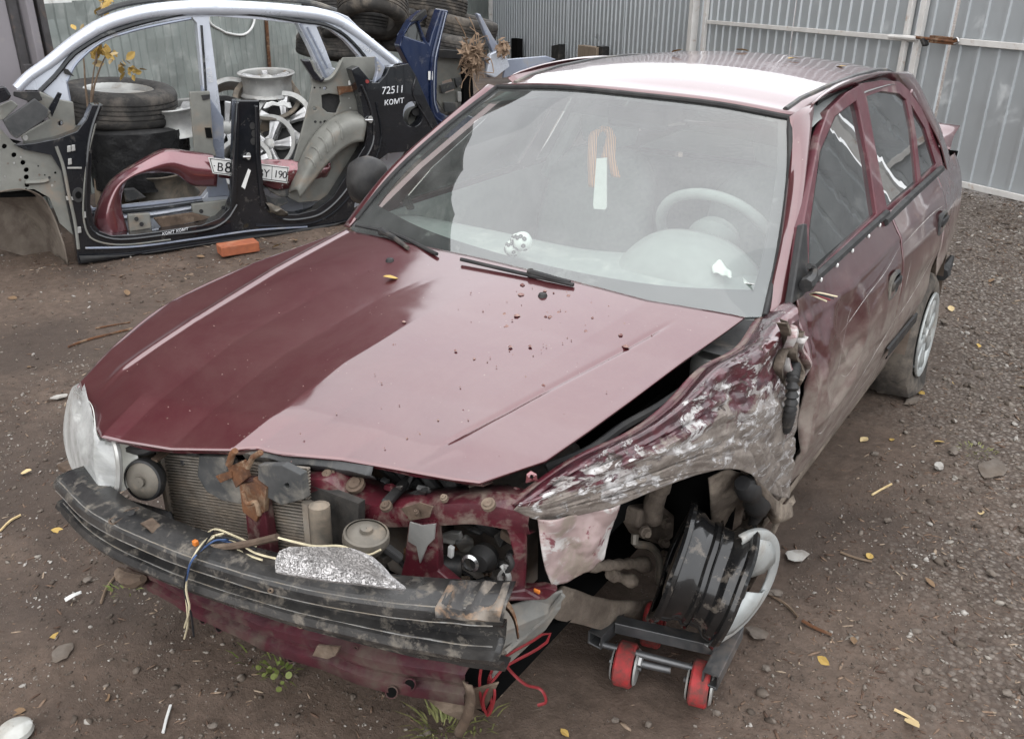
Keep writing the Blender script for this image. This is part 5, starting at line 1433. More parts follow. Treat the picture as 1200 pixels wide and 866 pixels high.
MB().grid([[p for p in crv(sl, 20)], [V((p.x, p.y, max(.012, p.z - .09))) for p in crv(sl, 20)]]).build('sill_skirt', M['rubber'], blk, solid=.02)
ridge([(487, 90), (484, 110), (500, 140), (512, 160)], r=.006, off=.004)
def bplate(l, off, m, nm, th=.012, bev=.003, holes=()):
    return MB().plate(bk(l, off), th, n=WN, holes=[bk(h, off) for h in holes]).build(nm, M[m], blk, smooth=False, bevel=bev)
def circ(u, v, r, n=12, k=1): return [(u + r * math.cos(a), v + r * k * math.sin(a)) for a in np.linspace(0, 2 * math.pi, n + 1)[:-1]]
# filler neck behind the round hole
fn = BK.at(486, 138, -.10)
MB().lathe([(.001, -.05), (.075, -.04), (.085, .0), (.088, .06)], fn, WN, 20).build('fuel_filler_well', M['inner_grey'], blk)
MB().lathe([(.001, .02), (.03, .02), (.035, 0)], BK.at(486, 131, -.08), WN, 14).build('filler_neck', M['rubber'], blk)
# hinge pillar details
bplate(circ(92, 229, 7.5, 14, 1.2), .008, 'rubber', 'hinge_grommet', .02)
bplate(circ(92, 229, 3.6, 12, 1.2), .014, 'void', 'grommet_hole', .01)
for l in ([(79, 196), (96, 196), (96, 198), (79, 198)], [(77, 230), (86, 231), (86, 235), (78, 235)]):
    bplate(l, .006, 'alloy', 'hinge_mark', .006, .001)
for u, v in ((82, 190), (101, 252), (93, 270), (81, 175), (86, 174)):
    bplate([(u - 2, v - 3.5), (u + 2, v - 4), (u + 2.6, v + 3), (u - 2, v + 4)], .012, 'alloy', 'bare_hinge', .02)
for u, v in ((289.5, 184), (432.5, 141)):
    s_ = bplate(circ(u, v, 5, 12), .012, 'blackpaint', 'striker_plate', .01)
    MB().cyl(BK.at(u - 5, v, .018), BK.at(u + 4, v, .018), .009, 8).build('striker', M['chrome'], s_)
    bplate(circ(u + 2, v - .5, 2.8, 10, 1.6), .022, 'alloy', 'striker_washer', .01)
bplate([(283, 219), (291, 198), (294, 200), (287, 222)], .008, 'white', 'paper_tag', .003, 0)
for u, v in ((298, 157), (297, 166), (296, 148)):
    bplate(circ(u, v, 3.4, 10, 1.3), .004, 'rubber', 'pillar_hole', .004, 0)
bplate([(303, 124), (305, 180), (308, 222), (312, 242), (306, 244), (300, 180), (299, 124)], .02, 'blackpaint', 'pillar_flange', .03, .008)
bplate([(277, 120), (281, 120), (279, 200), (277, 240), (270, 250)], .014, 'blackpaint', 'pillar_flange', .03, .008)
# inner grey wheel house and bulkhead of the front
inner = [(0, 150), (16, 168), (62, 180), (72, 200), (78, 238), (86, 276), (90, 305), (76, 312), (58, 240), (40, 222), (0, 226)]
ih = [circ(u, v, 3, 10) for u, v in ((5.3, 172), (16.5, 182), (27, 191), (31, 199.5), (31, 208), (32, 217))]
bplate(inner[:6] + [(70, 262), (58, 232), (40, 222), (0, 226)], -.03, 'inner_grey', 'inner_wing_panel', .02, .004, holes=ih)
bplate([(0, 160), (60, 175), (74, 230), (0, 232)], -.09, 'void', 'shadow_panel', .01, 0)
ridge([(66, 172), (74, 195), (80, 225), (88, 262), (92, 292)], r=.010, off=.004, mat='inner_grey')
ridge([(30, 214), (50, 213), (57, 211)], r=.012, off=-.02, mat='inner_grey', nm='pressed_rib')
wr = []
for j in range(14):
    q = j / 13
    a = crv(bk([(0, 226), (28, 222), (48, 230), (62, 252), (74, 284), (80, 311)], -.02), 24)
    b = crv(bk([(-40, 232), (-10, 236), (20, 246), (44, 268), (56, 292), (62, 308)], -.45), 24)
    wr.append([x_.lerp(y_, q) + V((0, 0, .05 * math.sin(math.pi * q))) + V((.01 * nz(x_ + y_ * q, 6), 0, .012 * nz(y_ + x_ * q, 5))) for x_, y_ in zip(a, b)])
MB().grid(wr).build('wheel_arch', M['inner_dirty'], blk, solid=.006)
MB().plate(bk([(-45, 228), (0, 232), (30, 240), (52, 270), (62, 300), (58, 309), (0, 292), (-45, 286)], -.42), .02, n=WN).build('inner_wall', M['inner_dirty'], blk, smooth=False)
# brackets at the top left
bplate([(3, 142), (41, 116), (60, 131), (56, 138), (20, 163), (14, 160)], .05, 'plastic_g', 'bracket_plate', .03, .006)
bplate([(-12, 104), (6, 101), (14, 113), (10, 118), (-12, 126)], .08, 'blackpaint', 'bracket_plate', .06, .012)
bplate([(0, 124), (14, 118), (22, 124), (6, 140), (0, 142)], -.02, 'inner_grey', 'bracket_plate', .03, .006)
bplate([(36, 112), (48, 108), (64, 116), (86, 120), (90, 160), (64, 163), (50, 168), (30, 170), (24, 160), (58, 140)], -.10, 'inner_grey', 'bulkhead_plate', .03, .006, holes=[circ(71, 145, 3), circ(46, 116, 2.5)])
bplate([(57, 127), (68, 108), (73, 110), (61, 138)], .0, 'blackpaint', 'bracket_plate', .02, .004)
bplate([(16, 108), (46, 108), (50, 118), (38, 121), (16, 113)], -.05, 'plastic', 'bracket_plate', .02, .004)
for u, v in ((46, 172), (30, 162)): bplate(circ(u, v, 3.2), -.012, 'alloy', 'bolt_head', .012, .003)
# rear inner panel with wheel-house bulge
rin = [(360, 70), (364, 70), (368, 82), (374, 92), (384, 92), (392, 86), (397, 75), (402, 68), (441, 67), (446, 80), (440, 95), (421, 92), (423, 118), (428, 158), (424, 172), (405, 204), (386, 232), (372, 236), (350, 238), (338, 232), (344, 190), (362, 122), (366, 100)]
bplate(rin, -.14, 'inner_grey', 'inner_quarter_panel', .02, .006, holes=[[(377, 112), (386, 110), (398, 112), (399, 120), (394, 133), (384, 132), (378, 127)], circ(381, 104, 2), circ(369, 128, 2.2)])
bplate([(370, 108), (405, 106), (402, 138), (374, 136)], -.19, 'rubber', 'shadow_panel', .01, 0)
bplate([(353, 70), (363, 70), (368, 82), (376, 92), (382, 91), (378, 98), (368, 94)], -.10, 'blackpaint', 'window_flange', .04, .01)
ridge([(364, 72), (370, 86), (378, 94), (386, 93), (394, 84), (400, 72)], r=.016, off=-.12, mat='inner_grey', nm='window_flange')
wa = bk([(338, 226), (350, 190), (366, 160), (386, 140), (408, 130), (424, 132)], -.13)
wb_ = bk([(352, 232), (366, 214), (382, 194), (398, 178), (414, 168), (426, 166)], .02)
rws = patch([wa, [(a + b) / 2 + WN * .07 + V((0, 0, .05)) for a, b in zip(wa, wb_)], wb_], 30, 14)
MB().grid(rws).build('wheel_house', M['inner_grey'], blk, solid=.006)
for k in range(5):
    i = 9 + k * 3
    MB().tube([rws[j][i] + WN * .004 for j in range(3, 11)], .008, 6).build('pressed_rib', M['inner_grey'], blk)
bplate([(396, 102), (420, 101), (420, 107), (404, 109), (398, 112)], -.10, 'rust', 'rusty_stay', .02, .003)
bplate([(409, 95), (415, 94), (415, 96), (411, 97), (411, 100), (409, 100)], -.11, 'white', 'clip', .01, 0)
bplate(circ(430.5, 96, 2.2), .006, 'redwheel', 'red_plug', .01, 0)
bplate([(441, 67), (452, 79), (447, 92), (438, 99), (442, 84)], -.03, 'silver_d', 'window_flange', .04, .008)
for k in range(3): bplate(circ(443 + k, 74 + 4 * k, 1.3, 8), -.02, 'alloy', 'pop_rivet', .01, 0)
bplate([(306, 226), (318, 232), (336, 232), (338, 238), (322, 246), (312, 238)], -.08, 'plastic_g', 'seat_belt_cover', .03, .006)
one('crumpled_rag', MB().grid(patch([bk([(310, 234), (322, 240), (336, 248)], -.02), bk([(314, 242), (322, 246), (337, 251)], .03), bk([(318, 251), (328, 252), (338, 253)], .0)], 16, 12, lambda p, s, q: p + V((0, 0, .03 * nz(p, 18))))), M['horn'], 'small crumpled cream rag tucked behind the sill of the black car side', 'rag', solid=.006)
rj = random.Random(31)
for k in range(34):       # punched holes and weld marks over the bare inner panels
    if k < 20: u, v, off = rj.uniform(368, 420), rj.uniform(96, 160), -.138
    else: u, v, off = rj.uniform(2, 66), rj.uniform(184, 222), -.028
    if k < 20 and (v > 230 - (u - 340) * 1.1 or 372 < u < 402 and 108 < v < 138): continue
    bplate(circ(u, v, rj.uniform(.8, 1.7), 8), off, rj.choice(('void', 'rubber', 'alloy', 'inner_dirty')), 'punched_hole', .003, 0)
def writing(txt, p, xdir, up, size, mat, name, parent, ext=.001, shear=0, space=1.0):
    cu = bpy.data.curves.new(name, 'FONT')
    cu.body = txt; cu.size = size; cu.extrude = ext; cu.shear = shear; cu.space_character = space
    cu.align_x = 'LEFT'
    o = bpy.data.objects.new(name, cu); col.objects.link(o)
    dg = bpy.context.evaluated_depsgraph_get()
    me = bpy.data.meshes.new_from_object(o.evaluated_get(dg))
    bpy.data.objects.remove(o)
    m = bpy.data.objects.new(name, me); col.objects.link(m)
    me.materials.clear(); me.materials.append(M[mat])
    x_ = V(xdir).normalized(); z_ = x_.cross(V(up)).normalized(); y_ = z_.cross(x_)
    m.matrix_world = Matrix(((x_.x, y_.x, z_.x, p.x), (x_.y, y_.y, z_.y, p.y), (x_.z, y_.z, z_.z, p.z), (0, 0, 0, 1)))
    me.transform(m.matrix_world); m.matrix_world = Matrix.Identity(4)
    par(m, parent)
    return m
UPW = V((0, 0, 1))
pa, pb = BK.at(447, 111, .006), BK.at(468, 109, .006)
writing('72511', pa, pb - pa, UPW, .072, 'chalk', 'marker_number', blk, shear=.15)
pa, pb = BK.at(450, 124, .006), BK.at(465, 122, .006)
writing('комт', pa, pb - pa, UPW, .068, 'chalk', 'marker_word', blk, shear=.15)
pa, pb = BK.at(190, 276, .012), BK.at(230, 268, .012)
writing('комт комт', pa, pb - pa, UPW, .034, 'chalk', 'marker_word', blk, shear=.2)

# silver-blue side standing behind the black one
SP = Plane(V((-3.90, 2.06, 0)) - WN * .30, WN)
def spp(l, off=0): return SP.pts(l, off)
sil = thing('cut_car_side', 'silver-blue car side frame with roof rail standing behind the black one', 'car shell', V((-3.6, 2.7, 0)) - WN * .30)
so = [(19.5, 106), (52, 72), (84, 45), (120, 22.5), (159, 10), (190, 5.5), (237, 3.5), (304, 4.5), (366, 8), (396, 15), (408, 20), (421, 33), (447, 54), (469, 71.5), (476, 78), (488, 110), (480, 170), (440, 230), (395, 255), (300, 262), (120, 272), (96, 262), (84, 220), (76, 160), (66, 118), (47, 106)]
s1 = [(78, 98), (88, 76), (102, 60), (120, 47), (148, 36), (177, 28.5), (225, 20.5), (231, 28), (238, 103), (240, 180), (246, 222), (238, 232), (180, 238), (112, 246), (100, 236), (92, 200), (84, 130)]
s2 = [(245, 20), (252, 19.5), (300, 23), (349, 28.5), (363, 56), (380, 94), (376, 130), (352, 184), (330, 214), (312, 223), (268, 228), (263, 205), (260, 139)]
s3 = [(371, 32), (378, 31), (389, 36), (405, 48), (421, 66), (426, 78), (404, 84), (390, 80), (381, 56)]
MB().plate(spp(so), .07, n=WN, holes=[spp(s1), spp(s2), spp(s3)]).build('side_frame', M['silver'], sil, smooth=False, bevel=.016)
def sridge(l, r, off, m, nm='weather_strip', n=40): MB().tube(crv(spp(l, off), n), r, 6).build(nm, M[m], sil)
sridge([(47, 107), (66, 88), (84, 66), (100, 54), (121, 42), (148, 32), (177, 24), (229, 14.5), (300, 17), (352, 25), (380, 29), (402, 40), (424, 62), (432, 74)], .014, .008, 'frit')
sridge([(78, 96), (90, 74), (120, 49), (150, 38), (178, 31), (224, 22)], .009, -.004, 'silver_d', 'door_flange')
sridge([(236, 30), (241, 103), (244, 180)], .008, .004, 'frit'); sridge([(352, 28), (366, 56), (383, 92)], .010, .006, 'silver_d', 'door_flange')
sridge([(360, 32), (372, 56), (384, 80)], .007, .010, 'silver_d', 'door_flange')
MB().plate(spp([(236, 100), (262, 138), (264, 205), (270, 230), (244, 232), (240, 180)], .004), .03, n=WN).build('pillar_base', M['silver_d'], sil, smooth=False, bevel=.006)
MB().plate(spp([(222, 108), (246, 107), (250, 170), (254, 184), (228, 180)], .06), .02, n=WN).build('cut_pillar_panel', M['inner_grey'], sil, smooth=False, bevel=.006)
MB().plate(spp([(240, 150), (247, 150), (249, 162), (242, 162)], .068), .006, n=WN).build('pillar_hole', M['void'], sil, smooth=False)
MB().plate(spp([(236, 112), (246, 111), (246, 116), (238, 118)], .068), .006, n=WN).build('pillar_hole', M['rubber'], sil, smooth=False)
sridge([(108, 246), (180, 239), (236, 232)], .012, .01, 'silver_d', 'sill_edge'); sridge([(108, 252), (180, 245), (238, 237)], .010, .02, 'frit', 'sill_edge')
sridge([(110, 258), (180, 251), (240, 241)], .012, .025, 'silver', 'sill_edge')
MB().plate(spp([(70, 92), (78, 88), (86, 130), (92, 166), (84, 168), (72, 130)], -.02), .05, n=WN).build('hinge_pillar', M['silver_d'], sil, smooth=False, bevel=.008)
MB().plate(spp([(74, 80), (80, 82), (87, 90), (76, 87)], .02), .02, n=WN).build('mirror_bracket', M['plastic'], sil, smooth=False)
rr_ = spp([(20, 104), (34, 90), (57, 74), (86, 51), (122, 29), (160, 17), (192, 12), (237, 9.5), (300, 11), (362, 16), (392, 23), (414, 36), (440, 56), (464, 75)], -.012)
MB().tube(crv(rr_, 60), [.030 + .018 * math.sin(math.pi * i / 59) for i in range(60)], 12).build('roof_rail', M['silver'], sil)
rk = spp([(114, 17), (140, 7), (176, 1), (240, -3), (310, -1), (366, 4), (394, 13)], -.06)
MB().tube(crv(rk, 40), .017, 7).build('roof_rack_rail', M['plastic_g'], sil)
pa, pb = SP.at(418, 44, .006), SP.at(435, 52, .006)
writing('6063!', pa, pb - pa, UPW, .06, 'chalk', 'marker_number', sil)
pa, pb = SP.at(419, 54, .006), SP.at(433, 63, .006)
writing('комт', pa, pb - pa, UPW, .05, 'chalk', 'marker_word', sil)
pa, pb = SP.at(250, 97, .006), SP.at(247, 78, .006)
writing('6063', pa, pb - pa, WN.cross(UPW), .05, 'chalk', 'marker_number', sil)
# inner floor / tunnel pieces between the two sides
for l, off, m, nm in (([(150, 252), (176, 250), (178, 268), (152, 272)], -.10, 'inner_grey', 'floor_bracket'), ([(225, 240), (272, 234), (270, 258), (228, 262)], -.14, 'inner_grey', 'floor_bracket'), ([(180, 256), (226, 250), (250, 256), (190, 268)], -.10, 'rust_b', 'floor_bracket'), ([(145, 222), (158, 221), (172, 232), (148, 238)], -.42, 'plastic_g', 'floor_bracket')):
    bplate(l, off, m, nm, .04, .008)
for k, (u, v) in enumerate(((160, 257), (166, 263), (236, 248), (262, 244))): bplate(circ(u, v, 2.5), -.085, 'rubber', 'bracket_hole', .006, 0)

# loose maroon wing lying in the door opening
FP = Plane(V((-3.90, 2.06, 0)) - WN * .12, WN)
wo_ = [(113, 276), (112, 256), (124, 224), (138, 208), (163, 192), (194, 177), (208, 177), (250, 183), (258, 200), (254, 219), (213, 217), (210, 204), (178, 203), (160, 206), (149, 214), (143, 236), (153, 270), (143, 275)]
lw = thing('loose_car_wing', 'detached maroon front wing lying in the door opening of the black car side', 'car wing', FP.at(180, 276))
a = FP.pts([(113, 276), (112, 256), (124, 224), (138, 208), (163, 192), (194, 177), (222, 179), (250, 183)], .0)
b = FP.pts([(150, 273), (142, 238), (148, 214), (160, 206), (178, 203), (205, 204), (225, 217), (254, 219)], .0)
MB().grid(patch([a, [(x_ + y_) / 2 + WN * .05 for x_, y_ in zip(a, b)], b], 40, 14)).build('wing_skin', M['paint_loose'], lw, auto=0, solid=.004)
MB().grid([[p for p in crv(a, 30)], [p - WN * .05 + V((0, 0, .004)) for p in crv(a, 30)]]).build('wing_flange', M['paint_in'], lw, solid=.003)
MB().plate(FP.pts([(165, 192), (194, 186), (200, 192), (168, 196)], -.06), .02, n=WN).build('white_bracket', M['white'], lw, smooth=False)
# torn bumper with number plate
bt_ = thing('torn_bumper', 'torn piece of maroon bumper carrying a white number plate beside the black pillar', 'bumper', FP.at(320, 225))
a = FP.pts([(252, 190), (300, 188), (318, 187), (342, 188), (366, 192), (387, 191)], -.02)
b = FP.pts([(256, 208), (300, 214), (322, 222), (344, 221), (362, 214), (382, 207)], -.03)
MB().grid(patch([a, [(x_ + y_) / 2 + WN * .03 for x_, y_ in zip(a, b)], b], 40, 16, lambda p, s, q: p + WN * .03 * fnz(p, 9) * sst(.4, .7, s))).build('bumper_skin', M['paint_chip'], bt_, auto=0, solid=.004)
a = FP.pts([(306, 214), (330, 222), (350, 222), (372, 212)], -.05); b = FP.pts([(318, 226), (334, 232), (352, 228), (372, 218)], -.03)
MB().grid(patch([a, b], 20, 6, lambda p, s, q: p + WN * .02 * fnz(p, 14))).build('bumper_underside', M['plastic_g'], bt_, solid=.004)
pc = [FP.at(244, 184.5, .055), FP.at(339, 196, .012), FP.at(336.5, 215, .014), FP.at(249.5, 203.5, .057)]
npn = (pc[1] - pc[0]).cross(pc[3] - pc[0]).normalized()
if npn.dot(CAM - pc[0]) < 0: npn = -npn
npl = MB().plate(pc, .004, n=npn).build('number_plate', M['white'], bt_, smooth=False)
def onpl(s, q, off=.002): return pc[0].lerp(pc[1], s).lerp(pc[3].lerp(pc[2], s), q) + npn * off
for s0, s1, q0, q1 in ((.012, .988, .06, .10), (.012, .988, .90, .94), (.012, .02, .06, .94), (.98, .988, .06, .94), (.775, .782, .06, .94)):
    MB().add([onpl(s0, q0), onpl(s1, q0), onpl(s1, q1), onpl(s0, q1)], [(0, 1, 2, 3)]).build('plate_border', M['inkblack'], npl, smooth=False)
pxd = pc[1] - pc[0]; pud = pc[0] - pc[3]
pw_ = pxd.length; ph_ = pud.length
writing('B', onpl(.055, .80), pxd, pud, ph_ * .74, 'inkblack', 'plate_letter', npl, space=.9)
writing('8', onpl(.150, .84), pxd, pud, ph_ * .94, 'inkblack', 'plate_number', npl, space=.9)
writing('BY', onpl(.585, .80), pxd, pud, ph_ * .70, 'inkblack', 'plate_letter', npl, space=.95)
writing('190', onpl(.80, .74), pxd, pud, ph_ * .66, 'inkblack', 'plate_number', npl, space=.9)
MB().add([onpl(.045 + .008 * math.cos(a), .5 + .04 * math.sin(a)) for a in np.linspace(0, 6.28, 10)[:-1]], [tuple(range(9))]).build('plate_bolt', M['inkblack'], npl, smooth=False)

# ================================================================== tyres and rims
def tyre_mesh(R_=.315, W_=.19, mat='tyre', tread=True):
    prof = [(.60, -.40), (.66, -.47), (.80, -.50), (.92, -.46), (.975, -.40), (1., -.30)]
    for k in (-.19, -.06, .06, .19):
        prof += [(1.0, k - .022), (.978, k - .018), (.978, k + .018), (1.0, k + .022)]
    prof += [(1., .30), (.975, .40), (.92, .46), (.80, .50), (.66, .47), (.60, .40), (.62, 0.), (.60, -.40)]
    b = MB().lathe([(r * R_, h * W_) for r, h in prof], (0, 0, 0), (0, 0, 1), 44)
    return b
tyre_b = {}
def tyre(c, ax, R_, W_, m, label, group=None, cat='tyre'):
    key = (R_, W_, m)
    if key not in tyre_b:
        o = tyre_mesh(R_, W_).build('tyre', M[m], auto=50)
        tyre_b[key] = o.data
    else:
        o = bpy.data.objects.new('tyre', tyre_b[key]); col.objects.link(o)
    o.matrix_world = Matrix.Translation(c) @ frame(ax).to_4x4() @ Matrix.Rotation(random.random() * 6, 4, 'Z')
    return tag(o, label, cat, group)
tc = at(141, 121, d=7.0)
tyre(tc, (.10, .02, 1), .385, .25, 'tyre', 'topmost wide tyre, with a rim inside, of the stack behind the black car side', 'tyres stacked behind the car sides')
trm = thing('inset_rim', 'dull rim set in the topmost tyre of the stack behind the black car side', 'wheel rim', tc)
tax = V((.10, .02, 1)).normalized()
MB().lathe([(.232, .10), (.225, .09), (.20, .02), (.19, -.09)], tc, tax, 36).build('rim_barrel', M['alloy'], trm)
MB().lathe([(.001, .03), (.06, .04), (.12, .05), (.21, .06)], tc, tax, 30).build('rim_face', M['alloy'], trm)
tyre(tc + V((.10, .03, -.25)), (0, .05, 1), .345, .21, 'rubber', 'middle tyre, wrapped in black film, of the stack behind the black car side', 'tyres stacked behind the car sides')
tyre(tc + V((.10, .04, -.46)), (-.04, .0, 1), .345, .21, 'rubber', 'lowest tyre of the stack behind the black car side', 'tyres stacked behind the car sides')
# film hanging over the two lower tyres
c_ = tc + V((.10, .03, -.36))
MB_f = MB().grid([[c_ + V((math.cos(a) * (.352 + .012 * nz((a * 3, z * 16, 0), 1.2)), math.sin(a) * (.352 + .012 * nz((a * 3, z * 16, 4), 1.2)), z)) for a in np.linspace(-2.6, .6, 60)] for z in np.linspace(-.20, .20, 14)])
M['film'] = surf('black_film', (.012, .012, .013), (.02, .02, .02), 9, .25, 0, .5, bscale=14, bdist=.02)
one('black_film', MB_f, M['film'], 'crinkled black plastic film wrapped round the lower tyres of the stack', 'plastic film')
# low platform of earth and board under the stacks
one('plank', MB().bar(at(112, 200, d=6.9), at(215, 196, d=7.4), .06, .5), M['wood'], 'weathered board under the stack of tyres behind the black car side', 'board', smooth=False, bevel=.008)
MB().xf(Matrix.Identity(4))
def rim_thing(c, ax, r, wd, spokes, label, double=True, m='alloy', phase=0):
    t_ = thing('alloy_rim', label, 'wheel rim', c, 'alloy rims piled behind the car sides')
    ax = V(ax).normalized(); mm_ = frame(ax)
    prof = [(r * .86, wd * .46), (r, wd * .5), (r * 1.02, wd * .46), (r * .98, wd * .40), (r * .90, wd * .3), (r * .86, 0), (r * .90, -wd * .35), (r * .99, -wd * .44), (r * 1.01, -wd * .5), (r * .96, -wd * .5), (r * .84, -wd * .35), (r * .82, 0), (r * .84, wd * .36), (r * .86, wd * .46)]
    MB().lathe(prof, c, ax, 40).build('rim_barrel', M[m], t_)
    if spokes:
        for k in range(spokes):
            a = phase + 2 * math.pi * k / spokes
            b_ = MB()
            for da in ((-.13, .13) if double else (0,)):
                pts = []
                for rr, w_, h in ((.12, .020, .30), (.45, .022, .34), (.80, .028, .42), (.9, .03, .40)):
                    p = c + mm_ @ V((r * rr * math.cos(a + da * rr), r * rr * math.sin(a + da * rr), wd * h))
                    tdir = mm_ @ V((-math.sin(a), math.cos(a), 0))
                    pts.append([p - tdir * w_ - ax * .03, p - tdir * w_ * .7, p + tdir * w_ * .7, p + tdir * w_ - ax * .03])
                b_.grid(pts)
            b_.build('spoke', M['alloy_b'], t_, smooth=False)
        MB().lathe([(.001, wd * .36), (r * .16, wd * .36), (r * .22, wd * .30), (r * .22, wd * .1)], c, ax, 20).build('rim_hub', M['alloy'], t_)
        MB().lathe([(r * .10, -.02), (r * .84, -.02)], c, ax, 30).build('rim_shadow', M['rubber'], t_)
    return t_
M['alloy_b'] = surf('bright_alloy', (.62, .62, .62), (.52, .52, .52), 9, .3, .5, .05, dirt=(.3, .28, .26), dirt_amt=.15)
rim_thing(at(313, 98, d=7.0), (.05, -.05, 1), .205, .16, 5, 'alloy rim lying flat on top of the rim pile under the old fence', False)
rim_thing(at(314, 124, d=6.95), (.45, -.35, .85), .24, .17, 0, 'spokeless dusty alloy rim tilted below the topmost rim of the pile', m='horn')
rim_thing(at(335, 146, d=6.85), (.45, -.72, .5), .22, .17, 5, 'five-spoke bright alloy rim leaning by the grey inner panel', True, phase=.4)
rim_thing(at(318, 172, d=6.75), (.4, -.75, .5), .21, .17, 5, 'five-spoke alloy rim lowest in the pile, above the number plate', True, phase=.1)
rim_thing(at(266, 150, d=6.9), (.75, -.62, .15), .22, .18, 9, 'many-spoked black and silver alloy rim between the two car pillars', False, m='rubber')
rim_thing(at(274, 128, d=7.1), (.8, -.5, .55), .21, .18, 0, 'pale scraped alloy rim leaning behind the silver pillar')
rim_thing(at(211, 139, d=6.9), (.0, -.12, 1), .19, .2, 6, 'silver rim lying flat beside the tyre stack, left of the silver pillar', False)
rim_thing(at(195, 214, d=6.85), (.02, -.1, 1), .21, .2, 0, 'dull rim lying flat on the ground under the loose maroon wing', m='horn')
rim_thing(at(289, 196, d=6.7), (.5, -.6, .6), .20, .17, 7, 'alloy rim low between the pillars, partly behind the number plate', False, phase=.3)
rim_thing(at(352, 168, d=7.0), (.3, -.6, .74), .21, .17, 5, 'alloy rim at the back right of the pile, against the grey inner panel', True, phase=.8)
one('torn_paper', MB().grid(patch([[at(312, 122, d=6.72), at(326, 119, d=6.75), at(340, 121, d=6.8)], [at(308, 127, d=6.70), at(322, 125, d=6.74), at(342, 126, d=6.78)]], 12, 6, lambda p, s, q: p + V((0, 0, .02 * nz(p, 20))))), M['white'], 'crumpled white paper caught among the rims of the pile', 'paper', solid=.004)
one('wooden_handle', MB().tube(lin([at(334, 84, d=7.1), at(348, 110, d=7.0), at(362, 136, d=6.95), at(372, 150, d=6.9)], 10), .017, 8), M['wood'], 'weathered wooden tool handle leaning beside the rim pile', 'tool handle')

# heap of old tyres further back
heap = [  # u, v, d, axis, radius, width, mat, words
 (437, 14, 8.2, (-.30, .42, .86), .31, .25, 'tyre_brown', 'big brown dusty tyre on top of the heap, tilted down to the right'),
 (420, 33, 8.5, (-.16, .20, 1), .33, .21, 'tyre', 'dark tyre lying under the big brown one in the heap'),
 (396, 6, 8.8, (-.1, .12, 1), .33, .21, 'tyre', 'tyre at the left end of the heap just above the silver roof rail'),
 (466, -2, 8.9, (-.1, .15, 1), .33, .21, 'tyre', 'tyre behind the big brown one at the top of the heap'),
 (503, 6, 8.8, (.02, .18, 1), .36, .21, 'tyre_brown', 'brown tyre at the top of the heap above the navy pillar'),
 (541, 33, 8.5, (.18, .10, .95), .33, .22, 'tyre_brown', 'brown tyre lying at the right end of the heap, upper one'),
 (530, 54, 8.4, (.14, .08, 1), .33, .23, 'tyre', 'tyre with deep tread inside the navy door opening, below another'),
 (462, 26, 8.7, (-.05, .16, 1), .33, .21, 'tyre', 'dark tyre in the middle of the heap behind the silver pillar'),
 (478, 48, 8.8, (0, .1, 1), .33, .21, 'tyre', 'dark tyre low in the heap behind the silver tail'),
 (392, 34, 8.8, (0, .1, 1), .33, .2, 'tyre', 'dark tyre seen through the small silver window, upper one'),
 (409, 56, 8.7, (0, .1, 1), .33, .2, 'tyre', 'dark tyre seen through the small silver window, lower one'),
 (388, 56, 9.0, (.1, .1, 1), .33, .2, 'tyre', 'dark tyre at the left foot of the heap behind the small silver window'),
 (508, 34, 9.0, (.1, .2, 1), .33, .2, 'tyre', 'dark tyre behind the broken navy quarter window')]
for u, v, d, ax, r_t, w_t, m, lab in heap:
    tyre(at(u, v, d=d), ax, r_t, w_t, m, lab, 'old tyres heaped by the fence')
for k in range(10):      # the rest of the heap, under the ones in sight
    c = at(392 + 17 * k, 70 + 6 * (k % 3), d=9.0 + .05 * k)
    for z in (.12, .33):
        if z < c.z - .1 or z < .4: tyre(V((c.x, c.y, z)) + V((.04 * math.sin(k * 3 + z * 9), .05 * math.cos(k * 5 + z * 7), 0)), (.05 * math.sin(k), .05, 1), .33, .2, 'tyre', 'dark tyre in the lower layers of the heap by the fence', 'old tyres heaped by the fence')

# navy body section
NP = Plane(at(515, 120, d=7.45), WN)
def npp(l, off=0): return NP.pts(l, off)
nav = thing('cut_car_side', 'navy blue sawn-off car rear side with open doorway in front of the tyre heap', 'car shell', flat(NP.at(520, 150)))
no = [(468, 54), (474, 38), (482, 24), (494, 14), (500, 12), (501, 20), (492, 28), (500, 48), (503, 52), (506, 40), (511, 26), (516, 11), (526, 13), (519, 40), (513, 72), (512, 120), (516, 132), (528, 138), (545, 134), (560, 140), (540, 165), (505, 160), (497, 120), (486, 88), (478, 74)]
nw = [(474, 42), (480, 32), (489, 26), (494, 40), (497, 50), (484, 46)]
MB().plate(npp(no), .10, n=WN, holes=[npp(nw)]).build('side_panel', M['bluepaint'], nav, smooth=False, bevel=.014)
MB().plate(npp(nw, -.03), .006, n=WN).build('quarter_glass', M['glass_side'], nav, smooth=False)
MB().tube(crv(npp([(520, 14), (512, 44), (506, 72), (505, 118), (509, 136), (522, 146)], .008), 24), .012, 6).build('door_flange', M['bluepaint'], nav)
MB().tube(crv(npp([(523, 15), (516, 44), (510, 72), (509, 118), (513, 132)], .004), 24), .006, 6).build('door_flange', M['silver_d'], nav)
MB().plate(npp([(502, 84), (507, 84), (507, 94), (502, 94)], .016), .004, n=WN).build('paper_tag', M['white'], nav, smooth=False)
MB().plate(npp([(482, 26), (490, 18), (499, 11), (501, 17), (494, 24)], .02), .05, n=WN).build('torn_trim', M['plastic'], nav, smooth=False, bevel=.006)
MB().plate(npp([(512, 62), (540, 62), (546, 90), (542, 130), (520, 130), (512, 118)], -.30), .02, n=WN, holes=[npp(l, -.30) for l in ([(518, 96), (530, 92), (534, 106), (522, 110)], [(535, 92), (541, 92), (541, 102), (536, 102)])]).build('inner_panel', M['inner_grey'], nav, smooth=False, bevel=.006)
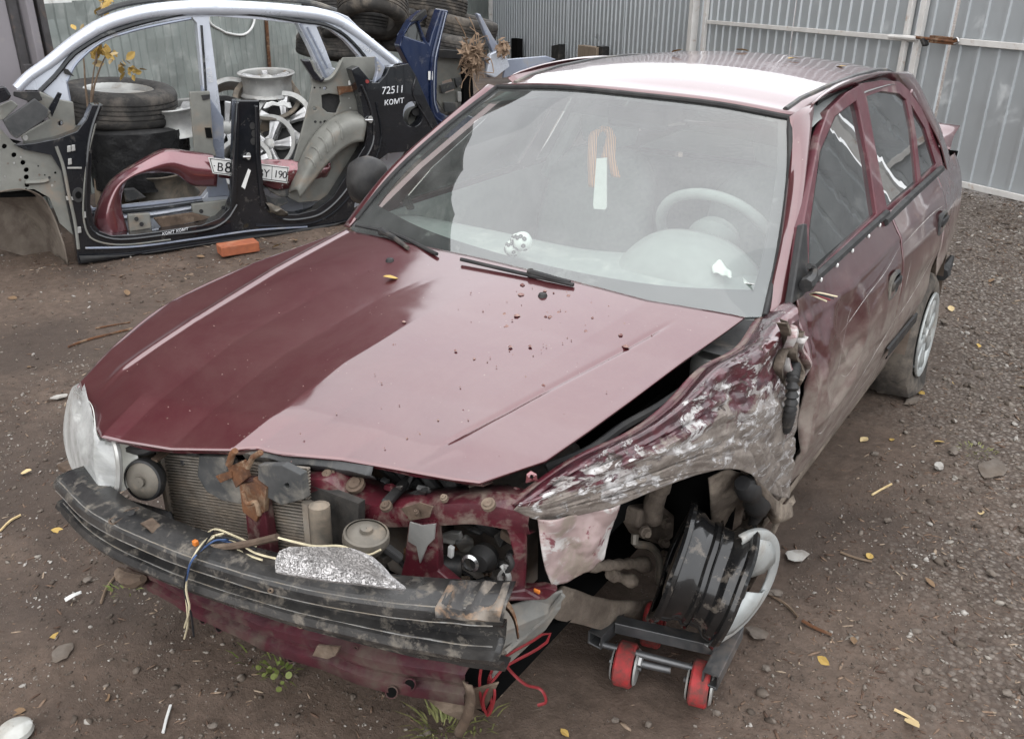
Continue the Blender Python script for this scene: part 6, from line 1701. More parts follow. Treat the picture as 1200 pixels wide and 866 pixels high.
MB().plate(npp([(512, 58), (544, 60), (544, 70), (514, 68)], -.24), .05, n=WN).build('shelf_trim', M['plastic'], nav, smooth=False, bevel=.008)
for l in ([(516, 100), (532, 96), (534, 104), (518, 110)], [(533, 92), (541, 91), (542, 98), (536, 104)], [(520, 120), (538, 121), (538, 130), (522, 132)], [(536, 108), (541, 108), (541, 120), (537, 120)]):
    MB().plate(npp(l, -.26), .03, n=WN).build('inner_bracket', M['plastic_g'] if l[0][0] < 534 else M['alloy'], nav, smooth=False, bevel=.006)
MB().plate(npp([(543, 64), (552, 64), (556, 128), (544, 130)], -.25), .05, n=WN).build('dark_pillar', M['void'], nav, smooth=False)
# slate pillar with headlamp-like shell at its right
MB().plate(npp([(559, 16), (563, 17), (578, 44), (592, 64), (596, 72), (590, 84), (574, 92), (570, 70), (578, 62), (572, 48)], -.05), .05, n=WN).build('slate_pillar', M['silver_d'], nav, smooth=False, bevel=.008)
MB().plate(npp([(574, 64), (584, 60), (594, 66), (598, 78), (580, 92), (570, 88)], .0), .05, n=WN).build('slate_cover', M['silver'], nav, smooth=False, bevel=.014)
MB().plate(npp([(594, 70), (640, 66), (652, 70), (620, 84), (590, 92)], -.1), .03, n=WN).build('slate_sill', M['silver_d'], nav, smooth=False, bevel=.006)

# withered bunch hung on the navy shell
dr_ = MB()
rnd = random.Random(3)
for c0, n_, sp_ in (((554, 66), 260, 16), ((590, 58), 90, 9)):
    for k in range(n_):
        u = rnd.gauss(c0[0], sp_ * .42); v = rnd.gauss(c0[1], sp_ * .55)
        p = NP.at(u, v, .05 + rnd.uniform(-.10, .10))
        d = V((rnd.gauss(0, 1), rnd.gauss(0, 1), rnd.gauss(0, 1))).normalized()
        e = d.orthogonal().normalized() * rnd.uniform(.006, .016)
        L = d * rnd.uniform(.015, .05)
        dr_.add([p - L - e * .3, p - e, p + L, p + e], [(0, 1, 2, 3)])
for k in range(26):
    a = NP.at(rnd.gauss(554, 5), rnd.gauss(70, 8), .05); b = a + V((rnd.gauss(0, .1), rnd.gauss(0, .1), rnd.gauss(0, .12)))
    dr_.tube(crv([a, a.lerp(b, .5) + V((rnd.gauss(0, .02),) * 3), b], 5), .004, 4)
M['dry'] = surf('dry_flower', (.26, .185, .125), (.16, .105, .07), 30, .9, 0, .2)
one('dried_plant', dr_, M['dry'], 'withered brown plant clump in front of the navy car shell', 'plant', smooth=False)
# odds and ends along the far fence
for l, off, m, nm, lab, cat in (([(599, 45), (606, 46), (608, 70), (600, 70)], .25, 'void', 'scrap_box', 'charred upright scrap piece standing by the far fence', 'scrap'), ([(646, 54), (655, 52), (662, 67), (650, 68)], .3, 'plastic', 'scrap_plate', 'black plastic scrap leaning behind the car roof by the far fence', 'scrap'), ([(677, 53), (699, 56), (700, 64), (676, 66)], .3, 'wood', 'cardboard_box', 'tan torn cardboard box just above the car roof by the far fence', 'box'), ([(699, 54), (706, 55), (708, 62), (700, 64)], .26, 'plastic', 'scrap_plate', 'small dark scrap beside the tan cardboard behind the car roof', 'scrap')):
    pts = BP.pts(l, off)
    low = [V((p.x, p.y, max(.02, p.z - 1.2))) for p in pts]
    pts2 = [pts[0], pts[1], flat(pts[1], .01), flat(pts[0], .01)]
    one(nm, MB().plate(pts2, .12, n=BN), M[m], lab, cat, smooth=False, bevel=.008)

# sapling with yellow leaves
sap = thing('sapling', 'thin bare sapling with a few yellow leaves in front of the old fence', 'sapling', flat(at(106, 190, d=6.95)))
sapd = 6.62
stems = [[(104, 200), (105, 150), (107, 110), (112, 72), (119, 52)], [(107, 120), (112, 95), (124, 66), (132, 60)], [(105, 140), (100, 100), (98, 70), (92, 40)], [(112, 75), (118, 30), (122, -6)]]
for s_ in stems:
    MB().tube(crv([at(u, v, d=sapd) for u, v in s_], 16), [.009 - .0004 * i for i in range(16)], 5).build('stem', M['twig'], sap)
leaf_pts = [(0, 0, 0), (.25, .22, .02), (.55, .30, .05), (.85, .18, .03), (1.05, 0, -.03), (.85, -.18, .03), (.55, -.30, .05), (.25, -.22, .02)]
def leaf_mesh(m, name):
    me = bpy.data.meshes.new(name)
    me.from_pydata(leaf_pts + [(.5, 0, -.02)], [], [(0, 1, 8), (1, 2, 8), (2, 3, 8), (3, 4, 8), (4, 5, 8), (5, 6, 8), (6, 7, 8), (7, 0, 8)])
    me.materials.append(m)
    return me
LM = [leaf_mesh(M['leaf'], 'leaf'), leaf_mesh(M['leaf_p'], 'leaf'), leaf_mesh(M['leaf_b'], 'leaf')]
rnd = random.Random(11)
def put_leaf(p, size, k=0, parent=None, flatness=.3, rnd=rnd, name='leaf'):
    o = bpy.data.objects.new(name, LM[k]); col.objects.link(o)
    M_ = Matrix.Translation(p) @ Matrix.Rotation(rnd.random() * 6.28, 4, 'Z') @ Matrix.Rotation(rnd.gauss(0, flatness), 4, 'X') @ Matrix.Rotation(rnd.gauss(0, flatness), 4, 'Y') @ Matrix.Scale(size, 4)
    if parent:
        o.parent = parent; o.matrix_parent_inverse = Matrix.Identity(4); o.matrix_local = Matrix.Translation(-parent.location) @ M_
    else: o.matrix_world = M_
    return o
for u, v, n_ in ((152, 83, 9), (140, 72, 8), (122, 64, 7), (113, 52, 6), (90, 38, 4), (118, 62, 4), (128, 60, 4), (121, 4, 9), (128, 0, 6), (160, 88, 3), (108, 66, 3)):
    for k in range(n_):
        put_leaf(at(u + rnd.gauss(0, 4.5), v + rnd.gauss(0, 4), d=sapd + rnd.uniform(-.08, .08)), rnd.uniform(.05, .085), 0 if rnd.random() < .8 else 1, sap, 1.0)

# brick in front of the black sill
br = at(279, 290, z=.033)
bd_ = (at(306, 287, z=0) - at(254, 295, z=0)).normalized()
o = MB().box((0, 0, 0), (.12, .25, .065)).build('brick', M['brick'], smooth=False, bevel=.006)
o.location = br; o.rotation_euler = (0, 0, math.atan2(bd_.y, bd_.x) - math.pi / 2)
tag(o, 'orange-red brick lying on the ground by the sill of the black car side', 'brick')

# ================================================================== wheel dolly under the broken wheel
dol = thing('wheel_dolly', 'home-made steel wheel dolly with two red castors under the bare rim', 'dolly', at(770, 800, z=0))
dz = .115
da, db = at(697, 750, z=dz), at(724, 722, z=dz)
dc, dd = at(832, 797, z=dz), at(862, 738, z=dz)
def sqtube(a, b, s, nm):
    m_ = frame(b - a); h = s / 2
    t_ = MB()
    for k, (w_) in enumerate((h, h - .005)):
        pass
    o_, i_ = [], []
    for e in (a, b):
        o_.append([e + m_ @ V((x, y, 0)) for x, y in ((-h, -h), (h, -h), (h, h), (-h, h))])
        g_ = h - .005
        i_.append([e + m_ @ V((x, y, 0)) for x, y in ((-g_, -g_), (g_, -g_), (g_, g_), (-g_, g_))])
    t_.grid([o_[0], o_[1], i_[1], i_[0], o_[0]], True)
    return t_.build(nm, M['steel'], dol, smooth=False, bevel=.002)
sqtube(da, db, .042, 'side_tube')
sqtube(dc, dd, .042, 'side_tube')
sqtube(at(722, 731, z=.128), at(840, 758, z=.128), .034, 'cross_tube')
ra, rb_ = at(703, 754, z=.102), at(826, 786, z=.102)
ax_ = (rb_ - ra).normalized()
MB().tube([ra, rb_], .009, 10).build('axle_rod', M['steel'], dol)
MB().tube(lin([at(742, 775, z=.08), at(786, 785, z=.08)], 4), .010, 10).build('axle_rod', M['steel'], dol)
MB().tube(lin([at(752, 764, z=.10), at(748, 780, z=.08)], 4), .009, 8).build('axle_rod', M['chrome'], dol)
for u, v, nm in ((722, 803, 0), (809, 826, 1)):
    p = at(u, v, z=0); c = V((p.x, p.y, .058)) + V((.010, .026, 0))
    w_ = MB().lathe([(.02, -.024), (.053, -.024), (.058, -.019), (.058, .019), (.053, .024), (.02, .024)], c, ax_, 36).build('castor', M['redwheel'], dol)
    for s_ in (-1, 1):
        MB().lathe([(.001, .026 * s_), (.044, .025 * s_), (.048, .020 * s_)], c + ax_ * .008 * s_, ax_, 28).build('side_plate', M['alloy'], w_)
    MB().cyl(c - ax_ * .042, c + ax_ * .042, .008, 8).build('axle_bolt', M['steel'], w_)
for k, q in enumerate((.25, .75)):      # the pair of castors at the back, in the shade of the rim
    p = db.lerp(dd, q) + V((0, .05, 0)); c = V((p.x, p.y, .062))
    MB().lathe([(.02, -.026), (.056, -.026), (.062, -.020), (.062, .020), (.056, .026), (.02, .026)], c, ax_, 24).build('castor', M['redwheel'], dol)

# ================================================================== things in and on the car
# ribbon and air freshener on the mirror
rc = at(706, 156, y=2.0)
rib = MB()
for pts, w_ in (([(705, 152), (696, 158), (694, 190), (695, 220)], .018), ([(708, 150), (716, 160), (716, 185), (722, 208)], .018), ([(705, 151), (710, 148), (715, 154), (712, 170), (708, 186)], .012)):
    c = crv([at(u, v, y=1.97) for u, v in pts], 18)
    rib.grid([[p + V((-w_, 0, 0)) for p in c], [p + V((w_ * .0, -.004, 0)) for p in c], [p + V((w_, 0, 0)) for p in c]])
t = NT('striped_ribbon')
wv = t.n('ShaderNodeTexWave'); wv.bands_direction = 'X'; wv.inputs['Scale'].default_value = 52
t.l(t.tc, wv.inputs[0])
t.bsdf(t.ramp(wv.outputs['Color'], [(.4, (.10, .06, .05)), (.6, (.62, .26, .10))]), .8)
M['ribbon'] = t.m
one('striped_ribbon', rib, M['ribbon'], 'orange and black striped ribbon hanging from the mirror inside the windscreen', 'ribbon', solid=.001)
af = [at(u, v, y=1.955) for u, v in ((699, 186), (711, 185), (711, 243), (709, 246), (696, 245), (695, 240))]
ob = MB().plate(af, .004)
one('air_freshener', ob, M['white'], 'white tag-shaped air freshener hanging below the striped ribbon', 'air freshener', smooth=False)
# spotted toy on the dashboard
toy = thing('spotted_toy', 'small white plush dice with black spots lying on the dashboard', 'toy', at(606, 300, y=1.40))
for (u, v), r in (((612, 283), .030), ((601, 291), .026), ((606, 281), .02)):
    c = at(u, v, y=1.42)
    b_ = MB().lathe([(.001, r), (r * .5, r * .87), (r * .87, r * .5), (r, 0), (r * .87, -r * .5), (r * .5, -r * .87), (.001, -r)], c, (.1, -.5, .8), 16).build('ball', M['white'], toy)
    for k in range(9):
        d = V((math.sin(k * 2.4) * .8, -abs(math.cos(k * 1.7)) - .2, math.cos(k * 2.4) * .8)).normalized()
        MB().lathe([(.001, .0015), (r * .24, .0015 - r * .03)], c + d * r, d, 10).build('spot', M['inkblack'], b_)
one('crumpled_paper', MB().grid(patch([[at(829, 300, y=1.60), at(842, 306, y=1.58), at(856, 317, y=1.55)], [at(836, 318, y=1.52), at(846, 322, y=1.52), at(858, 326, y=1.50)]], 10, 8, lambda p, s, q: p + V((0, 0, .012 * nz(p, 40))))), M['white'], 'crumpled white paper on the dashboard at the driver side corner', 'paper', solid=.002)
one('folded_paper', MB().grid([[at(870, 325, y=1.50), at(872, 332, y=1.47)], [at(880, 334, y=1.47), at(884, 333, y=1.46)]]), M['white'], 'small white paper scrap in the lower right windscreen corner', 'paper', solid=.002)

# fallen leaves on the car
rnd = random.Random(5)
def leaf_thing(p, size, k, label, group=None, fl=.12, name='fallen_leaf'):
    o = put_leaf(p + V((0, 0, .004)), size, k, None, fl, rnd, name)
    return tag(o, label, 'leaf', group)
leaf_thing(on_hood(467, 328, .002), .042, 0, 'yellow leaf lying on the bonnet below the right wiper')
for u, v, lab in ((787, 65, 'small yellow leaf on the car roof, leftmost of those on top'), (861, 62, 'pale leaf at the back of the car roof'), (938, 72, 'yellow leaf on the car roof beside the roof strip'), (992, 81, 'yellow leaf on the roof strip above the front door')):
    z = 1.39
    for _ in range(5):
        p = at(u, v, z=z); z = roof_z(p.x, p.y)
    leaf_thing(V((p.x, p.y, z + .006)), .055, 0 if 'yellow' in lab else 1, lab)
# wet crumbs, dead petals and grit strewn over the bonnet
cr_m = MB()
for k in range(150):
    if k < 70: u, v = rnd.gauss(650, 75), rnd.gauss(372, 28)
    else: u, v = rnd.uniform(130, 840), rnd.uniform(290, 545)
    p = on_hood(u, v, .0055) if 10 < u else None
    if not (p.y > .36 and p.y < 1.24 and -.66 < p.x < .60 and (p.x < .42 or p.y > .62 + (p.x - .48) * 4.4)): continue
    s_ = rnd.uniform(.0012, .0030) if k > 30 else rnd.uniform(.004, .010)
    a = rnd.random() * 6
    vs_ = [p + V((math.cos(a + j * 1.05) * s_ * rnd.uniform(.5, 1.3), math.sin(a + j * 1.05) * s_ * rnd.uniform(.5, 1.3), -.002)) for j in range(6)] + [p + V((0, 0, s_ * .35))]
    cr_m.add(vs_, [(j, (j + 1) % 6, 6) for j in range(6)])
cr_o = cr_m.build('bonnet_grit', surf('wet_crumbs', (.10, .03, .03), (.30, .2, .17), 60, .35, 0, 0), kind='stuff')
cr_o['label'] = 'wet crumbs and petals strewn over the bonnet'

# ================================================================== ground
def gz(x, y):
    p = V((x, y, 0))
    far = min(1, max(0, (abs(x - .5) - 8) / 6)) 
    return -.012 + .014 * fnz(p, 1.1, 3, 3) + .008 * fnz(p, 6.5, 5, 3) + (.0035 * noise.noise(p * 34) if -5 < x < 3.2 and y < 5 else 0)
def grade(a, b, step, out, n):
    xs = list(np.arange(a, b, step))
    lo = [a - (out) * (k / n) ** 3 for k in range(n, 0, -1)]
    hi = [b + (out) * (k / n) ** 3 for k in range(0, n + 1)]
    return lo + xs + hi
gx = grade(-4.4, 3.0, .026, 70, 30); gy = grade(-.3, 5.5, .028, 70, 30)
gm = MB().grid([[V((x, y, gz(x, y))) for x in gx] for y in gy])
t = NT('yard_earth')
big = t.noise(.55, 5, .6)
n1 = t.noise(3.3, 8, .68, .3)
n2 = t.noise(24, 8, .75, off=3)
c = t.mix(t.ramp(n1, [(.32, 0.), (.68, 1.)]), (.064, .045, .034), (.106, .076, .057))
c = t.mix(t.ramp(n2, [(.40, 0.), (.75, .75)]), c, (.18, .13, .102))
c = t.mix(t.ramp(big, [(.47, 0.), (.58, .75)]), c, (.046, .033, .026))
vo = t.vor(120); vo2 = t.vor(52)
speck = t.math('MULTIPLY', t.ramp(vo, [(.16, 1.), (.24, 0.)]), t.ramp(t.noise(11, 5, off=7), [(.46, 0.), (.6, 1.)]))
cell = t.n('ShaderNodeTexVoronoi'); cell.inputs['Scale'].default_value = 120; t.l(t.tc, cell.inputs['Vector'])
cc = t.ramp(t.math('FRACT', t.math('MULTIPLY', cell.outputs['Color'], 3.7)), [(0, (.055, .04, .032)), (.6, (.12, .10, .085)), (.9, (.20, .18, .155)), (1, (.30, .275, .245))])
c = t.mix(speck, c, cc)
# gravel on the right and far side
xyz = t.sep()
gr = t.math('ADD', t.math('MULTIPLY', xyz[0], .55), t.math('MULTIPLY', xyz[1], .16))
gr = t.math('ADD', gr, t.math('MULTIPLY', t.noise(1.3, 6, .65, off=2), .9))
gmask = t.ramp(gr, [(0.48 * 2.6 - .1, 0.), (.99, 1.)]) if False else t.ramp(t.math('MULTIPLY', gr, .4), [(.52, 0.), (.66, 1.)])
cell2 = t.n('ShaderNodeTexVoronoi'); cell2.inputs['Scale'].default_value = 62; t.l(t.tc, cell2.inputs['Vector'])
gcol = t.ramp(t.math('FRACT', t.math('MULTIPLY', cell2.outputs['Color'], 5.3)), [(0, (.09, .07, .056)), (.4, (.14, .115, .096)), (.7, (.20, .172, .148)), (1, (.30, .27, .24))])
gcol = t.mix(t.ramp(cell2.outputs['Distance'], [(.35, 0.), (.62, .85)]), gcol, (.055, .041, .033))
c = t.mix(t.math('MULTIPLY', gmask, .9), c, gcol)
hgt = t.math('ADD', t.math('MULTIPLY', n2, .6), t.math('ADD', t.math('MULTIPLY', speck, .5), t.math('MULTIPLY', t.math('SUBTRACT', 1, cell2.outputs['Distance']), t.math('MULTIPLY', gmask, 1.2))))
rg = t.ramp(t.noise(1.6, 6, .6, off=5), [(.35, .55), (.6, .92)])
t.bsdf(c, rg, 0, t.bump(t.noise(95, 5, .7), .6, .006, t.bump(hgt, .9, .014)), spec=.35)
M['earth'] = t.m
gm.build('ground', M['earth'], kind='structure', auto=0)

# loose stones: numpy, one mesh
rs = np.random.RandomState(4)
ico = bmesh.new(); bmesh.ops.create_icosphere(ico, subdivisions=1, radius=1)
iv = np.array([v.co[:] for v in ico.verts]); ifc = np.array([[v.index for v in f.verts] for f in ico.faces]); ico.free()
fN, rN, uN = np.array(f_), np.array(r_), np.array(u_)
def in_view(P, mrg=90):
    d = P - np.array(CAM); z = d @ fN
    u = 600 + FPX * (d @ rN) / z; v = 433 - FPX * (d @ uN) / z
    return (z > .3) & (u > -mrg) & (u < 1200 + mrg) & (v > -40) & (v < 866 + mrg), u, v
def stones(n, xr, yr, sz, dens, name, mat, flat_=.6, chips=False):
    P = np.stack([rs.uniform(*xr, n), rs.uniform(*yr, n), np.zeros(n)], 1)
    ok, u, v = in_view(P)
    keep = ok & (rs.rand(n) < dens(P[:, 0], P[:, 1]))
    P = P[keep]; n = len(P)
    s = sz[0] * (sz[1] / sz[0]) ** (rs.rand(n) ** 2.4)
    vs_, fs_ = [], []
    for i in range(n):
        a = rs.rand() * 6.28; ca, sa = math.cos(a), math.sin(a)
        q = iv * (1 + rs.uniform(-.28, .28, (len(iv), 1))) * np.array([1, rs.uniform(.45, .9), flat_ * rs.uniform(.5, 1.1)]) * s[i]
        if chips: q = q * np.array([1.7, .55, .28])
        tl = rs.uniform(-.4, .4)
        q = np.stack([q[:, 0] * ca - q[:, 1] * sa, q[:, 0] * sa + q[:, 1] * ca, q[:, 2] + tl * q[:, 0]], 1)
        x, y = P[i, 0], P[i, 1]
        vs_.append(q + np.array([x, y, gz(x, y) + s[i] * .12]))
    vs_ = np.concatenate(vs_); fs_ = (ifc[None] + (np.arange(n) * len(iv))[:, None, None]).reshape(-1, 3)
    me = bpy.data.meshes.new(name)
    me.vertices.add(len(vs_)); me.vertices.foreach_set('co', vs_.ravel())
    me.loops.add(len(fs_) * 3); me.loops.foreach_set('vertex_index', fs_.ravel())
    me.polygons.add(len(fs_)); me.polygons.foreach_set('loop_start', np.arange(len(fs_)) * 3)
    me.update(); me.validate()
    me.materials.append(mat)
    o = bpy.data.objects.new(name, me); col.objects.link(o); o['kind'] = 'stuff'
    return o
def cellmat(name, stops, scale, rough=.85):
    t = NT(name)
    v_ = t.n('ShaderNodeTexVoronoi'); v_.inputs['Scale'].default_value = scale; t.l(t.tc, v_.inputs['Vector'])
    k = t.math('FRACT', t.math('MULTIPLY', v_.outputs['Color'], 7.31))
    c = t.mix(t.ramp(t.noise(90, 4), [(.35, 0.), (.7, .5)]), t.ramp(k, stops), (.07, .055, .044))
    t.bsdf(c, rough, 0, t.bump(t.noise(160, 3), .3, .002), spec=.3)
    return t.m
M['gravel'] = cellmat('gravel_stone', [(0, (.05, .038, .03)), (.35, (.10, .08, .064)), (.65, (.165, .138, .116)), (.88, (.25, .225, .195)), (1, (.42, .40, .37))], 24)
M['litter'] = cellmat('dead_leaf_litter', [(0, (.075, .043, .03)), (.45, (.13, .08, .055)), (.8, (.22, .15, .105)), (1, (.38, .30, .22))], 18)
def dg(x, y): return np.clip((.55 * x + .16 * y - .85) * 1.3, .05, 1) * np.where((x > -.75) & (x < .85) & (y > .5) & (y < 4.1), 0, 1)
stones(34000, (.2, 4.6), (-.5, 8.2), (.006, .024), dg, 'gravel', M['gravel'])
stones(32000, (-4.8, 3.2), (-.2, 6.5), (.0025, .015), lambda x, y: np.where((x > -.75) & (x < .85) & (y > .5) & (y < 4.1), 0, .55), 'grit', M['gravel'])
stones(16000, (.6, 4.6), (.5, 8.2), (.006, .020), lambda x, y: np.clip((.55 * x + .2 * y - 1.2) * 1.2, .02, .9), 'leaf_litter', M['litter'], chips=True)
stones(2600, (-4.2, -2.2), (1.8, 4.6), (.006, .022), lambda x, y: np.where(np.abs((x + 3.35) * .932 - (y - 3.0) * .363) < .42, .9, .12), 'leaf_litter', M['litter'], chips=True)
stones(24000, (.5, 4.4), (-.6, 6.5), (.004, .013), lambda x, y: np.where((x < .85) & (y > .5) & (y < 4.1), .1, .6), 'leaf_litter', M['litter'], chips=True)
stones(9000, (-4.2, 2.6), (-.2, 4.5), (.004, .014), lambda x, y: .4, 'leaf_litter', M['litter'], chips=True)

stones(70000, (-2.6, 3.0), (-.5, 2.6), (.0018, .0075), lambda x, y: np.where((x > -.7) & (x < .8) & (y > .55), 0, .6), 'grit', M['gravel'])
stones(14000, (-2.4, 2.6), (-.5, 2.6), (.003, .011), lambda x, y: np.where((x > -.7) & (x < .8) & (y > .55), 0, .5), 'leaf_litter', M['litter'], chips=True)
# stones big enough to pick out
def rock(u, v, w_, h_, flat_, m, label, seed):
    rr = random.Random(seed)
    bmx = bmesh.new(); bmesh.ops.create_icosphere(bmx, subdivisions=2, radius=1)
    p0 = at(u, v, z=0.0)
    depth = (p0 - CAM).dot(f_)
    sx_ = w_ / 2 * depth / FPX * .82
    b_ = MB()
    b_.v = [V((q.co.x * sx_, q.co.y * sx_ * h_, q.co.z * sx_ * flat_)) * (1 + .45 * noise.noise(q.co * 1.7 + V((seed, 0, 0))) + .08 * noise.noise(q.co * 5 + V((seed, 3, 0)))) for q in bmx.verts]
    b_.f = [tuple(q.index for q in f.verts) for f in bmx.faces]
    bmx.free()
    o = b_.build('stone', M[m], auto=18)
    o.location = p0 + V((0, 0, sx_ * flat_ * .3)); o.rotation_euler.z = rr.random() * 6
    return tag(o, label, 'stone', 'stones lying on the yard earth')
M['stone_p'] = surf('pale_stone', (.42, .41, .385), (.31, .29, .265), 14, .85, 0, .4, dirt=(.13, .105, .085), dirt_amt=.3)
for i, a in enumerate((
    (1100, 547, 17, .8, .55, 'stone_p', 'whitish stone on the earth right of the front door'),
    (1163, 549, 58, .6, .10, 'stone', 'broad flat pale slab sunk in the earth near the right edge'),
    (1025, 532, 11, .9, .6, 'stone', 'small grey stone below two yellow leaves beside the sill'),
    (1118, 528, 26, .5, .15, 'stone', 'flat pale stone just above the whitish stone on the right'),
    (1106, 377, 15, .7, .3, 'stone', 'small flat stone in the gravel behind the rear wheel'),
    (1068, 470, 34, .4, .12, 'stone', 'flat buried stone just in front of the rear tyre'),
    (934, 650, 26, 1.3, .10, 'stone_p', 'pale flat chalky patch of stone right of the smashed hubcap'),
    (909, 695, 20, .7, .45, 'stone', 'grey angular stone right of the red castors'),
    (898, 783, 13, .8, .5, 'stone', 'small grey stone in the bare earth right of the dolly'),
    (887, 741, 30, .8, .10, 'stone', 'flat pale stone just right of the dolly frame'),
    (760, 849, 12, .8, .6, 'stone', 'round grey stone below the red castors, right of another'),
    (721, 844, 11, .9, .6, 'stone', 'small grey stone below the left red castor'),
    (839, 835, 12, .8, .5, 'stone', 'small stone just right of the right castor foot'),
    (74, 764, 36, .7, .10, 'stone', 'flat pale concrete flake at the left edge of the yard'),
    (103, 679, 13, .9, .35, 'stone', 'dark slate chip left of the bumper beam'),
    (70, 525 - 60, 24, .5, .15, 'stone_p', 'flat whitish flake left of the headlight'),
    (1180, 812, 16, .8, .5, 'stone', 'grey stone near the bottom right corner'),
    (1092, 830, 13, .8, .5, 'stone', 'small round stone at the bottom right, left of the corner stone'),
    (1040, 520 + 90, 12, .7, .5, 'stone', 'dark stone on the bare earth halfway along the right'),
    (500, 858, 15, .8, .6, 'stone', 'grey stone among the grass under the bumper end'),
    (1162, 672, 15, .7, .4, 'stone', 'flat grey stone low on the right side of the yard'),
    (250, 850, 14, .7, .4, 'stone', 'flat stone at the bottom, left of the grass'))):
    rock(*a[:6], a[6], i + 3)
# leaves on the ground
gl = [(1017, 511, .06, 1, 'pale leaf on the earth by the sill, beside a smaller yellow one'), (1045, 515, .04, 0, 'small yellow leaf right of the pale leaf by the sill'),
(1108, 517, .05, 0, 'yellow leaf just above the flat pale stone on the right'), (1076, 457, .05, 0, 'yellow leaf in front of the flat rear tyre'), (1118, 447, .05, 0, 'yellow leaf a hand to the right of the rear tyre'),
(1147, 401, .05, 0, 'small yellow leaf on the gravel level with the rear hubcap'), (1193, 449, .09, 1, 'large pale leaf at the right edge of the gravel'), (1116, 364, .07, 1, 'pale leaf on the gravel just behind the rear wheel'),
(958, 767, .045, 0, 'yellow leaf on bare earth right of the dolly'), (657, 851, .035, 0, 'small yellow leaf at the bottom below the red wires'), (633, 757, .04, 0, 'yellow leaf inside the loop of red wire'),
(1018, 653, .05, 0, 'yellow leaf at the end of the brown twig right of the hubcap'), (59, 620, .05, 0, 'yellow leaf left of the bumper beam end'), (58, 747, .05, 0, 'yellow leaf beside the concrete flake at the left'),
(23, 552, .05, 1, 'pale leaf at the left edge level with the headlight'), (1060, 843, .06, 1, 'pale curled leaf near the bottom right corner'), (1150, 600, .045, 1, 'pale leaf on the right below the broad slab'),
(1095, 690, .05, 2, 'brown leaf on bare earth in the lower right'), (1000, 745, .04, 2, 'brown leaf right of the reddish stick'), (1160, 330, .07, 2, 'brown leaf on the gravel behind the rear bumper, nearer one'),
(1180, 285, .08, 2, 'brown leaf on the gravel near the gate foot'), (126, 818, .04, 2, 'brown leaf near the thin white stick'), (30, 830, .05, 2, 'brown leaf above the plastic lid'),
(330, 285, .10, 1, 'pale leaf beside the brick, right of it'), (318, 289, .07, 0, 'yellow leaf between the brick and the bonnet'), (345, 280, .08, 2, 'brown leaf under the black sill right of the brick'),
(240, 301, .07, 2, 'brown leaf left of the brick'), (20, 350, .08, 2, 'brown leaf on the earth under the muddy wheel arch'), (150, 345, .07, 2, 'brown leaf midway between black sill and bonnet'), (32, 430, .06, 2, 'brown leaf at the left edge below the twigs')]
for u, v, s_, k, lab in gl:
    p = at(u, v, z=0)
    leaf_thing(V((p.x, p.y, gz(p.x, p.y) + .003)), s_ * .85, k, lab, 'fallen leaves on the yard', .25)
# twigs and scraps
def stick(l, r, m, nm, label, cat):
    one(nm, MB().tube(crv([(lambda p: V((p.x, p.y, gz(p.x, p.y) + r + .002)))(at(u, v, z=0)) for u, v in l], 12), r, 5), M[m], label, cat)
stick([(80, 406), (100, 398), (130, 391), (155, 383)], .006, 'rust', 'twig', 'long reddish twig on the earth left of the bonnet', 'twig')
stick([(112, 384), (135, 379), (152, 375)], .004, 'rust', 'twig', 'shorter reddish twig above the long one left of the bonnet', 'twig')
stick([(1022, 579), (1035, 572), (1045, 566)], .004, 'leaf_p', 'straw', 'pale dry straw on the earth right of the front door', 'straw')
stick([(190, 853), (194, 838), (199, 822)], .004, 'white', 'straw', 'thin white stick standing out on the earth at the bottom left', 'stick')
stick([(118, 705), (124, 690), (134, 676), (138, 672)], .004, 'twig', 'twig', 'thin bent twig below the left end of the bumper beam', 'twig')
stick([(940, 727), (955, 735), (975, 742)], .005, 'rust', 'twig', 'reddish stick right of the dolly', 'twig')
stick([(985, 645), (1003, 652), (1022, 656)], .004, 'twig', 'twig', 'thin brown twig right of the smashed hubcap', 'twig')
stick([(0, 620), (12, 610), (24, 603)], .004, 'leaf_p', 'straw', 'pale straw at the left edge of the yard', 'straw')
stick([(895, 690), (920, 705), (935, 722)], .004, 'twig', 'twig', 'short twig between the hubcap and the reddish stick', 'twig')
stick([(1048, 832), (1062, 840), (1075, 850)], .004, 'leaf_p', 'straw', 'curved dry straw near the bottom right', 'straw')
p = at(82, 697, z=.006)
one('paper_scrap', MB().grid(patch([[at(75, 701, z=.004), at(84, 696, z=.02), at(95, 692, z=.008)], [at(77, 705, z=.004), at(85, 700, z=.016), at(96, 695, z=.006)]], 12, 5)), M['white'], 'curled white paper scrap on the earth left of the bumper beam', 'paper', solid=.001)
p = at(18, 858, z=.0)
one('plastic_lid', MB().lathe([(.001, .022), (.030, .020), (.040, .012), (.042, 0)], V((p.x, p.y, 0)), (0, 0, 1), 24), M['lens'], 'pale plastic lid lying at the bottom left corner', 'lid')
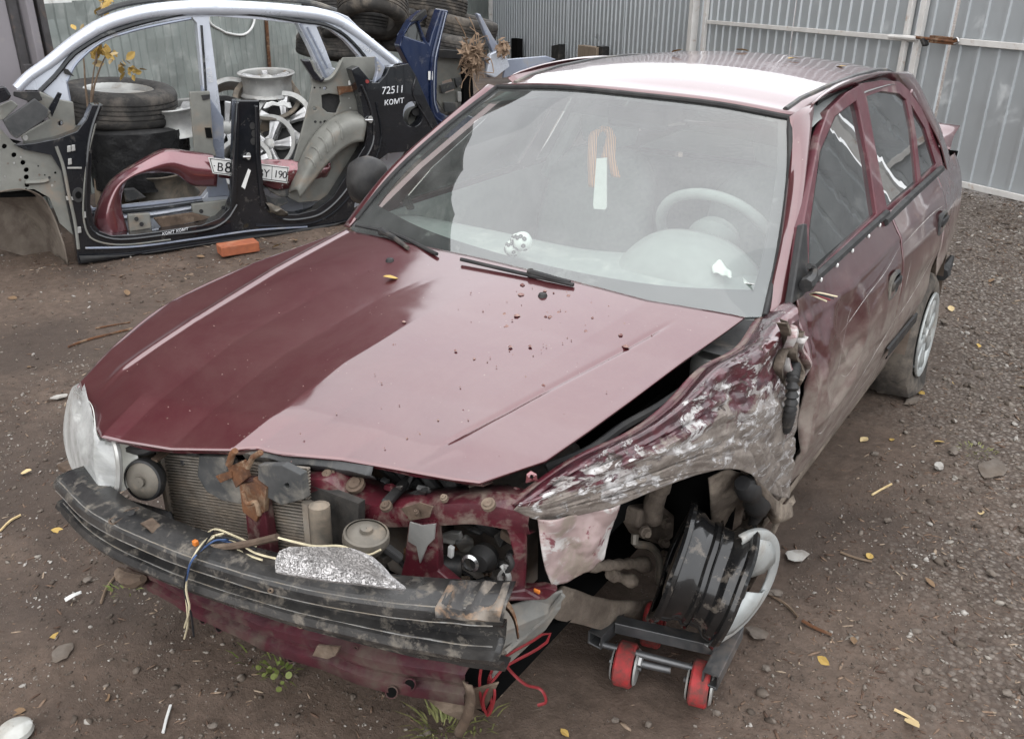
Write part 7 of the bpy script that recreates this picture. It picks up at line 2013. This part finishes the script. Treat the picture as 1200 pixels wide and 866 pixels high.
# weeds and grass
def tuft(u, v, n, spread, h_, label, nm='grass_tuft', mts=('grass',)):
    p0 = at(u, v, z=0); rr = random.Random(u)
    b_ = MB()
    for k in range(n):
        a = rr.random() * 6.28; r = spread * rr.random() ** .5
        b0 = p0 + V((math.cos(a) * r, math.sin(a) * r, -.002))
        d = V((math.cos(a) * rr.uniform(.2, 1), math.sin(a) * rr.uniform(.2, 1), rr.uniform(.4, 1.1))).normalized()
        L = h_ * rr.uniform(.4, 1.1); w_ = rr.uniform(.0012, .0028)
        s_ = d.cross(V((0, 0, 1))).normalized() * w_
        m1 = b0 + d * L * .55; m2 = b0 + d * L + V((d.x, d.y, -.5)) * L * .35
        b_.add([b0 - s_, b0 + s_, m1 + s_, m1 - s_, m2], [(0, 1, 2, 3), (3, 2, 4)])
    return one(nm, b_, M[mts[0]], label, 'grass', smooth=False)
M['grass_y'] = surf('yellowing_grass', (.22, .21, .085), (.12, .14, .045), 40, .6, 0, 0)
tuft(520, 852, 80, .06, .075, 'tuft of yellowing grass under the broken end of the bumper', mts=('grass_y',))
tuft(560, 842, 24, .05, .06, 'small grass tuft behind the hanging strap under the bumper', mts=('grass_y',))
tuft(330, 785, 22, .06, .04, 'small green weed with round leaves under the bumper', 'weed', mts=('grass',))
tuft(300, 770, 14, .05, .04, 'low green weed in the shade under the bumper, left one', 'weed', mts=('grass',))
tuft(148, 690, 30, .05, .03, 'sparse green weed below the tow eye', 'weed', mts=('grass',))
tuft(1145, 528, 50, .07, .02, 'patch of short yellow grass beside the broad slab on the right', 'grass_tuft', mts=('grass_y',))
rr = random.Random(8)
weed = thing('weed', 'round-leaved green weed in the gap under the lower cross member', 'weed', at(322, 785, z=0))
for k in range(24):
    p = at(rr.gauss(322, 13), rr.gauss(782, 10), z=.015 + rr.random() * .03); r = rr.uniform(.004, .010)
    n_ = V((rr.gauss(0, .5), rr.gauss(0, .5) - .3, 1)).normalized()
    MB().disc(p, n_, r, 7).build('leaf', M['grass'], weed, smooth=False)

# ================================================================== what stands just outside the picture
bdir = ld; bn_ = -LN
b0 = LA + bn_ * 3.2 - bdir * 6; b1 = LBp + bn_ * 3.2 + bdir * 2.5
wh_ = thing('warehouse', 'building with a white lower wall showing above the old fence at the left', 'building', flat(b0.lerp(b1, .5)))
M['dark_wall'] = surf('dark_brick_wall', (.075, .06, .055), (.055, .045, .042), 2, .9, 0, .2)
MB().bar(flat(b0, 1.1), flat(b1, 1.1), .2, 2.2).build('lower_wall', M['white'], wh_, smooth=False)
tops = [(0, 7.2), (.16, 7.8), (.25, 10.2), (.40, 11.8), (.58, 11.2), (.80, 11.8), (1, 12.0)]
MB().plate([flat(b0, 2.2), flat(b1, 2.2)] + [flat(b0.lerp(b1, k), h) for k, h in tops[::-1]], .25, n=-bn_).build('upper_wall', M['dark_wall'], wh_, smooth=False)
MB().grid([[flat(b0.lerp(b1, k), h + .05) - bn_ * .3 for k, h in tops], [flat(b0.lerp(b1, k), h + .05) + bn_ * 4 for k, h in tops]]).build('roof', M['van_d'], wh_, solid=.1, smooth=False)
MB().plate([flat(b1, 0), flat(b1, 11.9), flat(b1, 11.9) + bn_ * 4, flat(b1, 0) + bn_ * 4], .2, n=bdir).build('end_wall', M['dark_wall'], wh_, smooth=False)
for k in range(7):
    c = b0.lerp(b1, (k + .5) / 7)
    MB().bar(flat(c, 4.2) - bn_ * .09 - bdir * .5, flat(c, 4.2) - bn_ * .09 + bdir * .5, .05, 1.4).build('window', M['frit'], wh_, smooth=False)
rfe = thing('metal_fence', 'corrugated metal fence carrying on to the right beyond the gate', 'fence', flat(gR1 + RD * 2.5))
sheet(gR1 + RD * .1, gR1 + RD * 6.5 + V((.4, -1.2, 0)), 0, 3.0, .19, .13, .22, .016, seed=40).build('fence_sheet', M['fence_z'], rfe, smooth=False)
MB().box(gR1 + RD * .03 + V((0, 0, 1.5)), (.09, .09, 3.05)).build('fence_post', M['rail'], rfe, smooth=False)
